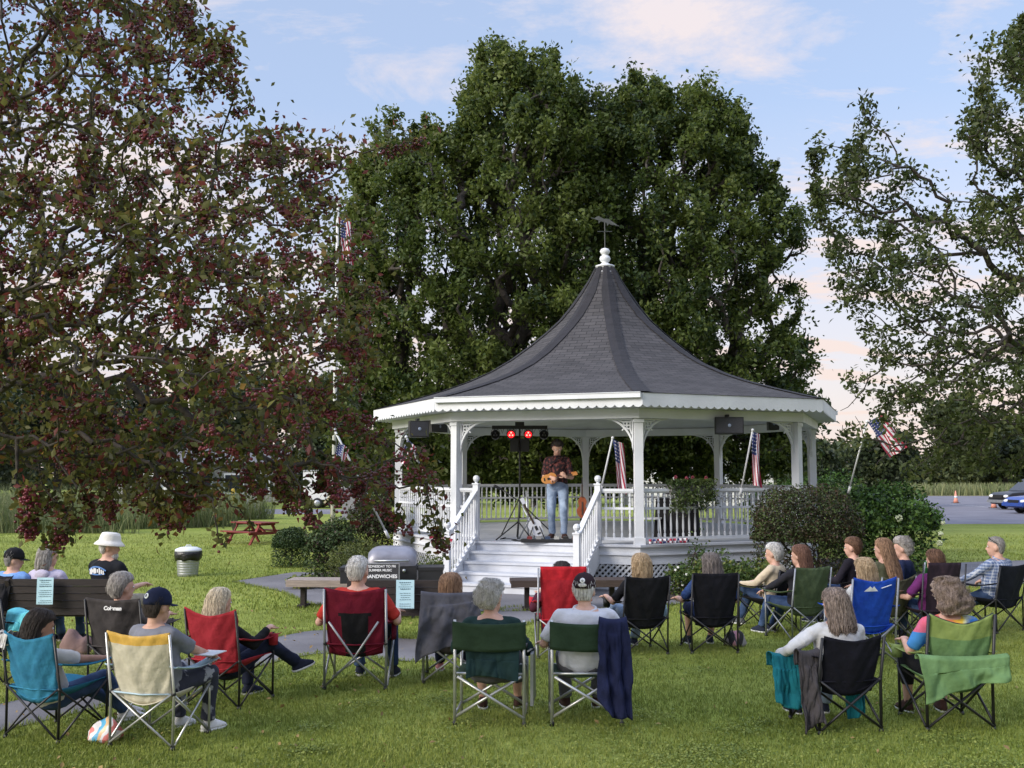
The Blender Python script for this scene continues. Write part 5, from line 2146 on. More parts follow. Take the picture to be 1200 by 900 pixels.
def car(name, loc, rz, label, paint, suv=True, cat='car'):
    root = empty(name, loc, rz, 1, label, cat, 'cars parked at the right edge')
    # local: front towards -x, width along y
    L_, W_, Hc = (4.7, 1.86, 1.72) if suv else (4.6, 1.8, 1.42)
    hb = .98 if suv else .86
    prof = [(0.0, .42), (.02, .62), (.10, hb - .16), (.35, hb - .04), (1.15, hb + .02), (1.2, hb + .03), (L_ - .1, hb + .06), (L_, hb - .1), (L_ - .02, .42), (L_ - .25, .30)]
    arch = []
    for cx in (3.75, .92):
        for i in range(9):
            a = math.pi * i / 8
            arch.append((cx + .40 * math.cos(a), .28 + .44 * math.sin(a)))
    poly = prof + arch + [(.2, .28)]
    poly = [(x - L_ / 2, z) for x, z in poly]
    mb = MB()
    for wsc, dz in ((1.0, 0),):
        mb.prism(poly, W_ * .96, Matrix.Identity(4))
    o = mb.build('body', paint, root, False)
    bv = o.modifiers.new('b', 'BEVEL')
    bv.width = .05
    bv.segments = 3
    bv.limit_method = 'ANGLE'
    cab = [(1.15, hb), (1.95, Hc - .05), (2.3, Hc), (3.9 if suv else 3.2, Hc - .02), (4.5 if suv else 4.1, hb + .04)]

    def cabloft(off, wtop, wbot, z0=0):
        vs = []
        for s in (-1, 1):
            for x, z in cab:
                f = (z - hb) / (Hc - hb)
                vs.append((x - L_ / 2, s * (wbot + (wtop - wbot) * f) / 2, z))
        n_ = len(cab)
        fs = [tuple(range(n_)), tuple(reversed(range(n_, 2 * n_)))]
        for i in range(n_):
            j = (i + 1) % n_
            fs.append((i, i + n_, j + n_, j))
        return vs, fs
    vs, fs = cabloft(0, 1.30, 1.68)
    mb = MB()
    mb.add(vs, fs)
    c_ = mb.build('cabin', paint, root, False)
    bv = c_.modifiers.new('b', 'BEVEL')
    bv.width = .04
    bv.segments = 2
    for s in (-1, 1):
        for xa, xb in ((1.45, 2.55), (2.65, 3.85 if suv else 3.5)):
            pts = []
            for (x, z) in ((xa, hb + .08), (xb, hb + .08), (min(xb, 3.75 if suv else 3.1), Hc - .12), (max(xa + .28 if xa < 2 else xa, 1.95), Hc - .12)):
                f = (z - hb) / (Hc - hb)
                pts.append((x - L_ / 2, s * ((1.68 + (1.30 - 1.68) * f) / 2 + .008), z))
            mb = MB()
            mb.add(pts + [(p[0], p[1] - s * .02, p[2]) for p in pts], [(0, 1, 2, 3), (7, 6, 5, 4), (0, 4, 5, 1), (1, 5, 6, 2), (2, 6, 7, 3), (3, 7, 4, 0)])
            mb.build('window', GLASS, root)
    mb = MB()
    a = Vector((1.15 - L_ / 2, 0, hb))
    b = Vector((1.95 - L_ / 2, 0, Hc - .05))
    nrm = Vector((-(b.z - a.z), 0, b.x - a.x)).normalized()
    p0, p1 = a.lerp(b, .1) + nrm * .01, a.lerp(b, .92) + nrm * .01
    mb.add([p0 + Vector((0, -.76, 0)), p0 + Vector((0, .76, 0)), p1 + Vector((0, .62, 0)), p1 + Vector((0, -.62, 0))], [(0, 1, 2, 3)])
    mb.build('windscreen', GLASS, root)
    HL = mat('headlight_lens', (.75, .75, .72), .15, .02)
    for s in (-1, 1):
        mb = MB()
        mb.ell((.10 - L_ / 2, s * .66, hb - .24), (.12, .20, .09), 12)
        mb.build('headlight', HL, root, True)
        for x in (.92, 3.75):
            wheel(root, x - L_ / 2, s * (W_ / 2 - .13), .34)
    mb = MB()
    mb.box((-L_ / 2 + .02, 0, hb - .26), (.06, .85, .18))
    mb.build('grille', mat('grille_black', (.015, .015, .015), .5, .1), root)
    mb = MB()
    mb.box((-L_ / 2 - .005, 0, .46), (.14, W_ * .92, .16))
    mb.build('bumper', GALV if suv else paint, root)
    for s in (-1, 1):
        mb = MB()
        mb.ell((1.55 - L_ / 2, s * .98, hb + .12), (.08, .11, .07), 8)
        mb.build('mirror', paint, root, True)
    return root


PB = mat('black_car_paint', (.010, .011, .016), .35, .1, spec=.6)
PBL = mat('blue_car_paint', (.02, .06, .28), .25, .1, spec=.6)
car('parked_car', (29.5, 58, 0), R(8), 'black pickup-like car nose-in at the right edge, behind the blue car', PB, True)
car('parked_car', (27.4, 52, 0), R(8), 'blue car cut off by the right edge, in front of the black one', PBL, False)
TRW = mat('white_trailer_paint', (.75, .75, .74), .6, .05)
root = empty('box_trailer', ((384 - 600) / F * 60, 60.5, 0), 0, 1, 'white box trailer parked across the road, between flagpole and grey building', 'trailer')
mb = MB()
mb.box((0, 0, 1.35), (2.6, 1.9, 1.7))
mb.build('body', TRW, root)
mb = MB()
mb.box((0, -.97, 1.35), (.03, .02, 1.7))
mb.box((0, -.97, 2.16), (2.62, .03, .06))
mb.build('trim', GALV, root)
for x in (-.45, .45):
    wheel(root, x, -.9, .3)
    wheel(root, x, .9, .3)
STONE = mat('grey_granite', (.26, .26, .29), .8, .15, 6, .3, 40)
for i, (px, Y_, w_, h_, lab) in enumerate([(417, 45, 1.08, 1.95, 'tall grey stone slab monument between flagpole and gazebo'), (300, 47, .85, 1.15, 'short dark stone monument left of the flagpole, near the road')]):
    root = empty('stone_monument', ((px - 600) / F * Y_, Y_, 0), R(6), 1, lab, 'monument')
    mb = MB()
    mb.prism([(-w_ / 2, .12), (-w_ / 2 * .95, h_ * .92), (-w_ * .3, h_), (w_ * .35, h_ * .98), (w_ / 2, h_ * .88), (w_ / 2, .12)], .28, Matrix.Identity(4))
    mb.build('slab', STONE, root)
    mb = MB()
    mb.box((0, 0, .06), (w_ * 1.25, .5, .13))
    mb.build('plinth', STONE, root)
root = empty('wooden_post', ((391 - 600) / F * 44, 44, 0), 0, 1, 'pale wooden post with a slanted brace beside the grey stone slab', 'post')
mb = MB()
mb.box((0, 0, .6), (.14, .14, 1.2))
mb.beam((0, 0, 1.15), (-.35, 0, .75), .08, .08)
mb.build('post', mat('raw_wood', (.42, .36, .25), .8, .2, 6), root)
# cones
ORG = mat('cone_orange', (.62, .26, .18), .6, .1)
for i, (px, Y_) in enumerate(((1117, 70), (1161, 60))):
    root = empty('traffic_cone', ((px - 600) / F * Y_, Y_, 0), 0, 1.15, ['orange traffic cone alone on the open lot, left one', 'orange traffic cone just in front of the parked cars'][i], 'traffic cone', 'orange traffic cones')
    mb = MB()
    mb.lathe([(.155, .03), (.11, .2), (.028, .72), (.02, .73)], 14)
    mb.build('cone', ORG, root, True)
    mb = MB()
    mb.box((0, 0, .015), (.38, .38, .03))
    mb.build('base', PLAST_B, root)
    mb = MB()
    mb.lathe([(.098, .30), (.078, .42)], 14)
    mb.build('reflective_band', WHITE, root, True)
# trash can
p = gp(220, 675)
root = empty('trash_can', (p.x, p.y, 0), R(10), .80, 'galvanised trash can with a black liner and white lid on the far lawn', 'trash can')
mb = MB()
pr = [(.235, 0), (.24, .02)]
for i in range(8):
    z = .05 + i * .062
    pr += [(.243 + i * .0055, z), (.249 + i * .0055, z + .015), (.243 + i * .0055, z + .03)]
pr += [(.292, .56), (.30, .57)]
mb.lathe(pr, 30)
mb.build('can', GALV, root, True)


def bagf(q, i, a):
    if i < 2:
        q.z += .028 * math.sin(a * 5 + 1) + .015 * math.sin(a * 11)
        q.x *= 1 + .04 * math.sin(a * 7)
        q.y *= 1 + .04 * math.sin(a * 7)
    return q


mb = MB()
mb.loft([(0, 0, .41, .312, .312), (0, 0, .45, .325, .325), (0, 0, .53, .33, .33), (0, 0, .60, .325, .325), (0, 0, .62, .30, .30), (0, 0, .60, .26, .26)], 40, 0, None, 2, bagf)
mb.build('liner', BAG, root, True)
mb = MB()
mb.lathe([(.315, .60), (.32, .63), (.30, .66), (.20, .70), (.06, .715)], 30)
mb.tube([(-.07, 0, .71), (-.05, 0, .75), (.05, 0, .75), (.07, 0, .71)], .012, 6)
mb.build('lid', WHITE, root, True)
# picnic table
p = gp(298, 637)
root = empty('picnic_table', (p.x, p.y, 0), R(-38), .86, 'red stained wooden picnic table alone on the far lawn', 'picnic table')
mb = MB()
for i in range(5):
    mb.box((0, -.30 + .15 * i, .70), (1.6, .138, .04))
mb.build('tabletop', WOODR, root)
for s in (-1, 1):
    mb = MB()
    for y in (-.07, .07):
        mb.box((0, s * .66 + y, .42), (1.6, .132, .04))
    mb.build('seat', WOODR, root)
for sx in (-1, 1):
    mb = MB()
    x = sx * .58
    for s in (-1, 1):
        mb.beam((x, s * .24, .68), (x, s * .64, 0), .045, .10, up=(1, 0, 0))
    mb.beam((x + .045, -.72, .37), (x + .045, .72, .37), .04, .10)
    mb.beam((x + .045, -.34, .655), (x + .045, .34, .655), .04, .07)
    mb.beam((x, 0, .38), (x * .15, 0, .66), .04, .08, up=(0, 1, 0))
    mb.build('a_frame_leg', WOODR, root)


# flags
def flagmat(name):
    return bands(name, [(.60, .57, .58), (.30, .03, .06)], 1.0)


FR = mat('flag_red', (.34, .03, .06), .85, .12, 6)
FWH = mat('flag_white', (.66, .64, .66), .85, .06, 6)
FBL = mat('flag_blue', (.03, .045, .16), .85, .12, 6)


def flag_cloth(root, P0, along, down, wl, hl, seed=0, fold=.10, furl=.45, name='flag'):
    """US flag hanging: stripes run along `along`, hoist at P0; furled by fold"""
    nU, nV = 39, 26
    along, down = Vector(along), Vector(down).normalized()
    al = along.normalized()
    nrm = al.cross(down)
    nrm = nrm.normalized() if nrm.length > .01 else Vector((0, 1, 0))
    mb = MB()

    def fn(u, v):
        # u across stripes (hoist height), v along stripes (fly)
        q = P0 + al * (v * wl) + down * (u * hl * furl)
        q = q + nrm * (fold * math.sin(u * 9 + seed + v * 2) * (.25 + .75 * v))
        q = q + down * (fold * .4 * math.sin(u * 13 + v * 5 + seed))
        return q
    mb.sheet(fn, nU, nV, 0, 0)
    for i in range(len(mb.f)):
        cu, cv = i % nU, i // nU
        st = int(cu / nU * 13)
        mb.m[i] = 2 if (st < 7 and cv < nV * .4) else (0 if st % 2 == 0 else 1)
    o = mb.build(name, [FR, FWH, FBL], root, True)
    st = MB()
    for a in range(5):
        for b in range(6):
            q = fn((a + .6) / 5 * 7 / 13, (b + .5) / 6 * .4)
            for sg in (-1, 1):
                c_ = q + nrm * .004 * sg
                star = []
                for k in range(10):
                    rr = (.016 if k % 2 == 0 else .0065) * hl / .6
                    an = k * math.pi / 5
                    star.append(c_ + al * rr * math.cos(an) + down * rr * math.sin(an))
                st.add(star, [tuple(range(10))])
    st.build('stars', FWH, o)
    return o


x = (392 - 600) / F * 26
root = empty('flagpole', (x, 26, 0), 0, 1, 'tall white flagpole rising beside the crab apple, its flag hanging limp', 'flagpole')
mb = MB()
mb.tube([(0, 0, 0), (0, 0, 8.95)], [.060, .038], 12)
mb.ell((0, 0, 9.02), (.07, .07, .07), 10)
mb.build('pole', mat('pole_paint', (.55, .55, .53), .5, .05), root, True)
fl = empty('hanging_flag', (x + .05, 25.96, 8.55), 0, 1, 'American flag hanging limp near the top of the tall flagpole', 'flag')
flag_cloth(fl, Vector((0, 0, 0)), (.10, -.05, -1), (1, .1, -.25), 1.15, .75, 1, .06, .38)


def pole_flag(px0, py0, px1, py1, Y0, Y1, label, wl=.95, hl=.62, seed=0, furl=.40, along=(0.05, 0, -1), down=(.9, .2, -.4), t0=.02, nofl=False):
    a, b = cp(px0, py0, Y0), cp(px1, py1, Y1)
    root = empty('pole_flag', a, 0, 1, label, 'flag', 'small flags on white poles around the gazebo')
    d = b - a
    mb = MB()
    mb.tube([(0, 0, 0), d], .017, 8)
    mb.ell(d, (.028, .028, .028), 8)
    mb.tube([d.normalized() * -.06, d.normalized() * .10], .026, 8)
    mb.build('pole', WHITE, root, True)
    flag_cloth(root, d * (1 - t0), along, down, wl, hl, seed, .05, furl, 'flag_cloth')
    return root


q2 = P(RP, 2, 0)
yb = 22.3 - RP * math.cos(R(7)) - .1
pole_flag(704, 575, 718, 513, 18.4, 18.0, 'furled American flag on a slanted white pole left of the centre post, beside the musician', .92, .62, 0, .34, (.09, 0, -1), (.6, .2, -.25))
pole_flag(868, 578, 882, 504, 18.6, 18.2, 'furled American flag on a slanted white pole between centre and right posts', .95, .6, 2, .26, (.0, 0, -1), (.6, .2, -.2))
pole_flag(503, 568, 476, 512, 18.8, 18.2, 'small flag on a white pole slanting left between the left gazebo posts', .42, .5, 1, .5, (-.35, 0, -1), (.6, .2, -.6))
pole_flag(454, 627, 390, 500, 18.0, 16.9, 'flag half hidden by crab apple leaves on the leftmost slanted white pole', .55, .5, 3, .45, (-.25, 0, -1), (.6, .2, -.6), t0=.12)
pole_flag(995, 575, 1016, 494, 19.4, 18.4, 'striped flag blowing out at the right end of the gazebo, seen through tree leaves', .74, .44, 1, .85, (.62, 0, -.95), (.8, 0, .45))


# bunting
def bunting(P0, P1, drop, label, seed=0):
    root = empty('bunting', P0, 0, 1, label, 'bunting')
    d = P1 - P0
    L_ = d.length
    dn = d.normalized()
    n = Vector((dn.y, -dn.x, 0))
    if n.y > 0:
        n = -n
    mb = MB()
    nU, nV = 60, 6

    def fn(u, v):
        return dn * (u * L_) + n * (.03 + .02 * math.sin(u * 50)) + Vector((0, 0, -drop * v * (.9 + .1 * math.sin(u * 24 + seed))))
    mb.sheet(fn, nU, nV, 0, .004)
    nf = nU * nV
    for i in range(len(mb.f)):
        k = (i % nf) % nU
        r_ = (i % nf) // nU
        mb.m[i] = [0, 1, 2, 1, 0, 1][(k // 3 + (r_ // 3)) % 6]
    mb.build('cloth', [FR, FWH, FBL], root, True)
    return root


e1 = P(4.68, 2, 0) + Vector((GX, GY, 0))
e2 = P(4.68, 3, 0) + Vector((GX, GY, 0))
bunting(e1.lerp(e2, .04) + Vector((0, 0, DZ + .10)), e1.lerp(e2, .27) + Vector((0, 0, DZ + .10)), .085, 'rolled red, white and blue bunting along the deck edge right of the stairs')
root = empty('fan_flag', cp(517, 628, 16.9), 0, 1, 'small red and white striped fan flag hung by the left stair post', 'flag')
mb = MB()
for i in range(12):
    a0, a1 = math.pi * (1 + i / 12), math.pi * (1 + (i + 1) / 12)
    r0, r1 = .03, .20
    mb.add([(r0 * math.cos(a0), 0, r0 * math.sin(a0)), (r1 * math.cos(a0), -.01, r1 * math.sin(a0)), (r1 * math.cos(a1), .01, r1 * math.sin(a1)), (r0 * math.cos(a1), 0, r0 * math.sin(a1))], [(0, 1, 2, 3)], i % 2)
mb.build('cloth', [FR, FWH], root)


# planters and hanging plants
POTM = mat('grey_planter', (.20, .19, .19), .8, .12, 8, .2)
POTT = mat('tan_planter', (.26, .20, .16), .8, .12, 8, .2)


def planter(px, base, w, h, d, label, pot, red=False, spikes=False, seed=0):
    p = gp(px, base)
    root = empty('planter', (p.x, p.y, 0), R(-8), 1, label, 'planter', 'planters beside the stairs')
    mb = MB()
    mb.loft([(0, 0, 0, w * .40, d * .40), (0, 0, h * .82, w * .47, d * .47), (0, 0, h * .83, w * .5, d * .5), (0, 0, h, w * .5, d * .5), (0, 0, h, w * .44, d * .44), (0, 0, h * .9, w * .42, d * .42)], 32, 0, None, 8)
    mb.build('pot', pot, root)
    g = np.random.default_rng(seed)
    n = 900
    C = np.stack([g.normal(0, w * .30, n), g.normal(0, d * .28, n), h + np.abs(g.normal(0, .10, n))], 1)
    leaf_mesh('plant', C, .05, PR, [.55, .45], root, .4, g)
    if red:
        for j in range(14):
            mb = MB()
            for q in range(5):
                mb.ell((.014 * math.cos(q * 1.257), .006 * (q % 2), .014 * math.sin(q * 1.257)), (.013, .008, .013), 6)
            mb.build('flower', mat('red_petal', (.35, .02, .03), .7, .2), root, True, (g.normal(0, w * .28), -d * .35 * g.uniform(.3, 1), h + g.uniform(.04, .20)))
    if spikes:
        V = MB()
        for j in range(26):
            a, t = g.uniform(0, 6.28), g.uniform(.05, .26)
            q = Vector((.03 * math.cos(a), .03 * math.sin(a), h))
            m_ = q + Vector((t * .4 * math.cos(a), t * .4 * math.sin(a), .28))
            e = q + Vector((t * 1.3 * math.cos(a), t * 1.3 * math.sin(a), .50 - t * .5))
            s_ = Vector((-math.sin(a), math.cos(a), 0)) * .008
            V.add([q - s_, q + s_, m_ + s_ * .8, m_ - s_ * .8, e], [(0, 1, 2, 3), (3, 2, 4)])
        V.build('spike_leaves', leafmat('spike_leaf', (.13, .20, .06), (.2, .28, .09)), root)
    return root


planter(512, 687, .58, .30, .34, 'grey planter with yellow green foliage left of the stairs, behind the grill', POTM, False, False, 3)
planter(734, 688, .52, .32, .32, 'tan planter with red flowers and spiky leaves right of the stairs', POTT, True, True, 4)


def railbox(c, w, d, label, seed, axis, red=True, n=2600):
    root = empty('railing_planter', c, axis, 1, label, 'planter')
    mb = MB()
    mb.box((0, 0, .05), (w, .2, .16))
    mb.build('box', POTM, root)
    g = np.random.default_rng(seed)
    C = np.stack([g.uniform(-.55, .55, n) * w, g.normal(-.05, .09, n), g.uniform(-1, 1, n)], 1)
    C[:, 2] = np.where(C[:, 2] < 0, C[:, 2] * (.22 + .18 * np.sin(C[:, 0] * 9) ** 2 + .14 * (C[:, 0] < -.25 * w)), C[:, 2] * .16) + .08
    C[:, 1] -= .10 * (C[:, 2] < .05)
    leaf_mesh('plant', C, .055, [HG[2], YL[1], PR[0]], [.45, .35, .2], root, .2, g, droop=.3)
    if red:
        for j in range(5):
            mb = MB()
            for q in range(5):
                mb.ell((.02 * math.cos(q * 1.257), .006 * (q % 2), .02 * math.sin(q * 1.257)), (.018, .010, .018), 6)
            mb.build('flower', mat('faded_red_petal', (.22, .03, .05), .7, .2), root, True, (g.uniform(-.4, .4) * w, g.uniform(-.1, .05), .22 + g.uniform(0, .06)))
    return root


m1 = P(RP, 2, 0) + Vector((GX, GY, 0))
m2 = P(RP, 3, 0) + Vector((GX, GY, 0))
dd = (m2 - m1)
railbox(m1.lerp(m2, .30) + Vector((0, 0, DZ + .88)), .85, .2, 'trailing flower box hung on the front right railing', 6, math.atan2(dd.y, dd.x))


# ------------------------------------------------------------------ benches, grill, sign
def paper(root_loc, rz, w, h, label, lines=11):
    root = empty('paper_notice', root_loc, rz, 1, label, 'notice', 'pale blue concert notices taped to benches')
    mb = MB()
    mb.sheet(lambda u, v: ((u - .5) * w, .003 * math.sin(u * 5), -h * v), 6, 6, 0, .001)
    mb.build('sheet', mat('pale_blue_paper', (.42, .62, .70), .8, .04), root)
    mb = MB()
    g = random.Random(int(abs(root_loc[0] * 100)))
    z = -.03
    for i in range(lines):
        if i in (4, 8):
            z -= .025
        ww = w * g.uniform(.45, .8)
        x = -ww / 2
        while x < ww / 2:
            l = g.uniform(.008, .03)
            mb.box((x + l / 2, -.0045, z), (l, .001, .006 if i not in (0, 3) else .011))
            x += l + .006
        z -= h / (lines + 2.5)
    mb.build('printed_lines', mat('print_ink', (.10, .17, .22), .8, .1), root)
    return root


def bench(p, rz, s, length, label, top=.80):
    """slatted park bench seen from behind, facing local +y"""
    root = empty('park_bench', p, rz, s, label, 'bench')
    mb = MB()
    for i in range(5):
        z = top - .05 - i * .092
        mb.box((0, -.27 + .010 * (4 - i) * -1 + .035, z), (length, .035, .086))
    mb.build('backrest', WOODD, root)
    mb = MB()
    for i in range(4):
        mb.box((0, -.16 + i * .115, .43), (length, .105, .035))
    mb.build('seat', WOODD, root)
    for sx in (-1, 1):
        x = sx * (length / 2 - .14)
        mb = MB()
        mb.beam((x, -.10, .42), (x, -.30, top - .01), .06, .05, up=(1, 0, 0))
        mb.beam((x, -.24, .41), (x, -.30, 0), .06, .06, up=(1, 0, 0))
        mb.beam((x, .24, .41), (x, .24, 0), .06, .06, up=(1, 0, 0))
        mb.beam((x, -.27, .39), (x, .26, .39), .06, .05)
        mb.beam((x, -.27, .12), (x, .26, .12), .06, .04)
        mb.build('leg_frame', WOODD, root)
        mb = MB()
        mb.beam((x, -.22, .60), (x, .25, .60), .06, .035)
        mb.beam((x, .22, .42), (x, .22, .60), .05, .05, up=(1, 0, 0))
        mb.build('armrest', WOODD, root)
    return root


def at(px, py, Y):
    v = cp(px, py, Y)
    return v


# left bench
bl = Vector(((92 - 600) / F * 12.1, 12.1, 0))
RB1 = R(-1)
bench(bl, RB1, .895, 1.70, 'dark slatted park bench on the left with three people sitting on it', .90)
paper(bl + Vector((-.17, -.335, .825)), RB1, .19, .30, 'pale blue notice taped to the back of the left bench, behind the lavender hoodie')
bm = Vector(((478 - 600) / F * 12.6, 12.6, 0))
bench(bm, R(-2), .93, 1.45, 'dark slatted park bench standing empty in front of the grill', .80)
paper(bm + Vector((.02, -.345, .748)), R(-2), .215, .335, 'pale blue notice taped to the empty bench in front of the grill')
for i, (px, base, w_, h_, lab, m_, rz) in enumerate([(395, 713, 1.5, .42, 'backless bench with a pale weathered top beside the empty dark bench', WOODG, -4), (668, 716, 1.75, .45, 'backless dark wooden bench at the foot of the gazebo stairs', WOODB, 3)]):
    p = gp(px, base)
    root = empty('backless_bench', (p.x, p.y + .15, 0), R(rz), 1, lab, 'bench')
    mb = MB()
    for k in range(3):
        mb.box((0, -.15 + .15 * k, h_ - .03), (w_, .14, .06))
    mb.box((0, -.225, h_ - .05), (w_, .03, .10))
    mb.build('seat', m_, root)
    for sx in (-1, 1):
        mb = MB()
        mb.box((sx * w_ * .36, 0, (h_ - .06) / 2), (.07, .12, h_ - .06))
        mb.box((sx * w_ * .36, 0, .02), (.12, .30, .04))
        mb.build('leg', WOODD, root)
# grill
gp_ = Vector(((462 - 600) / F * 14.6, 14.6, 0))
root = empty('gas_grill', gp_, R(2), 1.0, 'gas grill with a closed silver lid and black side shelves behind the empty bench', 'grill')
LIDM = mat('silver_grill_lid', (.20, .20, .23), .42, .2, 6, metal=.5)
GB = mat('grill_black', (.014, .014, .017), .5, .1)
mb = MB()


def lid(u, v):
    a = math.pi * v
    w_ = .33
    x = (2 * u - 1) * w_
    sh = (1 - abs(2 * u - 1) ** 5 * .35)
    return (x * (1 + .02 * math.sin(a)), -.24 * math.cos(a) * sh ** .5, .72 + .27 * math.sin(a) ** .75 * sh)


mb.sheet(lid, 24, 14, 0, 0)
for sg in (-1, 1):
    pts = [Vector(lid(0 if sg < 0 else 1, k / 14)) for k in range(15)]
    mb.add(pts, [tuple(range(15)) if sg > 0 else tuple(reversed(range(15)))])
mb.build('lid', LIDM, root, True)
mb = MB()
mb.tube([(-.24, -.29, .80), (.24, -.29, .80)], .012, 8)
for s in (-1, 1):
    mb.tube([(s * .22, -.29, .80), (s * .22, -.22, .80)], .01, 6)
mb.build('lid_handle', GALV, root, True)
mb = MB()
mb.box((0, 0, .62), (.70, .46, .19))
mb.box((0, 0, .34), (.66, .42, .38))
mb.build('firebox', GB, root)
for i in range(4):
    mb = MB()
    mb.ell((-.20 + .125 * i, -.245, .66), (.024, .02, .024), 10)
    mb.build('knob', GALV, root, True)
for s in (-1, 1):
    mb = MB()
    mb.box((s * .54, 0, .68), (.36, .44, .045))
    mb.box((s * .54, -.20, .58), (.34, .02, .20))
    mb.build('side_shelf', GB, root)
    for y in (-.17, .17):
        mb = MB()
        mb.box((s * .30, y, .09), (.045, .045, .18))
        mb.build('leg', GB, root)
sg_ = empty('chalk_sign', gp_ + Vector((-.12, -.42, .56)), R(2), 1, 'small black sign with white capital lettering propped behind the empty bench before the grill', 'sign')
mb = MB()
mb.box((0, 0, .105), (.50, .018, .205))
mb.build('board', mat('sign_black', (.03, .03, .035), .7, .1), sg_)
mb = MB()
for x in (-.255, .255):
    mb.box((x, 0, .10), (.014, .022, .21))
mb.box((0, 0, -.01), (.52, .022, .012))
mb.box((0, 0, .213), (.52, .022, .012))
mb.build('frame', GALV, sg_)
SW_ = mat('sign_lettering', (.75, .75, .78), .7, .03)
TX = lambda x, y, z: Matrix.Translation((x, y, z)) @ Matrix.Rotation(R(90), 4, 'X')
lettering('WEDNESDAY TO FRI', .045, TX(0, -.012, .175), SW_, sg_, bold=.001)
lettering('SUMMER MUSIC', .045, TX(0, -.012, .122), SW_, sg_, bold=.001)
lettering('SANDWICHES', .066, TX(.02, -.012, .038), SW_, sg_, bold=.002)
stand = MB()
for x in (-.2, .2):
    stand.beam((x, .02, 0), (x, .06, -.56), .02, .02)
stand.build('stand', GB, sg_)
# ------------------------------------------------------------------ the audience
def spot(px, py, rot, s=.95):
    p = gp(px, py)
    a = R(rot)
    return Vector((p.x - math.sin(a) * .27 * s, p.y + math.cos(a) * .27 * s, 0)), a


V3 = Vector
NAVY = cloth('navy', (.014, .020, .055))
BLK = cloth('black', (.010, .010, .012), .3)
WHT = cloth('white_knit', (.56, .55, .53), .06)
PAT = {}


def sit(px, py, rot, s, chair, ph, s2=None):
    loc, a = spot(px, py, rot, s)
    kind, clabel, fab, frame, opt = chair
    if kind == 'camp':
        camp_chair(loc, a, s, clabel, fab, frame, opt)
    elif kind == 'dir':
        director_chair(loc, a, s, clabel, fab, frame, opt)
    if ph is not None:
        lab, P = ph
        P = dict(P)
        da = P.pop('turn', 0)
        P['hz'] = P.get('hz', .50) - .075
        return person(loc, a + R(da), s2 or s * .95, lab, P), loc, a
    return None, loc, a


C_TURQ = cloth('turquoise', (.026, .16, .28), c2=(.045, .24, .38))
C_CREAM = cloth('cream', (.50, .47, .36), c2=(.62, .58, .46))
C_YEL = cloth('yellow_band', (.55, .33, .06), c2=(.66, .42, .10))
C_RED = cloth('red', (.30, .020, .030), c2=(.42, .035, .05))
C_RED2 = cloth('bright_red', (.42, .018, .028), c2=(.50, .03, .045))
C_DRED = cloth('dark_red', (.13, .007, .022), c2=(.18, .012, .030))
C_CHAR = cloth('charcoal', (.040, .036, .037), c2=(.065, .058, .058))
C_BLUE = cloth('royal_blue', (.012, .055, .38), c2=(.02, .09, .50))
C_OLIVE = cloth('olive', (.065, .095, .045), c2=(.095, .13, .065))
C_LIME = cloth('lime', (.20, .27, .075), c2=(.27, .34, .11))
C_GREEN2 = cloth('mid_green', (.11, .20, .075), c2=(.15, .26, .11))
C_DGRN = cloth('director_green', (.024, .048, .026), c2=(.034, .062, .036))
C_LBLUE = cloth('pale_blue', (.38, .50, .58))
C_PLUM = cloth('plum_black', (.022, .014, .022), c2=(.035, .022, .032))
WTXT = mat('white_print', (.72, .72, .72), .7, .03)

# 1 turquoise
pr, loc, a = sit(37, 868, -20, .93, ('camp', 'turquoise camp chair at the lower left, a dark haired woman sunk in it', C_TURQ, STEEL_B, dict(top=.86, sag=.06, wt=.25)),
    ('woman with dark hair in a white top holding a cup in the turquoise chair', dict(hair=('bob', 'dark'), shirt=WHT, lean=22, yaw=-24, pitch=14, hz=.42, turn=-8, arms=((-.25, .22, .62), (.24, .38, .60)), trouser=JEANS, skin=SKIN_TAN, shoe=SHOE_WHITE, curl=.9, w=.95, seed=3, feet=((.02, .72, .085), (.16, .60, .085)), toes=((.3, 1, 0), (.5, 1, 0)))))
root = empty('paper_cup', loc + Matrix.Rotation(a, 3, 'Z') @ V3((.235, .43, .575)), 0, 1, 'white paper cup in the hand of the dark haired woman', 'cup')
mb = MB()
mb.lathe([(.027, 0), (.036, .10), (.038, .102), (.032, .10)], 14)
mb.build('cup', mat('paper_white', (.72, .72, .72), .6, .03), root, True)
drape(loc, a, .93, 'white cloth hung on the left corner of the turquoise chair', 'cloth', WHT, -.29, -.20, .865, -.33, .10, .13, 2, .008, .03, 0, 'draped_cloth')
# 2 cream / yellow
CAMO = mat('camo_fabric', (.025, .028, .05), .9, .1, 9, .2, 40, c2=(.26, .27, .30), thr=(.56, .60))
pr, loc, a = sit(165, 877, -13, .95, ('camp', 'cream camp chair with a yellow top band and pale blue arms at the lower left', C_CREAM, STEEL_L, dict(top=.88, sag=.035, topband=.10, m2=C_YEL, armmat=C_LBLUE, hem=C_LBLUE, wt=.27, zb=.33)),
    ('man in a navy cap, grey t-shirt and patterned trousers in the cream chair', dict(cap=(NAVY, False, (mat('badge_pale', (.55, .60, .65), .6, .05), NAVY, '8')), hair=('crop', 'dark'), skin=SKIN, shirt=cloth('heather_gray', (.19, .20, .24), .12), lean=12, yaw=-4, pitch=6, w=1.1, hz=.57, hx=.06, turn=-14, trouser=CAMO, shoe=SHOE_WHITE, arms=((-.28, .22, .66), (.20, .34, .66)), feet=((-.16, .36, .085), (.14, .40, .085)), toes=((0, 1, 0), (.15, 1, 0)), seed=8)))
root = empty('paper_plate', loc + Matrix.Rotation(a, 3, 'Z') @ V3((.30, .17, .625)), a, 1, 'white sheet lying on the right arm of the cream chair', 'paper')
mb = MB()
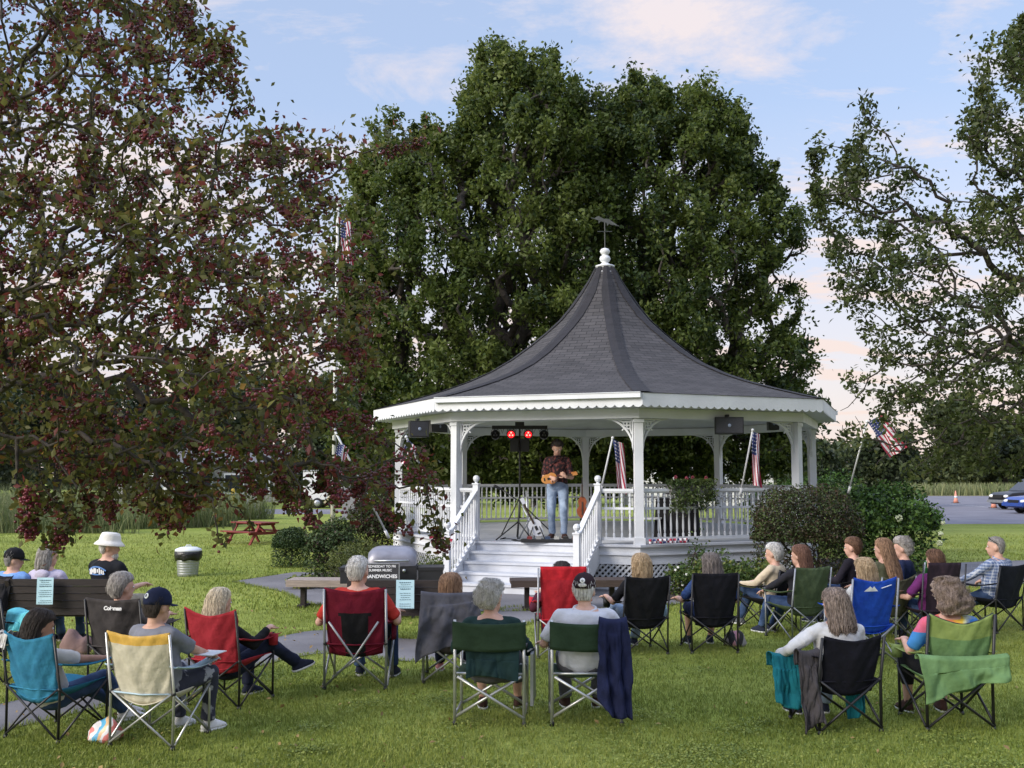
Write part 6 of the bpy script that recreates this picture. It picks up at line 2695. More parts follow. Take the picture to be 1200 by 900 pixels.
mb.box((0, 0, 0), (.16, .22, .006))
mb.build('sheet', WHITE, root)
# 3 red with platinum blonde
pr, loc, a = sit(250, 829, -20, .95, ('camp', 'red camp chair with an open right arm, the platinum blonde woman in it', C_RED, PLAST_B, dict(top=.88, sag=.07, cup=1, cupmat=C_RED)),
    ('woman with long platinum hair in a black jacket, legs crossed, in the red chair', dict(hair=('mid', 'platinum'), shirt=BLK, sleeve='long', lean=15, yaw=0, pitch=4, hz=.42, turn=-16, trouser=JEANS_D, shoe=SHOE_DARK, feet=((-.12, .30, .085), (.20, .66, .30)), toes=((0, 1, 0), (.15, 1, .25)), knees=(V3((-.1, .6, 1)), V3((.1, .5, 1))), arms=((-.30, .10, .66), (.22, .25, .68)), w=.92, seed=12)))
# 4 charcoal, grey haired man
pr, loc, a = sit(134, 812, -10, 1.0, ('camp', 'charcoal camp chair with an oval white maker mark, left of the red one', C_CHAR, STEEL_B, dict(top=.85, sag=.02, wt=.27, wb=.24, text=('Coleman', .048, .04, .78, WTXT, -.412), pocket=True)),
    ('grey haired man slouched in the charcoal chair behind the park bench', dict(hair=('short', 'gray'), shirt=cloth('dusty', (.18, .16, .15)), lean=16, yaw=-26, pitch=3, hz=.45, turn=-8, trouser=cloth('khaki', (.22, .18, .13)), seed=15, low=True)))
# 5 dark red, balding man
pr, loc, a = sit(416, 808, 0, 1.0, ('camp', 'wide dark red camp chair with a black centre panel', C_DRED, STEEL_G, dict(top=.93, w=.285, sag=.04, wt=.285, wb=.25, panel=1, m2=BLK, xh=.64, r=.012, pocket=True)),
    ('man with cropped white hair and a red shirt in the wide dark red chair', dict(hair=('crop', 'white'), shirt=cloth('tomato', (.42, .035, .025)), lean=12, yaw=-18, pitch=4, w=1.15, arms=((-.34, .12, .62), (.34, .14, .64)), trouser=JEANS, shoe=SHOE_DARK, feet=((-.05, .40, .085), (.27, .34, .085)), seed=18)), 1.03)
# 6 grey coat over chair
pr, loc, a = sit(527, 801, 1, .93, ('camp', 'grey framed camp chair almost hidden under a dark grey coat', C_CHAR, STEEL_G, dict(top=.88, r=.013)),
    ('woman with a short light brown bob in the coat covered chair', dict(hair=('bob', 'lightbrown'), shirt=NAVY, sleeve='long', lean=14, yaw=0, pitch=4, hz=.48, w=.9, trouser=JEANS_D, seed=22, low=True, shoe=cloth('pink_shoe', (.5, .2, .2)))))
drape(loc, a, .93, 'dark grey coat hung over the back of the chair beside the white haired woman', 'coat', cloth('gray_coat', (.060, .060, .072), c2=(.095, .095, .11)), -.31, .31, .935, -.385, .12, .52, 4, .014, .05, .12, nfold=2.6, slant=-.25)
# 7, 8 director chairs
pr, loc, a = sit(573, 852, -4, .97, ('dir', 'green backed director chair with a folded side table, under the white haired woman', C_DGRN, STEEL_L, dict(tray=True)),
    ('woman with curly white hair wearing a dark green jacket in the left director chair', dict(hair=('fluffy', 'white'), shirt=cloth('bottle_green', (.010, .028, .028), c2=(.018, .045, .042)), sleeve='long', lean=8, hy=-.04, hz=.52, w=1.12, depth=1.05, yaw=-30, pitch=8, trouser=cloth('slate', (.10, .10, .11)), pants='capri', fold=.012, arms=((-.26, .22, .68), (.25, .25, .68)), feet=((-.12, .42, .085), (.20, .46, .085)), seed=25, shoe=SHOE_BROWN)))
drape(loc, a, .97, 'dark green jacket tails hanging below the left director chair band', 'jacket', cloth('bottle_green', (.010, .028, .028)), -.20, .25, .64, -.235, .02, .24, 3, .012, .03, 0, nfold=2)
pr, loc, a = sit(688, 852, 0, .97, ('dir', 'green backed director chair with a navy jacket slung over its right post', C_DGRN, STEEL_L, {}),
    ('man in a dark cap and white polo shirt in the right director chair', dict(cap=(cloth('maroon_black', (.022, .012, .016)), False, (WTXT, BLK, 'o'), HAIR['white']), hair=('crop', 'white'), collar=True, shirt=cloth('polo_white', (.50, .51, .55), .05), lean=7, hy=-.04, hz=.58, w=1.28, depth=1.2, hfwd=.05, yaw=-12, pitch=6, arms=((-.36, .22, .64), (.36, .24, .64)), trouser=cloth('slate', (.10, .10, .11)), shoe=SHOE_BROWN, seed=28)))
drape(loc, a, .97, 'navy blue jacket slung over the right post of the right director chair', 'jacket', cloth('jacket_navy', (.010, .013, .040), c2=(.016, .021, .062)), .10, .33, .875, -.295, .14, .72, 6, .018, .06, .26, nfold=2.3, slant=.10)
# 9 red high back
pr, loc, a = sit(660, 772, 2, 1.0, ('camp', 'bright red high backed camp chair just behind the backless bench, right of centre', C_RED2, STEEL_G, dict(top=.98, sag=.0, w=.27, wt=.25, cup=2, cupmat=C_RED2, topband=.16, m2=cloth('bright_red_pillow', (.50, .02, .03)))),
    ('person whose dark hair just shows above the bright red high backed chair', dict(hair=('short', 'dark'), shirt=cloth('wine', (.06, .012, .025)), sleeve='long', lean=13, yaw=5, hz=.39, trouser=cloth('wine_trousers', (.035, .012, .02)), seed=31, low=True)))
# 10 black chair, blonde
pr, loc, a = sit(757, 768, 14, .96, ('camp', 'black camp chair of the short haired blonde woman, left of the blue shirted woman', BLK, STEEL_B, dict(top=.90, sag=.03, cup=-1)),
    ('woman with a short blonde bob and black top in a black camp chair', dict(hair=('bob', 'blonde'), shirt=BLK, lean=13, yaw=-5, hz=.52, w=1.05, trouser=JEANS_L, arms=((-.33, .20, .66), (.26, .2, .66)), seed=34, shoe=SHOE_DARK, low=True)))
q = MB()
for i, (x, z, w_, h_) in enumerate(((-.05, .47, .06, .035), (.03, .465, .05, .045), (.075, .47, .03, .03), (-.01, .44, .04, .02))):
    q.box((x, -.131 - 0.004, z - .04), (w_, .004, h_), 0, M=Matrix.Rotation(R(20 * (i % 2) - 8), 3, 'Y'))
qo = q.build('shirt_print', WTXT, pr[0])
qo.matrix_local = pr[1] @ Matrix.Translation((0, 0, -.02))
drape(loc, a, .96, 'light blue towel over the arm of the blonde woman in black', 'towel', C_LBLUE, .27, .38, .63, .10, .04, .26, 2, .01, .06, .1, 'draped_towel', 0, 1.5)
# 11 black chair, grey-brown hair
pr, loc, a = sit(838, 766, 4, .96, ('camp', 'black camp chair of the woman in the blue shirt, near the garden plants', cloth('black2', (.009, .009, .013), .3), STEEL_B, dict(top=.92, sag=.01, wt=.27, cup=1)),
    ('woman with shoulder length greying hair and a blue shirt, near the garden plants', dict(hair=('mid', 'salt'), shirt=cloth('denim_blue', (.025, .05, .16), c2=(.04, .08, .22)), lean=13, yaw=8, w=1.15, hz=.52, pants='knee', trouser=NAVY, arms=((-.34, .22, .62), (.33, .2, .64)), seed=37, low=True, shoe=SHOE_DARK)))
# 12 olive chair, auburn
pr, loc, a = sit(950, 751, 22, .97, ('camp', 'olive green camp chair with grey frame in front of the clipped bush', C_OLIVE, STEEL_G, dict(top=.90, sag=.02, wt=.26, armmat=C_OLIVE)),
    ('woman with straight auburn hair and dark jacket in the olive green chair', dict(hair=('mid', 'auburn'), shirt=cloth('charcoal_jacket', (.02, .02, .026)), sleeve='long', hood=True, lean=8, yaw=28, hz=.53, w=.95, trouser=JEANS, arms=((-.26, .34, .60), (.22, .3, .62)), feet=((-.16, .55, .085), (.05, .60, .085)), seed=40, low=True, shoe=SHOE_DARK)))
# 13 grey haired woman left of her
pr, loc, a = sit(921, 739, 46, .97, ('camp', 'black camp chair mostly hidden beyond the olive green one', BLK, STEEL_B, dict(top=.80)),
    ('white haired woman in a cream jacket with crossed legs, left of the auburn haired one', dict(hair=('short', 'white'), shirt=cloth('cream_jacket', (.50, .42, .30)), sleeve='long', lean=10, yaw=10, hz=.50, w=.9, trouser=JEANS, arms=((-.22, .30, .62), (.2, .3, .62)), feet=((-.05, .72, .40), (.12, .5, .085)), toes=((0, 1, .3), (0, 1, 0)), seed=43, low=True, shoe=cloth('gray_sneaker', (.10, .11, .12)))))
# 14 royal blue
pr, loc, a = sit(1024, 779, 12, .97, ('camp', 'royal blue camp chair with a small white triangle mark', C_BLUE, STEEL_G, dict(top=.93, sag=.05, wt=.255, zb=.34, r=.012)),
    ('person with a straight blonde bob in the royal blue chair', dict(hair=('bob', 'blonde'), shirt=WHT, sleeve='long', lean=12, yaw=8, hz=.50, w=.85, trouser=JEANS, seed=46, low=True)))
root = bpy.data.objects[[o.name for o in bpy.data.objects if o.get('label', '').startswith('royal blue')][0]]
mb = MB()
for x0, w_ in ((-.10, .07), (-.055, .05)):
    mb.add([(x0 - w_, -.405, .80), (x0 + w_, -.405, .80), (x0, -.415, .855)], [(0, 1, 2)])
mb.beam((.04, -.40, .83), (.17, -.385, .862), .016, .004)
mb.build('logo', WTXT, root)
# 15 long blonde hair
pr, loc, a = sit(1050, 752, 24, .97, ('camp', 'khaki camp chair just beyond the royal blue one', cloth('khaki_chair', (.10, .10, .06)), STEEL_G, dict(top=.80)),
    ('woman with very long wavy light brown hair and khaki jacket beyond the royal blue chair', dict(hair=('long', 'lightbrown'), shirt=cloth('khaki_jacket', (.075, .078, .045)), sleeve='long', lean=8, yaw=15, hz=.62, w=1.0, trouser=cloth('khaki_trousers', (.04, .04, .03)), seed=49, low=True)))
# 16 dark man
pr, loc, a = sit(1014, 735, 40, .97, ('camp', 'dark camp chair furthest back, before the clipped bush and hydrangea', BLK, STEEL_B, dict(top=.78)),
    ('man in a dark jacket in profile, just left of the very long haired woman', dict(hair=('short', 'brown'), shirt=cloth('dark_jacket', (.014, .012, .018)), sleeve='long', lean=10, yaw=20, hz=.56, seed=52, low=True)))
# 17 grey profile with green plaid chair
GPL = plaid('green_plaid', (.02, .22, .03), (.01, .08, .02), (.35, .55, .30), 11)
pr, loc, a = sit(1086, 742, 52, .97, ('camp', 'green plaid chair of the grey haired woman in profile', GPL, STEEL_L, dict(top=.93, sag=0, wt=.24)),
    ('grey haired woman in profile wearing a navy top in the green plaid chair', dict(hair=('fluffy', 'gray'), shirt=NAVY, sleeve='long', lean=3, hy=0, yaw=20, hz=.58, w=.95, seed=55, low=True)))
# 18 purple
pr, loc, a = sit(1106, 757, 8, .97, ('camp', 'dark plum high backed camp chair between the plaid chair and the checked shirt', C_PLUM, STEEL_B, dict(top=.98, sag=.0, wt=.21, wb=.20)),
    ('person with short brown hair and purple shirt slumped in the dark plum chair', dict(hair=('short', 'brown'), shirt=cloth('purple', (.11, .02, .10)), lean=12, yaw=12, hz=.50, w=1.1, arms=((-.38, .16, .58), (.3, .22, .60)), seed=58, low=True)))
root = empty('sun_hat', loc + V3((-.42, .12, .60)), 0, 1, 'pale straw sun hat resting by the arm of the person in purple', 'hat')
mb = MB()
mb.lathe([(.16, 0), (.165, .01), (.10, .03), (.09, .09), (.06, .11), (.01, .115)], 24)
mb.build('hat', cloth('straw_pink', (.42, .28, .24)), root, True)
# 19 man in checked shirt
BPL = plaid('blue_check', (.26, .32, .44), (.07, .11, .24), (.62, .64, .68), 24)
pr, loc, a = sit(1184, 741, 30, 1.0, ('camp', 'black camp chair at the right edge under the man in the checked shirt', cloth('black3', (.010, .012, .02), .3), STEEL_B, dict(top=.84, sag=.02, cup=-1)),
    ('man with grey hair, sunglasses pushed up and a blue checked shirt at the right edge', dict(hair=('crop', 'silver'), glasses_up=True, shirt=BPL, skin=SKIN, lean=12, yaw=34, pitch=0, hz=.57, hfwd=.05, w=1.1, sleeve='long', collar=True, trouser=JEANS, arms=((-.24, .36, .60), (.26, .3, .62)), feet=((-.2, .86, .085), (-.02, .80, .085)), seed=61, low=True)))
# 20 black chair, white sweater
C_BK4 = cloth('black4', (.008, .008, .014), .3)
pr, loc, a = sit(997, 859, 10, .95, ('camp', 'low black camp chair in the right foreground with clothes hung on both sides', C_BK4, STEEL_B, dict(top=.78, sag=.045, wt=.25, wb=.22, r=.013)),
    ('woman with a straight ash brown bob and white sweater in the low black chair', dict(hair=('mid', 'ash'), shirt=WHT, sleeve='long', lean=6, hy=-.03, yaw=10, pitch=8, hz=.50, w=1.12, arms=((-.44, .16, .60), (.24, .28, .62)), poles=(V3((-1, -.3, -.5)), V3((.6, -.5, -1))), trouser=JEANS_L, seed=64, fold=.008)))
drape(loc, a, .95, 'dark grey jacket hanging down the left side of the low black chair', 'jacket', cloth('taupe_jacket', (.045, .040, .042), c2=(.07, .062, .064)), -.42, -.24, .66, -.20, .12, .60, 1, .03, .07, .12, nfold=1.2, lean=-.05)
drape(loc, a, .95, 'teal jacket bunched over the left arm of the low black chair', 'jacket', cloth('teal', (.008, .12, .15), c2=(.015, .18, .21)), -.56, -.30, .60, .04, .10, .40, 5, .03, .10, .15, nfold=1.6, lean=-.1)
drape(loc, a, .95, 'teal sleeve hanging under the right side of the low black chair', 'jacket', cloth('teal', (.008, .12, .15)), .10, .26, .44, .02, .02, .36, 7, .02, .04, .05, nfold=1.2, lean=-.05)
# 21 green chair, curly
def tiedye():
    m, nt, b, out = nt_new('tie_dye')
    N, L = nt.nodes.new, nt.links.new
    tc = N('ShaderNodeTexCoord')
    vm = N('ShaderNodeVectorMath')
    vm.operation = 'SUBTRACT'
    L(tc.outputs['Object'], vm.inputs[0])
    vm.inputs[1].default_value = (.06, -.3, .80)
    sx = N('ShaderNodeSeparateXYZ')
    L(vm.outputs[0], sx.inputs[0])
    at_ = N('ShaderNodeMath')
    at_.operation = 'ARCTAN2'
    L(sx.outputs['Z'], at_.inputs[0])
    L(sx.outputs['X'], at_.inputs[1])
    no = N('ShaderNodeTexNoise')
    no.inputs['Scale'].default_value = 9
    L(tc.outputs['Object'], no.inputs['Vector'])
    ma = N('ShaderNodeMath')
    ma.operation = 'MULTIPLY_ADD'
    ma.inputs[1].default_value = 1.1
    L(no.outputs[0], ma.inputs[0])
    L(at_.outputs[0], ma.inputs[2])
    mr = N('ShaderNodeMapRange')
    mr.inputs[1].default_value = .55
    mr.inputs[2].default_value = 3.6
    L(ma.outputs[0], mr.inputs[0])
    ramp = N('ShaderNodeValToRGB')
    e = ramp.color_ramp.elements
    cols = [(0, (.04, .20, .48)), (.25, (.02, .14, .42)), (.42, (.55, .55, .30)), (.50, (.70, .48, .04)), (.66, (.68, .32, .04)), (.80, (.60, .08, .10)), (1, (.55, .12, .22))]
    e[0].position, e[0].color = 0, (*cols[0][1], 1)
    e[1].position, e[1].color = 1, (*cols[-1][1], 1)
    for p_, c_ in cols[1:-1]:
        q_ = e.new(p_)
        q_.color = (*c_, 1)
    L(mr.outputs[0], ramp.inputs[0])
    L(ramp.outputs[0], b.inputs['Base Color'])
    b.inputs['Roughness'].default_value = .9
    return m


pr, loc, a = sit(1126, 856, 2, .97, ('camp', 'lime green camp chair in the right foreground corner with a green cloth over it', C_GREEN2, STEEL_B, dict(top=.93, sag=.085, wt=.262, edge=PLAST_B, topband=.22, m2=C_LIME, r=.013, cup=-1, cupmat=C_LIME, armmat=C_LIME)),
    ('woman with big curly hair and a tie-dye shirt in the lime green chair', dict(hair=('curly', 'ash'), shirt=tiedye(), lean=9, hy=-.08, yaw=18, pitch=12, hz=.54, w=1.1, pants='capri', trouser=cloth('dark_trousers', (.015, .015, .018)), feet=((-.16, .40, .085), (.16, .40, .085)), shoe=SHOE_BROWN, seed=67)))
drape(loc, a, .97, 'crumpled green cloth draped across the lime green chair and its left arm', 'cloth', C_GREEN2, -.38, .32, .615, -.40, .03, .26, 2, .012, .07, .10, 'draped_cloth', -.02, 2.4, slant=-.22)
# 22 chair cut by the left edge
loc, a = spot(-14, 800, -30, .95)
camp_chair(loc, a, .95, 'empty black camp chair cut off by the left edge', BLK, STEEL_B, dict(top=.86))
drape(loc, a, .95, 'turquoise fleece hung over the chair arm at the left edge', 'fleece', cloth('aqua', (.09, .42, .50), c2=(.14, .52, .60)), .16, .46, .72, -.10, .16, .20, 2, .05, .14, .1, nfold=1.3)

# bench sitters
s = .895
RM = Matrix.Rotation(RB1, 3, 'Z')
person(bl + RM @ V3((-.63, .0, 0)), RB1 + R(-12), s, 'man in a black cap and blue shirt at the left end of the park bench', dict(cap=(BLK, False, (mat('badge_green', (.25, .35, .25), .6), BLK, 'N')), hair=('crop', 'silver'), shirt=cloth('sky_blue', (.16, .30, .60)), sleeve='long', lean=10, yaw=-50, pitch=8, hz=.50, w=1.1, seed=73, low=True))
drape(bl + RM @ V3((-.72, .04, 0)), RB1, s, 'black jacket slung over the left end of the park bench', 'jacket', BLK, -.28, .14, .93, -.24, .1, .42, 2, .05, .1, .05)
person(bl + RM @ V3((-.24, .0, 0)), RB1 + R(-8), s, 'woman with grey hair in a lavender hoodie in the middle of the park bench', dict(hair=('bob', 'gray'), shirt=cloth('lavender', (.42, .39, .50), .06), hood=True, sleeve='long', lean=8, yaw=-28, pitch=8, hz=.53, w=1.08, seed=76, low=True))
pr = person(bl + RM @ V3((.42, .03, 0)), RB1 + R(-28), s * 1.10, 'man in a white bucket hat and black printed t-shirt on the park bench', dict(bucket=cloth('hat_white', (.62, .60, .55), .05), hair=('crop', 'white'), beard='white', shirt=cloth('tee_black', (.008, .009, .013), .2), lean=4, hy=-.02, yaw=-45, pitch=6, hz=.54, w=1.25, depth=1.1, trouser=cloth('cream_trousers', (.40, .36, .28)), arms=((-.2, .3, .66), (.30, .24, .72)), seed=79, low=True))
PRB = mat('print_blue', (.10, .22, .50), .8, .1)
q = MB()
for i in range(9):
    u_ = (i - 4) / 4
    h_ = .055 + .018 * math.sin(i * 2.3)
    q.box((u_ * .11, -.158 - .004 + abs(u_) * .018, .37 - .02 * u_ * u_), (.018, .004, h_), 1)
for i in range(14):
    t_ = i / 13 * 2 - 1
    q.box((t_ * .13, -.155 + abs(t_) * .022, .415 - .04 * t_ * t_), (.024, .005, .016), 0)
    q.box((t_ * .12, -.158 + abs(t_) * .020, .325 + .01 * t_ * t_), (.022, .005, .014), 0)
qo = q.build('shirt_print', [PRB, WTXT], pr[0])
qo.matrix_local = pr[1]

# things on the grass
def crumple(px, py, w, h, d, label, m, name, seed, cat='bag', mats=None):
    p = gp(px, py)
    root = empty(name, (p.x, p.y, 0), 0, 1, label, cat)
    mb = MB()
    n = 26
    g_ = seed

    def fn(q, i, a_):
        v = noise.noise(V3((q.x * 14, q.y * 14, q.z * 14 + g_)))
        q = V3((q.x * (1 + v * .35), q.y * (1 + v * .35), max(0.004, q.z * (1 + .4 * noise.noise(V3((q.x * 9, q.y * 9, g_)))))))
        return q
    mb.loft([(0, 0, h * t, w / 2 * r_, d / 2 * r_) for t, r_ in ((0.02, .85), (.2, 1), (.5, .95), (.8, .7), (.95, .4), (1, .1))], n, 0, None, 2.4, fn)
    mb.build('bag_body', m, root, True)
    return root


crumple(122, 868, .26, .15, .20, 'crumpled plastic bag with pink, white and blue print on the near left grass', bands('bag_print', [(.62, .62, .62), (.60, .18, .16), (.65, .62, .60), (.10, .36, .55), (.62, .40, .20)], 5.0, 'X', .4, 1.6), 'plastic_bag', 3)
crumple(862, 757, .26, .17, .16, 'black and pink handbag on the grass beside the woman in the blue shirt', bands('tote_print', [(.015, .015, .018), (.45, .22, .26), (.02, .02, .02), (.30, .28, .28)], 4.0, 'X', .8, .8), 'handbag', 5)
crumple(88, 768, .34, .26, .2, 'dusty pink bag on the grass under the park bench', cloth('dusty_pink', (.20, .13, .12)), 'tote_bag', 9)
r_ = empty('blue_bowl', bm + V3((.14, .0, .435)), 0, 1, 'small blue bowl lying on the seat of the empty park bench', 'bowl')
mb = MB()
mb.lathe([(.03, 0), (.075, .035), (.095, .085), (.10, .085), (.08, .03), (.02, .008)], 20)
mb.build('bowl', mat('blue_plastic', (.03, .12, .50), .4, .1), r_, True)

# ------------------------------------------------------------------ on the stage
def gw(px, Y):
    return (px - 600) / F * Y


pl = V3((gw(653, 19.3), 19.3, DZ))
FLOR = mat('floral_shirt', (.018, .008, .012), .9, .1, 26, .2, 40, c2=(.16, .045, .04), thr=(.50, .62))
FJ = cloth('washed_jeans', (.14, .20, .32), c2=(.32, .40, .52), scale=7)
pr = person(pl, R(176), 1.10, 'guitarist in a dark floral shirt and faded jeans playing on the gazebo stage', dict(hz=.915, hy=0, lean=-2, hair=('short', 'dark'), yaw=8, pitch=30, hfwd=.05, shirt=FLOR, skin=SKIN, trouser=FJ, shoe=SHOE_BROWN, feet=((-.11, .10, .085), (.09, -.02, .085)), toes=((-.3, 1, 0), (.35, 1, 0)), knees=(V3((-.1, 1, 0)), V3((.1, 1, 0))), w=.95, head=1.0, arms=((-.15, .27, 1.05), (.10, .255, 1.05)), poles=(V3((-.5, -.5, -1)), V3((.5, -.5, -1))), hdir=(V3((.3, .1, .3)), V3((-.6, .3, -.4))), curl=.8, palm=((.5, -1, 0), (0, -1, 0)), collar=True, seed=82))
GTAN = mat('guitar_amber', (.50, .19, .05), .3, .15, 6, c2=(.62, .30, .09))
GW_ = mat('guitar_white', (.60, .62, .66), .3, .04)
GDK = mat('guitar_fretboard', (.04, .022, .015), .5, .1)


def guitar(root, M, body, s=1.0):
    out = []
    for i in range(36):
        t = 2 * math.pi * i / 36
        rr = .155 + .022 * math.cos(2 * t) - (.045 if abs(math.sin(t)) > .8 else 0) * 1
        x = .215 * math.cos(t) * (1.0 if math.cos(t) > 0 else .95)
        z = (.155 + .025 * (-math.cos(t))) * math.sin(t) * (1 - .22 * math.exp(-((math.cos(t) - .12) / .28) ** 2))
        out.append((x * s, z * s))
    mb = MB()
    mb.prism(out, .045 * s, M)
    b = mb.build('body', body, root)
    mb = MB()
    mb.box(M @ V3((-.36 * s, -.028 * s, 0)), (.50 * s, .022 * s, .045 * s), 0, M=M.to_3x3())
    mb.build('neck', GDK, root)
    mb = MB()
    mb.box(M @ V3((-.67 * s, -.02 * s, .01 * s)), (.16 * s, .018 * s, .075 * s), 0, M=M.to_3x3())
    for k in range(6):
        mb.ell(M @ V3((-.61 * s - .022 * k * s, -.02 * s, .055 * s)), (.008, .008, .012), 6)
    mb.build('headstock', body, root)
    mb = MB()
    mb.box(M @ V3((.0, -.026 * s, 0)), (.10 * s, .01 * s, .06 * s), 0, M=M.to_3x3())
    mb.box(M @ V3((.13 * s, -.026 * s, 0)), (.03 * s, .014 * s, .08 * s), 0, M=M.to_3x3())
    mb.build('pickups', PLAST_B, root)


gr = empty('electric_guitar', pl, R(176), 1.1, 'small amber electric guitar in the hands of the guitarist', 'guitar')
Mg = Matrix.Translation((.15, .245, 1.02)) @ Matrix.Rotation(R(180), 4, 'Z') @ Matrix.Rotation(R(8), 4, 'Y') @ Matrix.Rotation(R(0), 4, 'X')
# local -x of the guitar must run to the player's left hand (local -x): mirror by rotating about y
Mg = Matrix.Translation((.13, .235, 1.02)) @ Matrix.Rotation(R(10), 4, 'Y') @ Matrix.Diagonal((1, -1, 1, 1))
guitar(gr, Mg, GTAN, .64)
mb = MB()
mb.tube([(.28, .20, 1.05), (.20, .17, 1.22), (-.02, .155, 1.36), (-.13, .08, 1.42), (-.12, -.08, 1.38)], .014, 8, flat=.3)
mb.build('strap', BLK, gr)


def wpt(px, py, Y):
    return cp(px, py, Y)


# lighting bar
ls = V3((gw(609, 20.3), 20.3, DZ))
root = empty('light_stand', ls, 0, 1, 'black tripod light stand with a cross bar of four lamps, two glowing red', 'stage light')
mb = MB()
mb.tube([(0, 0, .35), (0, 0, 2.12)], .018, 8)
for k in range(3):
    a_ = k * 2.094 + .4
    mb.tube([(0, 0, .75), (.45 * math.cos(a_), .45 * math.sin(a_), .01)], .012, 6)
    mb.tube([(0, 0, .35), (.25 * math.cos(a_), .25 * math.sin(a_), .34)], .009, 6)
mb.build('tripod_stand', PLAST_B, root, True)
mb = MB()
mb.box((0, 0, 2.13), (1.10, .06, .07))
mb.box((0, 0, 2.20), (.18, .1, .07))
for k in range(9):
    mb.tube([(-.5 + k * .125, -.03, 2.10), (-.47 + k * .125, -.04, 2.01), (-.44 + k * .125, -.03, 2.10)], .006, 5)
mb.build('cross_bar', PLAST_B, root)
REDE = emis('red_led', (1.0, .04, .03), 7)
REDD = emis('red_lamp_face', (.7, .01, .015), .8)
for k, x in enumerate((-.48, -.17, .17, .48)):
    lit = k in (1, 2)
    mb = MB()
    Mx = Matrix.Translation((x, -.04, 1.98)) @ Matrix.Rotation(R(78), 4, 'X')
    tmp = MB()
    tmp.lathe([(.05, -.09), (.085, -.06), (.088, .05), (.075, .05), (.07, .03)], 16)
    mb.add([Mx @ V3(v) for v in tmp.v], tmp.f)
    mb.tube([(x - .09, -.03, 1.99), (x - .07, -.03, 2.08), (x + .07, -.03, 2.08), (x + .09, -.03, 1.99)], .007, 6)
    lo = mb.build('lamp', PLAST_B, root, True)
    mb = MB()
    tmp = MB()
    tmp.lathe([(.070, .030), (.03, .034), (.001, .034)], 16)
    mb.add([Mx @ V3(v) for v in tmp.v], tmp.f, 0)
    for j in range(3):
        an = j * 2.094 + 1.57
        mb.ell(Mx @ V3((.034 * math.cos(an), .034 * math.sin(an), .038)), (.017, .017, .017), 10, 1)
    mb.build('lens', [REDD if lit else PLAST_B, REDE if lit else mat('unlit_led', (.1, .1, .1), .3)], lo, True)
for x in (-.16,):
    mb = MB()
    mb.box((.0, .06, 1.78), (.38, .04, .26))
    mb.build('control_panel', PLAST_B, root)
# microphone / music stand with boom
ms = V3((gw(603, 18.9), 18.9, DZ))
root = empty('microphone_stand', ms, 0, 1, 'black tripod microphone stand with a long slanting boom left of the guitarist', 'microphone stand')
mb = MB()
mb.tube([(.06, 0, .10), (.10, 0, .72)], .014, 8)
for dx, dy in ((-.34, -.12), (.32, -.14), (.06, .35)):
    mb.tube([(.07, 0, .34), (dx, dy, .015)], .013, 7)
mb.build('tripod', PLAST_B, root, True)
mb = MB()
mb.tube([(-.24, -.05, .93), (.10, 0, .70), (.62, .03, .20)], .011, 8)
mb.limb((-.24, -.05, .93), (-.36, -.07, .99), .022, .028, 10)
mb.build('boom', PLAST_B, root, True)
root = empty('music_stand', ms + V3((-.02, .35, 0)), 0, 1, 'chrome keyboard stand legs behind the microphone stand', 'stand')
mb = MB()
mb.tube([(.28, 0, .0), (.24, 0, .90)], .016, 8)
mb.tube([(.10, 0, .0), (.42, 0, .62)], .014, 8)
mb.tube([(.48, 0, .0), (.16, 0, .62)], .014, 8)
mb.build('legs', GALV, root, True)
gs = V3((gw(628, 18.6), 18.6, DZ))
root = empty('white_guitar', gs, R(8), 1, 'white electric guitar standing on the floor at the feet of the guitarist', 'guitar')
Mw = Matrix.Translation((0, 0, .24)) @ Matrix.Rotation(R(62), 4, 'Y') @ Matrix.Diagonal((1, 1, 1, 1))
guitar(root, Mw, GW_, .80)
mb = MB()
for dx in (-.16, .16):
    mb.tube([(dx, -.1, .01), (0, .04, .42)], .009, 6)
mb.tube([(0, .25, .01), (0, .04, .42)], .009, 6)
mb.build('guitar_stand', PLAST_B, root, True)
# violin on stand
vs_ = V3((gw(682, 19.0), 19.0, DZ))
root = empty('violin', vs_ + V3((0, 0, .38)), R(-10), 1, 'red brown violin hung on a slim stand right of the guitarist', 'violin')
VB = mat('violin_varnish', (.20, .045, .018), .3, .2, 8, c2=(.28, .08, .03))
out = []
for i in range(40):
    t = 2 * math.pi * i / 40
    z = .20 * math.cos(t)
    wd = .115 if z < 0 else .095
    pinch = 1 - .42 * math.exp(-((z - .02) / .05) ** 2)
    out.append((wd * math.sin(t) ** 1 * pinch if True else 0, z + .22))
mb = MB()
mb.prism(out, .045, Matrix.Identity(4))
mb.build('body', VB, root)
mb = MB()
mb.box((0, -.03, .50), (.025, .022, .20))
mb.box((0, -.03, .20), (.022, .012, .24))
mb.ell((0, -.03, .615), (.018, .022, .025), 8)
mb.build('neck', GDK, root)
root = empty('violin_stand', vs_, 0, 1, 'slim black stand carrying the violin', 'instrument stand')
mb = MB()
mb.tube([(0, .04, .05), (0, .04, 1.15)], .010, 8)
for k in range(3):
    a_ = k * 2.094 + .5
    mb.tube([(0, .04, .30), (.22 * math.cos(a_), .04 + .22 * math.sin(a_), .01)], .009, 6)
mb.build('pole', PLAST_B, root, True)
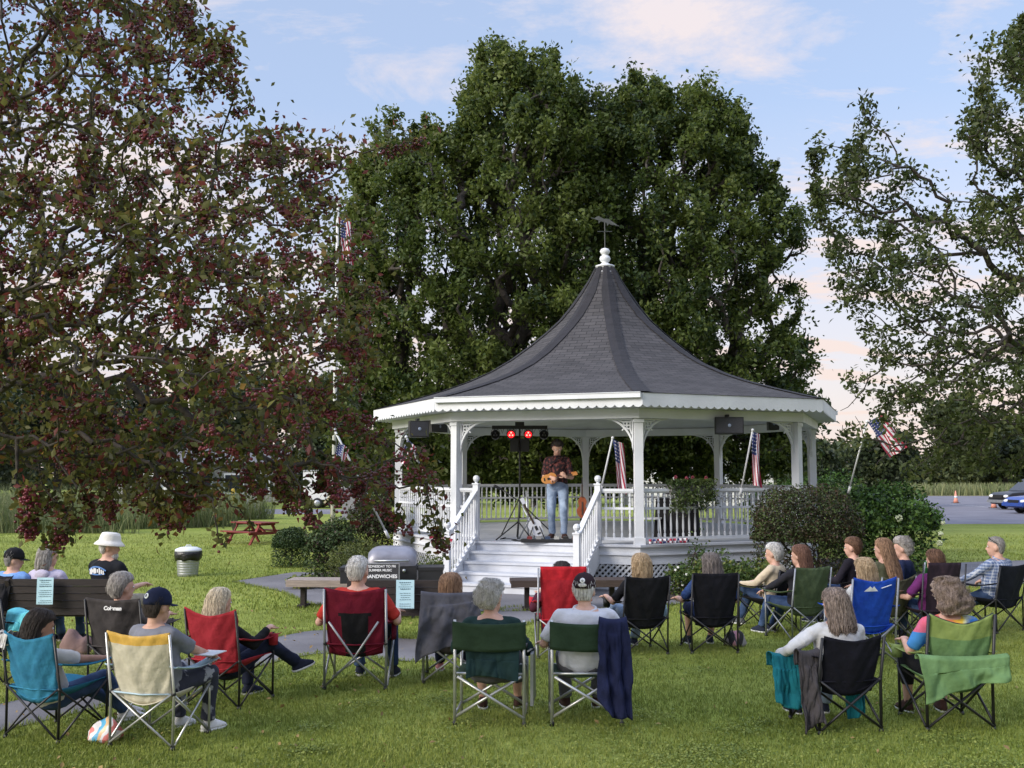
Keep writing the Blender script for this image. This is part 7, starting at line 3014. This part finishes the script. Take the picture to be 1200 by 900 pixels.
# cables
for i, (x0, y0, x1, y1, lab) in enumerate(((602, 18.7, 640, 18.45, 'black cable looping from the microphone stand to the pedal board'), (585, 19.6, 612, 18.5, 'black cable lying along the stage left of the light stand'))):
    a_, b_ = V3((gw(x0, y0), y0, DZ + .008)), V3((gw(x1, y1), y1, DZ + .008))
    r_ = empty('cable', a_, 0, 1, lab, 'cable')
    mb = MB()
    mb.tube([(b_ - a_) * (j / 14) + V3((.10 * math.sin(j * .9 + i), .12 * math.sin(j * 1.3), 0)) for j in range(15)], .008, 6)
    mb.build('cord', PLAST_B, r_, True)
# pedal board
pb = V3((gw(648, 18.35), 18.35, DZ))
root = empty('pedal_board', pb, R(-4), 1, 'black pedal board with small effect pedals at the front of the stage', 'pedal board')
mb = MB()
mb.box((0, 0, .03), (1.12, .36, .05))
mb.box((0, -.17, .05), (1.14, .03, .03))
mb.build('board', PLAST_B, root)
cols = [(.16, .03, .03), (.22, .22, .22), (.03, .05, .10), (.35, .35, .33), (.02, .02, .02), (.12, .06, .03)]
for i in range(6):
    mb = MB()
    mb.box((-.42 + i * .16, .02 * (i % 2), .08), (.09, .14, .05))
    mb.ell((-.42 + i * .16, -.03, .11), (.012, .012, .010), 8)
    mb.build('pedal', mat('pedal_%s' % 'abcdef'[i], cols[i], .4, .05), root)


# hanging loudspeakers
def speaker(px, py, Y, w, h, rz, label):
    p = cp(px, py, Y)
    root = empty('loudspeaker', p, R(rz), 1, label, 'loudspeaker', 'loudspeakers hung under the gazebo beam')
    mb = MB()
    poly = [(-w / 2, -.15), (w / 2, -.15), (w / 2 * .72, .16), (-w / 2 * .72, .16)]
    vs = [(x, y, -h / 2) for x, y in poly] + [(x, y, h / 2) for x, y in poly]
    mb.add(vs, [(3, 2, 1, 0), (4, 5, 6, 7), (0, 1, 5, 4), (1, 2, 6, 5), (2, 3, 7, 6), (3, 0, 4, 7)])
    mb.build('cabinet', PLAST_B, root)
    mb = MB()
    mb.box((0, -.155, 0), (w * .92, .012, h * .88))
    gl = mb.build('grille', mat('speaker_grille', (.035, .035, .042), .6, .2, 60), root)
    mb = MB()
    mb.ell((0, -.163, 0), (.03, .008, .03), 12)
    mb.build('badge', mat('badge_blue_grey', (.25, .30, .40), .4, .05), gl, True)
    mb = MB()
    zt = 2.96 - p.z
    mb.box((0, 0, (h / 2 + max(zt, h / 2 + .02)) / 2 + .02), (.05, .12, max(.04, zt - h / 2 + .04)))
    mb.build('bracket', PLAST_B, root)
    return root


speaker(852, 499, 18.3, .52, .30, 4, 'black loudspeaker hung between the centre and right front posts')
speaker(905, 497, 20.5, .20, .24, 0, 'small dark lamp housing hung at the right, beyond the loudspeaker')
speaker(489, 503, 19.0, .36, .30, 22, 'black loudspeaker hung between the two left posts')
speaker(508, 500, 20.2, .55, .22, 60, 'dark loudspeaker seen sideways just right of the left one')
# black covered table and wicker chair behind the right railing
p = V3((gw(792, 19.6), 19.6, DZ))
root = empty('covered_table', p, R(-20), 1, 'black covered table behind the front right railing', 'table')
mb = MB()


def tb(q, i, a_):
    if i == 0:
        q.x *= 1 + .04 * math.sin(a_ * 9)
        q.y *= 1 + .04 * math.sin(a_ * 9)
    return q


mb.loft([(0, 0, .01, .40, .30), (0, 0, .70, .37, .28), (0, 0, .725, .36, .27)], 48, 0, None, 7, tb)
mb.build('tablecloth', BLK, root, False)
mb = MB()
mb.box((0, 0, .735), (.72, .55, .02))
mb.build('tabletop', BLK, root)
p = V3((gw(762, 19.3), 19.3, DZ))
root = empty('white_chair', p, R(170), .9, 'white metal garden chair behind the front right railing', 'chair')
WM = WHITE
mb = MB()
mb.tube([(-.2, -.2, .42), (-.2, -.25, .75), (-.1, -.27, .88), (.1, -.27, .88), (.2, -.25, .75), (.2, -.2, .42)], .012, 8)
mb.tube([(-.12, -.22, .44), (-.1, -.26, .75), (0, -.27, .82), (.1, -.26, .75), (.12, -.22, .44)], .009, 8)
mb.build('backrest', WM, root, True)
mb = MB()
mb.loft([(0, 0, .41, .21, .21), (0, 0, .44, .22, .22)], 24, 0, None, 3)
mb.build('seat', WM, root)
for x in (-.18, .18):
    for y in (-.18, .18):
        mb = MB()
        mb.tube([(x, y, .42), (x * 1.15, y * 1.15, 0)], .011, 6)
        mb.build('leg', WM, root, True)
# ------------------------------------------------------------------ sky, sun, camera
bpy.data.scenes.remove(TMPC)
W = bpy.data.worlds.new('World')
scene.world = W
W.use_nodes = True
nt = W.node_tree
nt.nodes.clear()
N, L = nt.nodes.new, nt.links.new
out = N('ShaderNodeOutputWorld')
bg = N('ShaderNodeBackground')
sky = N('ShaderNodeTexSky')
sky.sky_type = 'NISHITA'
sky.sun_disc = False
SUN_EL, SUN_AZ = R(26.0), R(-122)   # azimuth from +Y, negative = towards -X
sky.sun_elevation = SUN_EL
sky.sun_rotation = SUN_AZ
sky.air_density = 1.0
sky.dust_density = .8
sky.ozone_density = 1.6
tc = N('ShaderNodeTexCoord')
sx = N('ShaderNodeSeparateXYZ')
L(tc.outputs['Generated'], sx.inputs[0])
zc = N('ShaderNodeMath')
zc.operation = 'MAXIMUM'
zc.inputs[1].default_value = .03
L(sx.outputs['Z'], zc.inputs[0])
za = N('ShaderNodeMath')
za.operation = 'ADD'
za.inputs[1].default_value = .12
L(zc.outputs[0], za.inputs[0])
dv = N('ShaderNodeVectorMath')
dv.operation = 'DIVIDE'
cb = N('ShaderNodeCombineXYZ')
L(za.outputs[0], cb.inputs[0])
L(za.outputs[0], cb.inputs[1])
cb.inputs[2].default_value = 1
L(tc.outputs['Generated'], dv.inputs[0])
L(cb.outputs[0], dv.inputs[1])
mp = N('ShaderNodeMapping')
mp.inputs['Scale'].default_value = (1.0, 1.75, 0)
mp.inputs['Rotation'].default_value = (0, 0, R(28))
mp.inputs['Location'].default_value = (5.3, 2.4, 0)
L(dv.outputs[0], mp.inputs[0])
c1 = N('ShaderNodeTexNoise')
c1.inputs['Scale'].default_value = 1.35
c1.inputs['Detail'].default_value = 9
c1.inputs['Roughness'].default_value = .66
c1.inputs['Distortion'].default_value = .35
L(mp.outputs[0], c1.inputs['Vector'])
rp = N('ShaderNodeMapRange')
rp.inputs[1].default_value = .485
rp.inputs[2].default_value = .645
rp.clamp = True
L(c1.outputs[0], rp.inputs[0])
# more cloud low down
hz = N('ShaderNodeMapRange')
hz.inputs[1].default_value = .0
hz.inputs[2].default_value = .34
hz.inputs[3].default_value = .9
hz.inputs[4].default_value = 0.0
L(sx.outputs['Z'], hz.inputs[0])
ad = N('ShaderNodeMath')
ad.operation = 'ADD'
ad.use_clamp = True
L(rp.outputs[0], ad.inputs[0])
L(hz.outputs[0], ad.inputs[1])
ml = N('ShaderNodeMath')
ml.operation = 'MULTIPLY'
ml.inputs[1].default_value = .92
L(ad.outputs[0], ml.inputs[0])
# cloud colour: warm near the horizon, pinkish white above
cr = N('ShaderNodeValToRGB')
e = cr.color_ramp.elements
CK = 2.6
e[0].position = 0.0
e[0].color = (1.0, .80, .70, 1)
e[1].position = .55
e[1].color = (.93, .87, .92, 1)
q = e.new(.22)
q.color = (1.0, .84, .79, 1)
L(sx.outputs['Z'], cr.inputs[0])
sc_ = N('ShaderNodeVectorMath')
sc_.operation = 'SCALE'
sc_.inputs['Scale'].default_value = CK
L(cr.outputs[0], sc_.inputs[0])
# clear sky: nishita lifted a little with the blue of thin high haze
mx0 = N('ShaderNodeMix')
mx0.data_type = 'RGBA'
mx0.inputs[0].default_value = .78
L(sky.outputs[0], mx0.inputs[6])
mx0.inputs[7].default_value = (.47 * CK, .565 * CK, .78 * CK, 1)
mx = N('ShaderNodeMix')
mx.data_type = 'RGBA'
L(ml.outputs[0], mx.inputs[0])
L(mx0.outputs[2], mx.inputs[6])
L(sc_.outputs[0], mx.inputs[7])
# added light: the unseen sky overhead is scaled brighter to light the scene
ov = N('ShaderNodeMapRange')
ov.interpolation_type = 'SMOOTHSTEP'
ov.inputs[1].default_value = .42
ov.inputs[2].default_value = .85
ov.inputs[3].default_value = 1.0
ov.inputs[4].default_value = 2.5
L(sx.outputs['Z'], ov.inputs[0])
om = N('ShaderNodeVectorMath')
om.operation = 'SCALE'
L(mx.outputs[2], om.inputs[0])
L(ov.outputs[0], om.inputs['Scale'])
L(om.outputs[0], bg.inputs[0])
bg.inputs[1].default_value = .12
L(bg.outputs[0], out.inputs[0])

sd = bpy.data.lights.new('sun', 'SUN')
sd.energy = 1.35
sd.angle = R(24)
sd.color = (1.0, .92, .82)
so = bpy.data.objects.new('sun', sd)
COL.objects.link(so)
dsun = Vector((math.sin(SUN_AZ) * math.cos(SUN_EL), math.cos(SUN_AZ) * math.cos(SUN_EL), math.sin(SUN_EL)))
so.rotation_euler = dsun.to_track_quat('Z', 'Y').to_euler()
so.location = (-30, 10, 30)

cam = bpy.data.cameras.new('camera')
cam.sensor_width = 36
cam.lens = 36 * F / 1200
cam.clip_end = 2000
co = bpy.data.objects.new('camera', cam)
COL.objects.link(co)
co.location = (0, 0, H)
co.rotation_euler = (R(90) + PT, 0, 0)
scene.camera = co
vs = scene.view_settings
vs.view_transform = 'Standard'
vs.look = 'None'
vs.exposure = 1.66
vs.gamma = 1
vs.use_curve_mapping = False
scene.cycles.max_bounces = 6
scene.cycles.diffuse_bounces = 3
scene.cycles.transmission_bounces = 3
scene.cycles.use_denoising = True
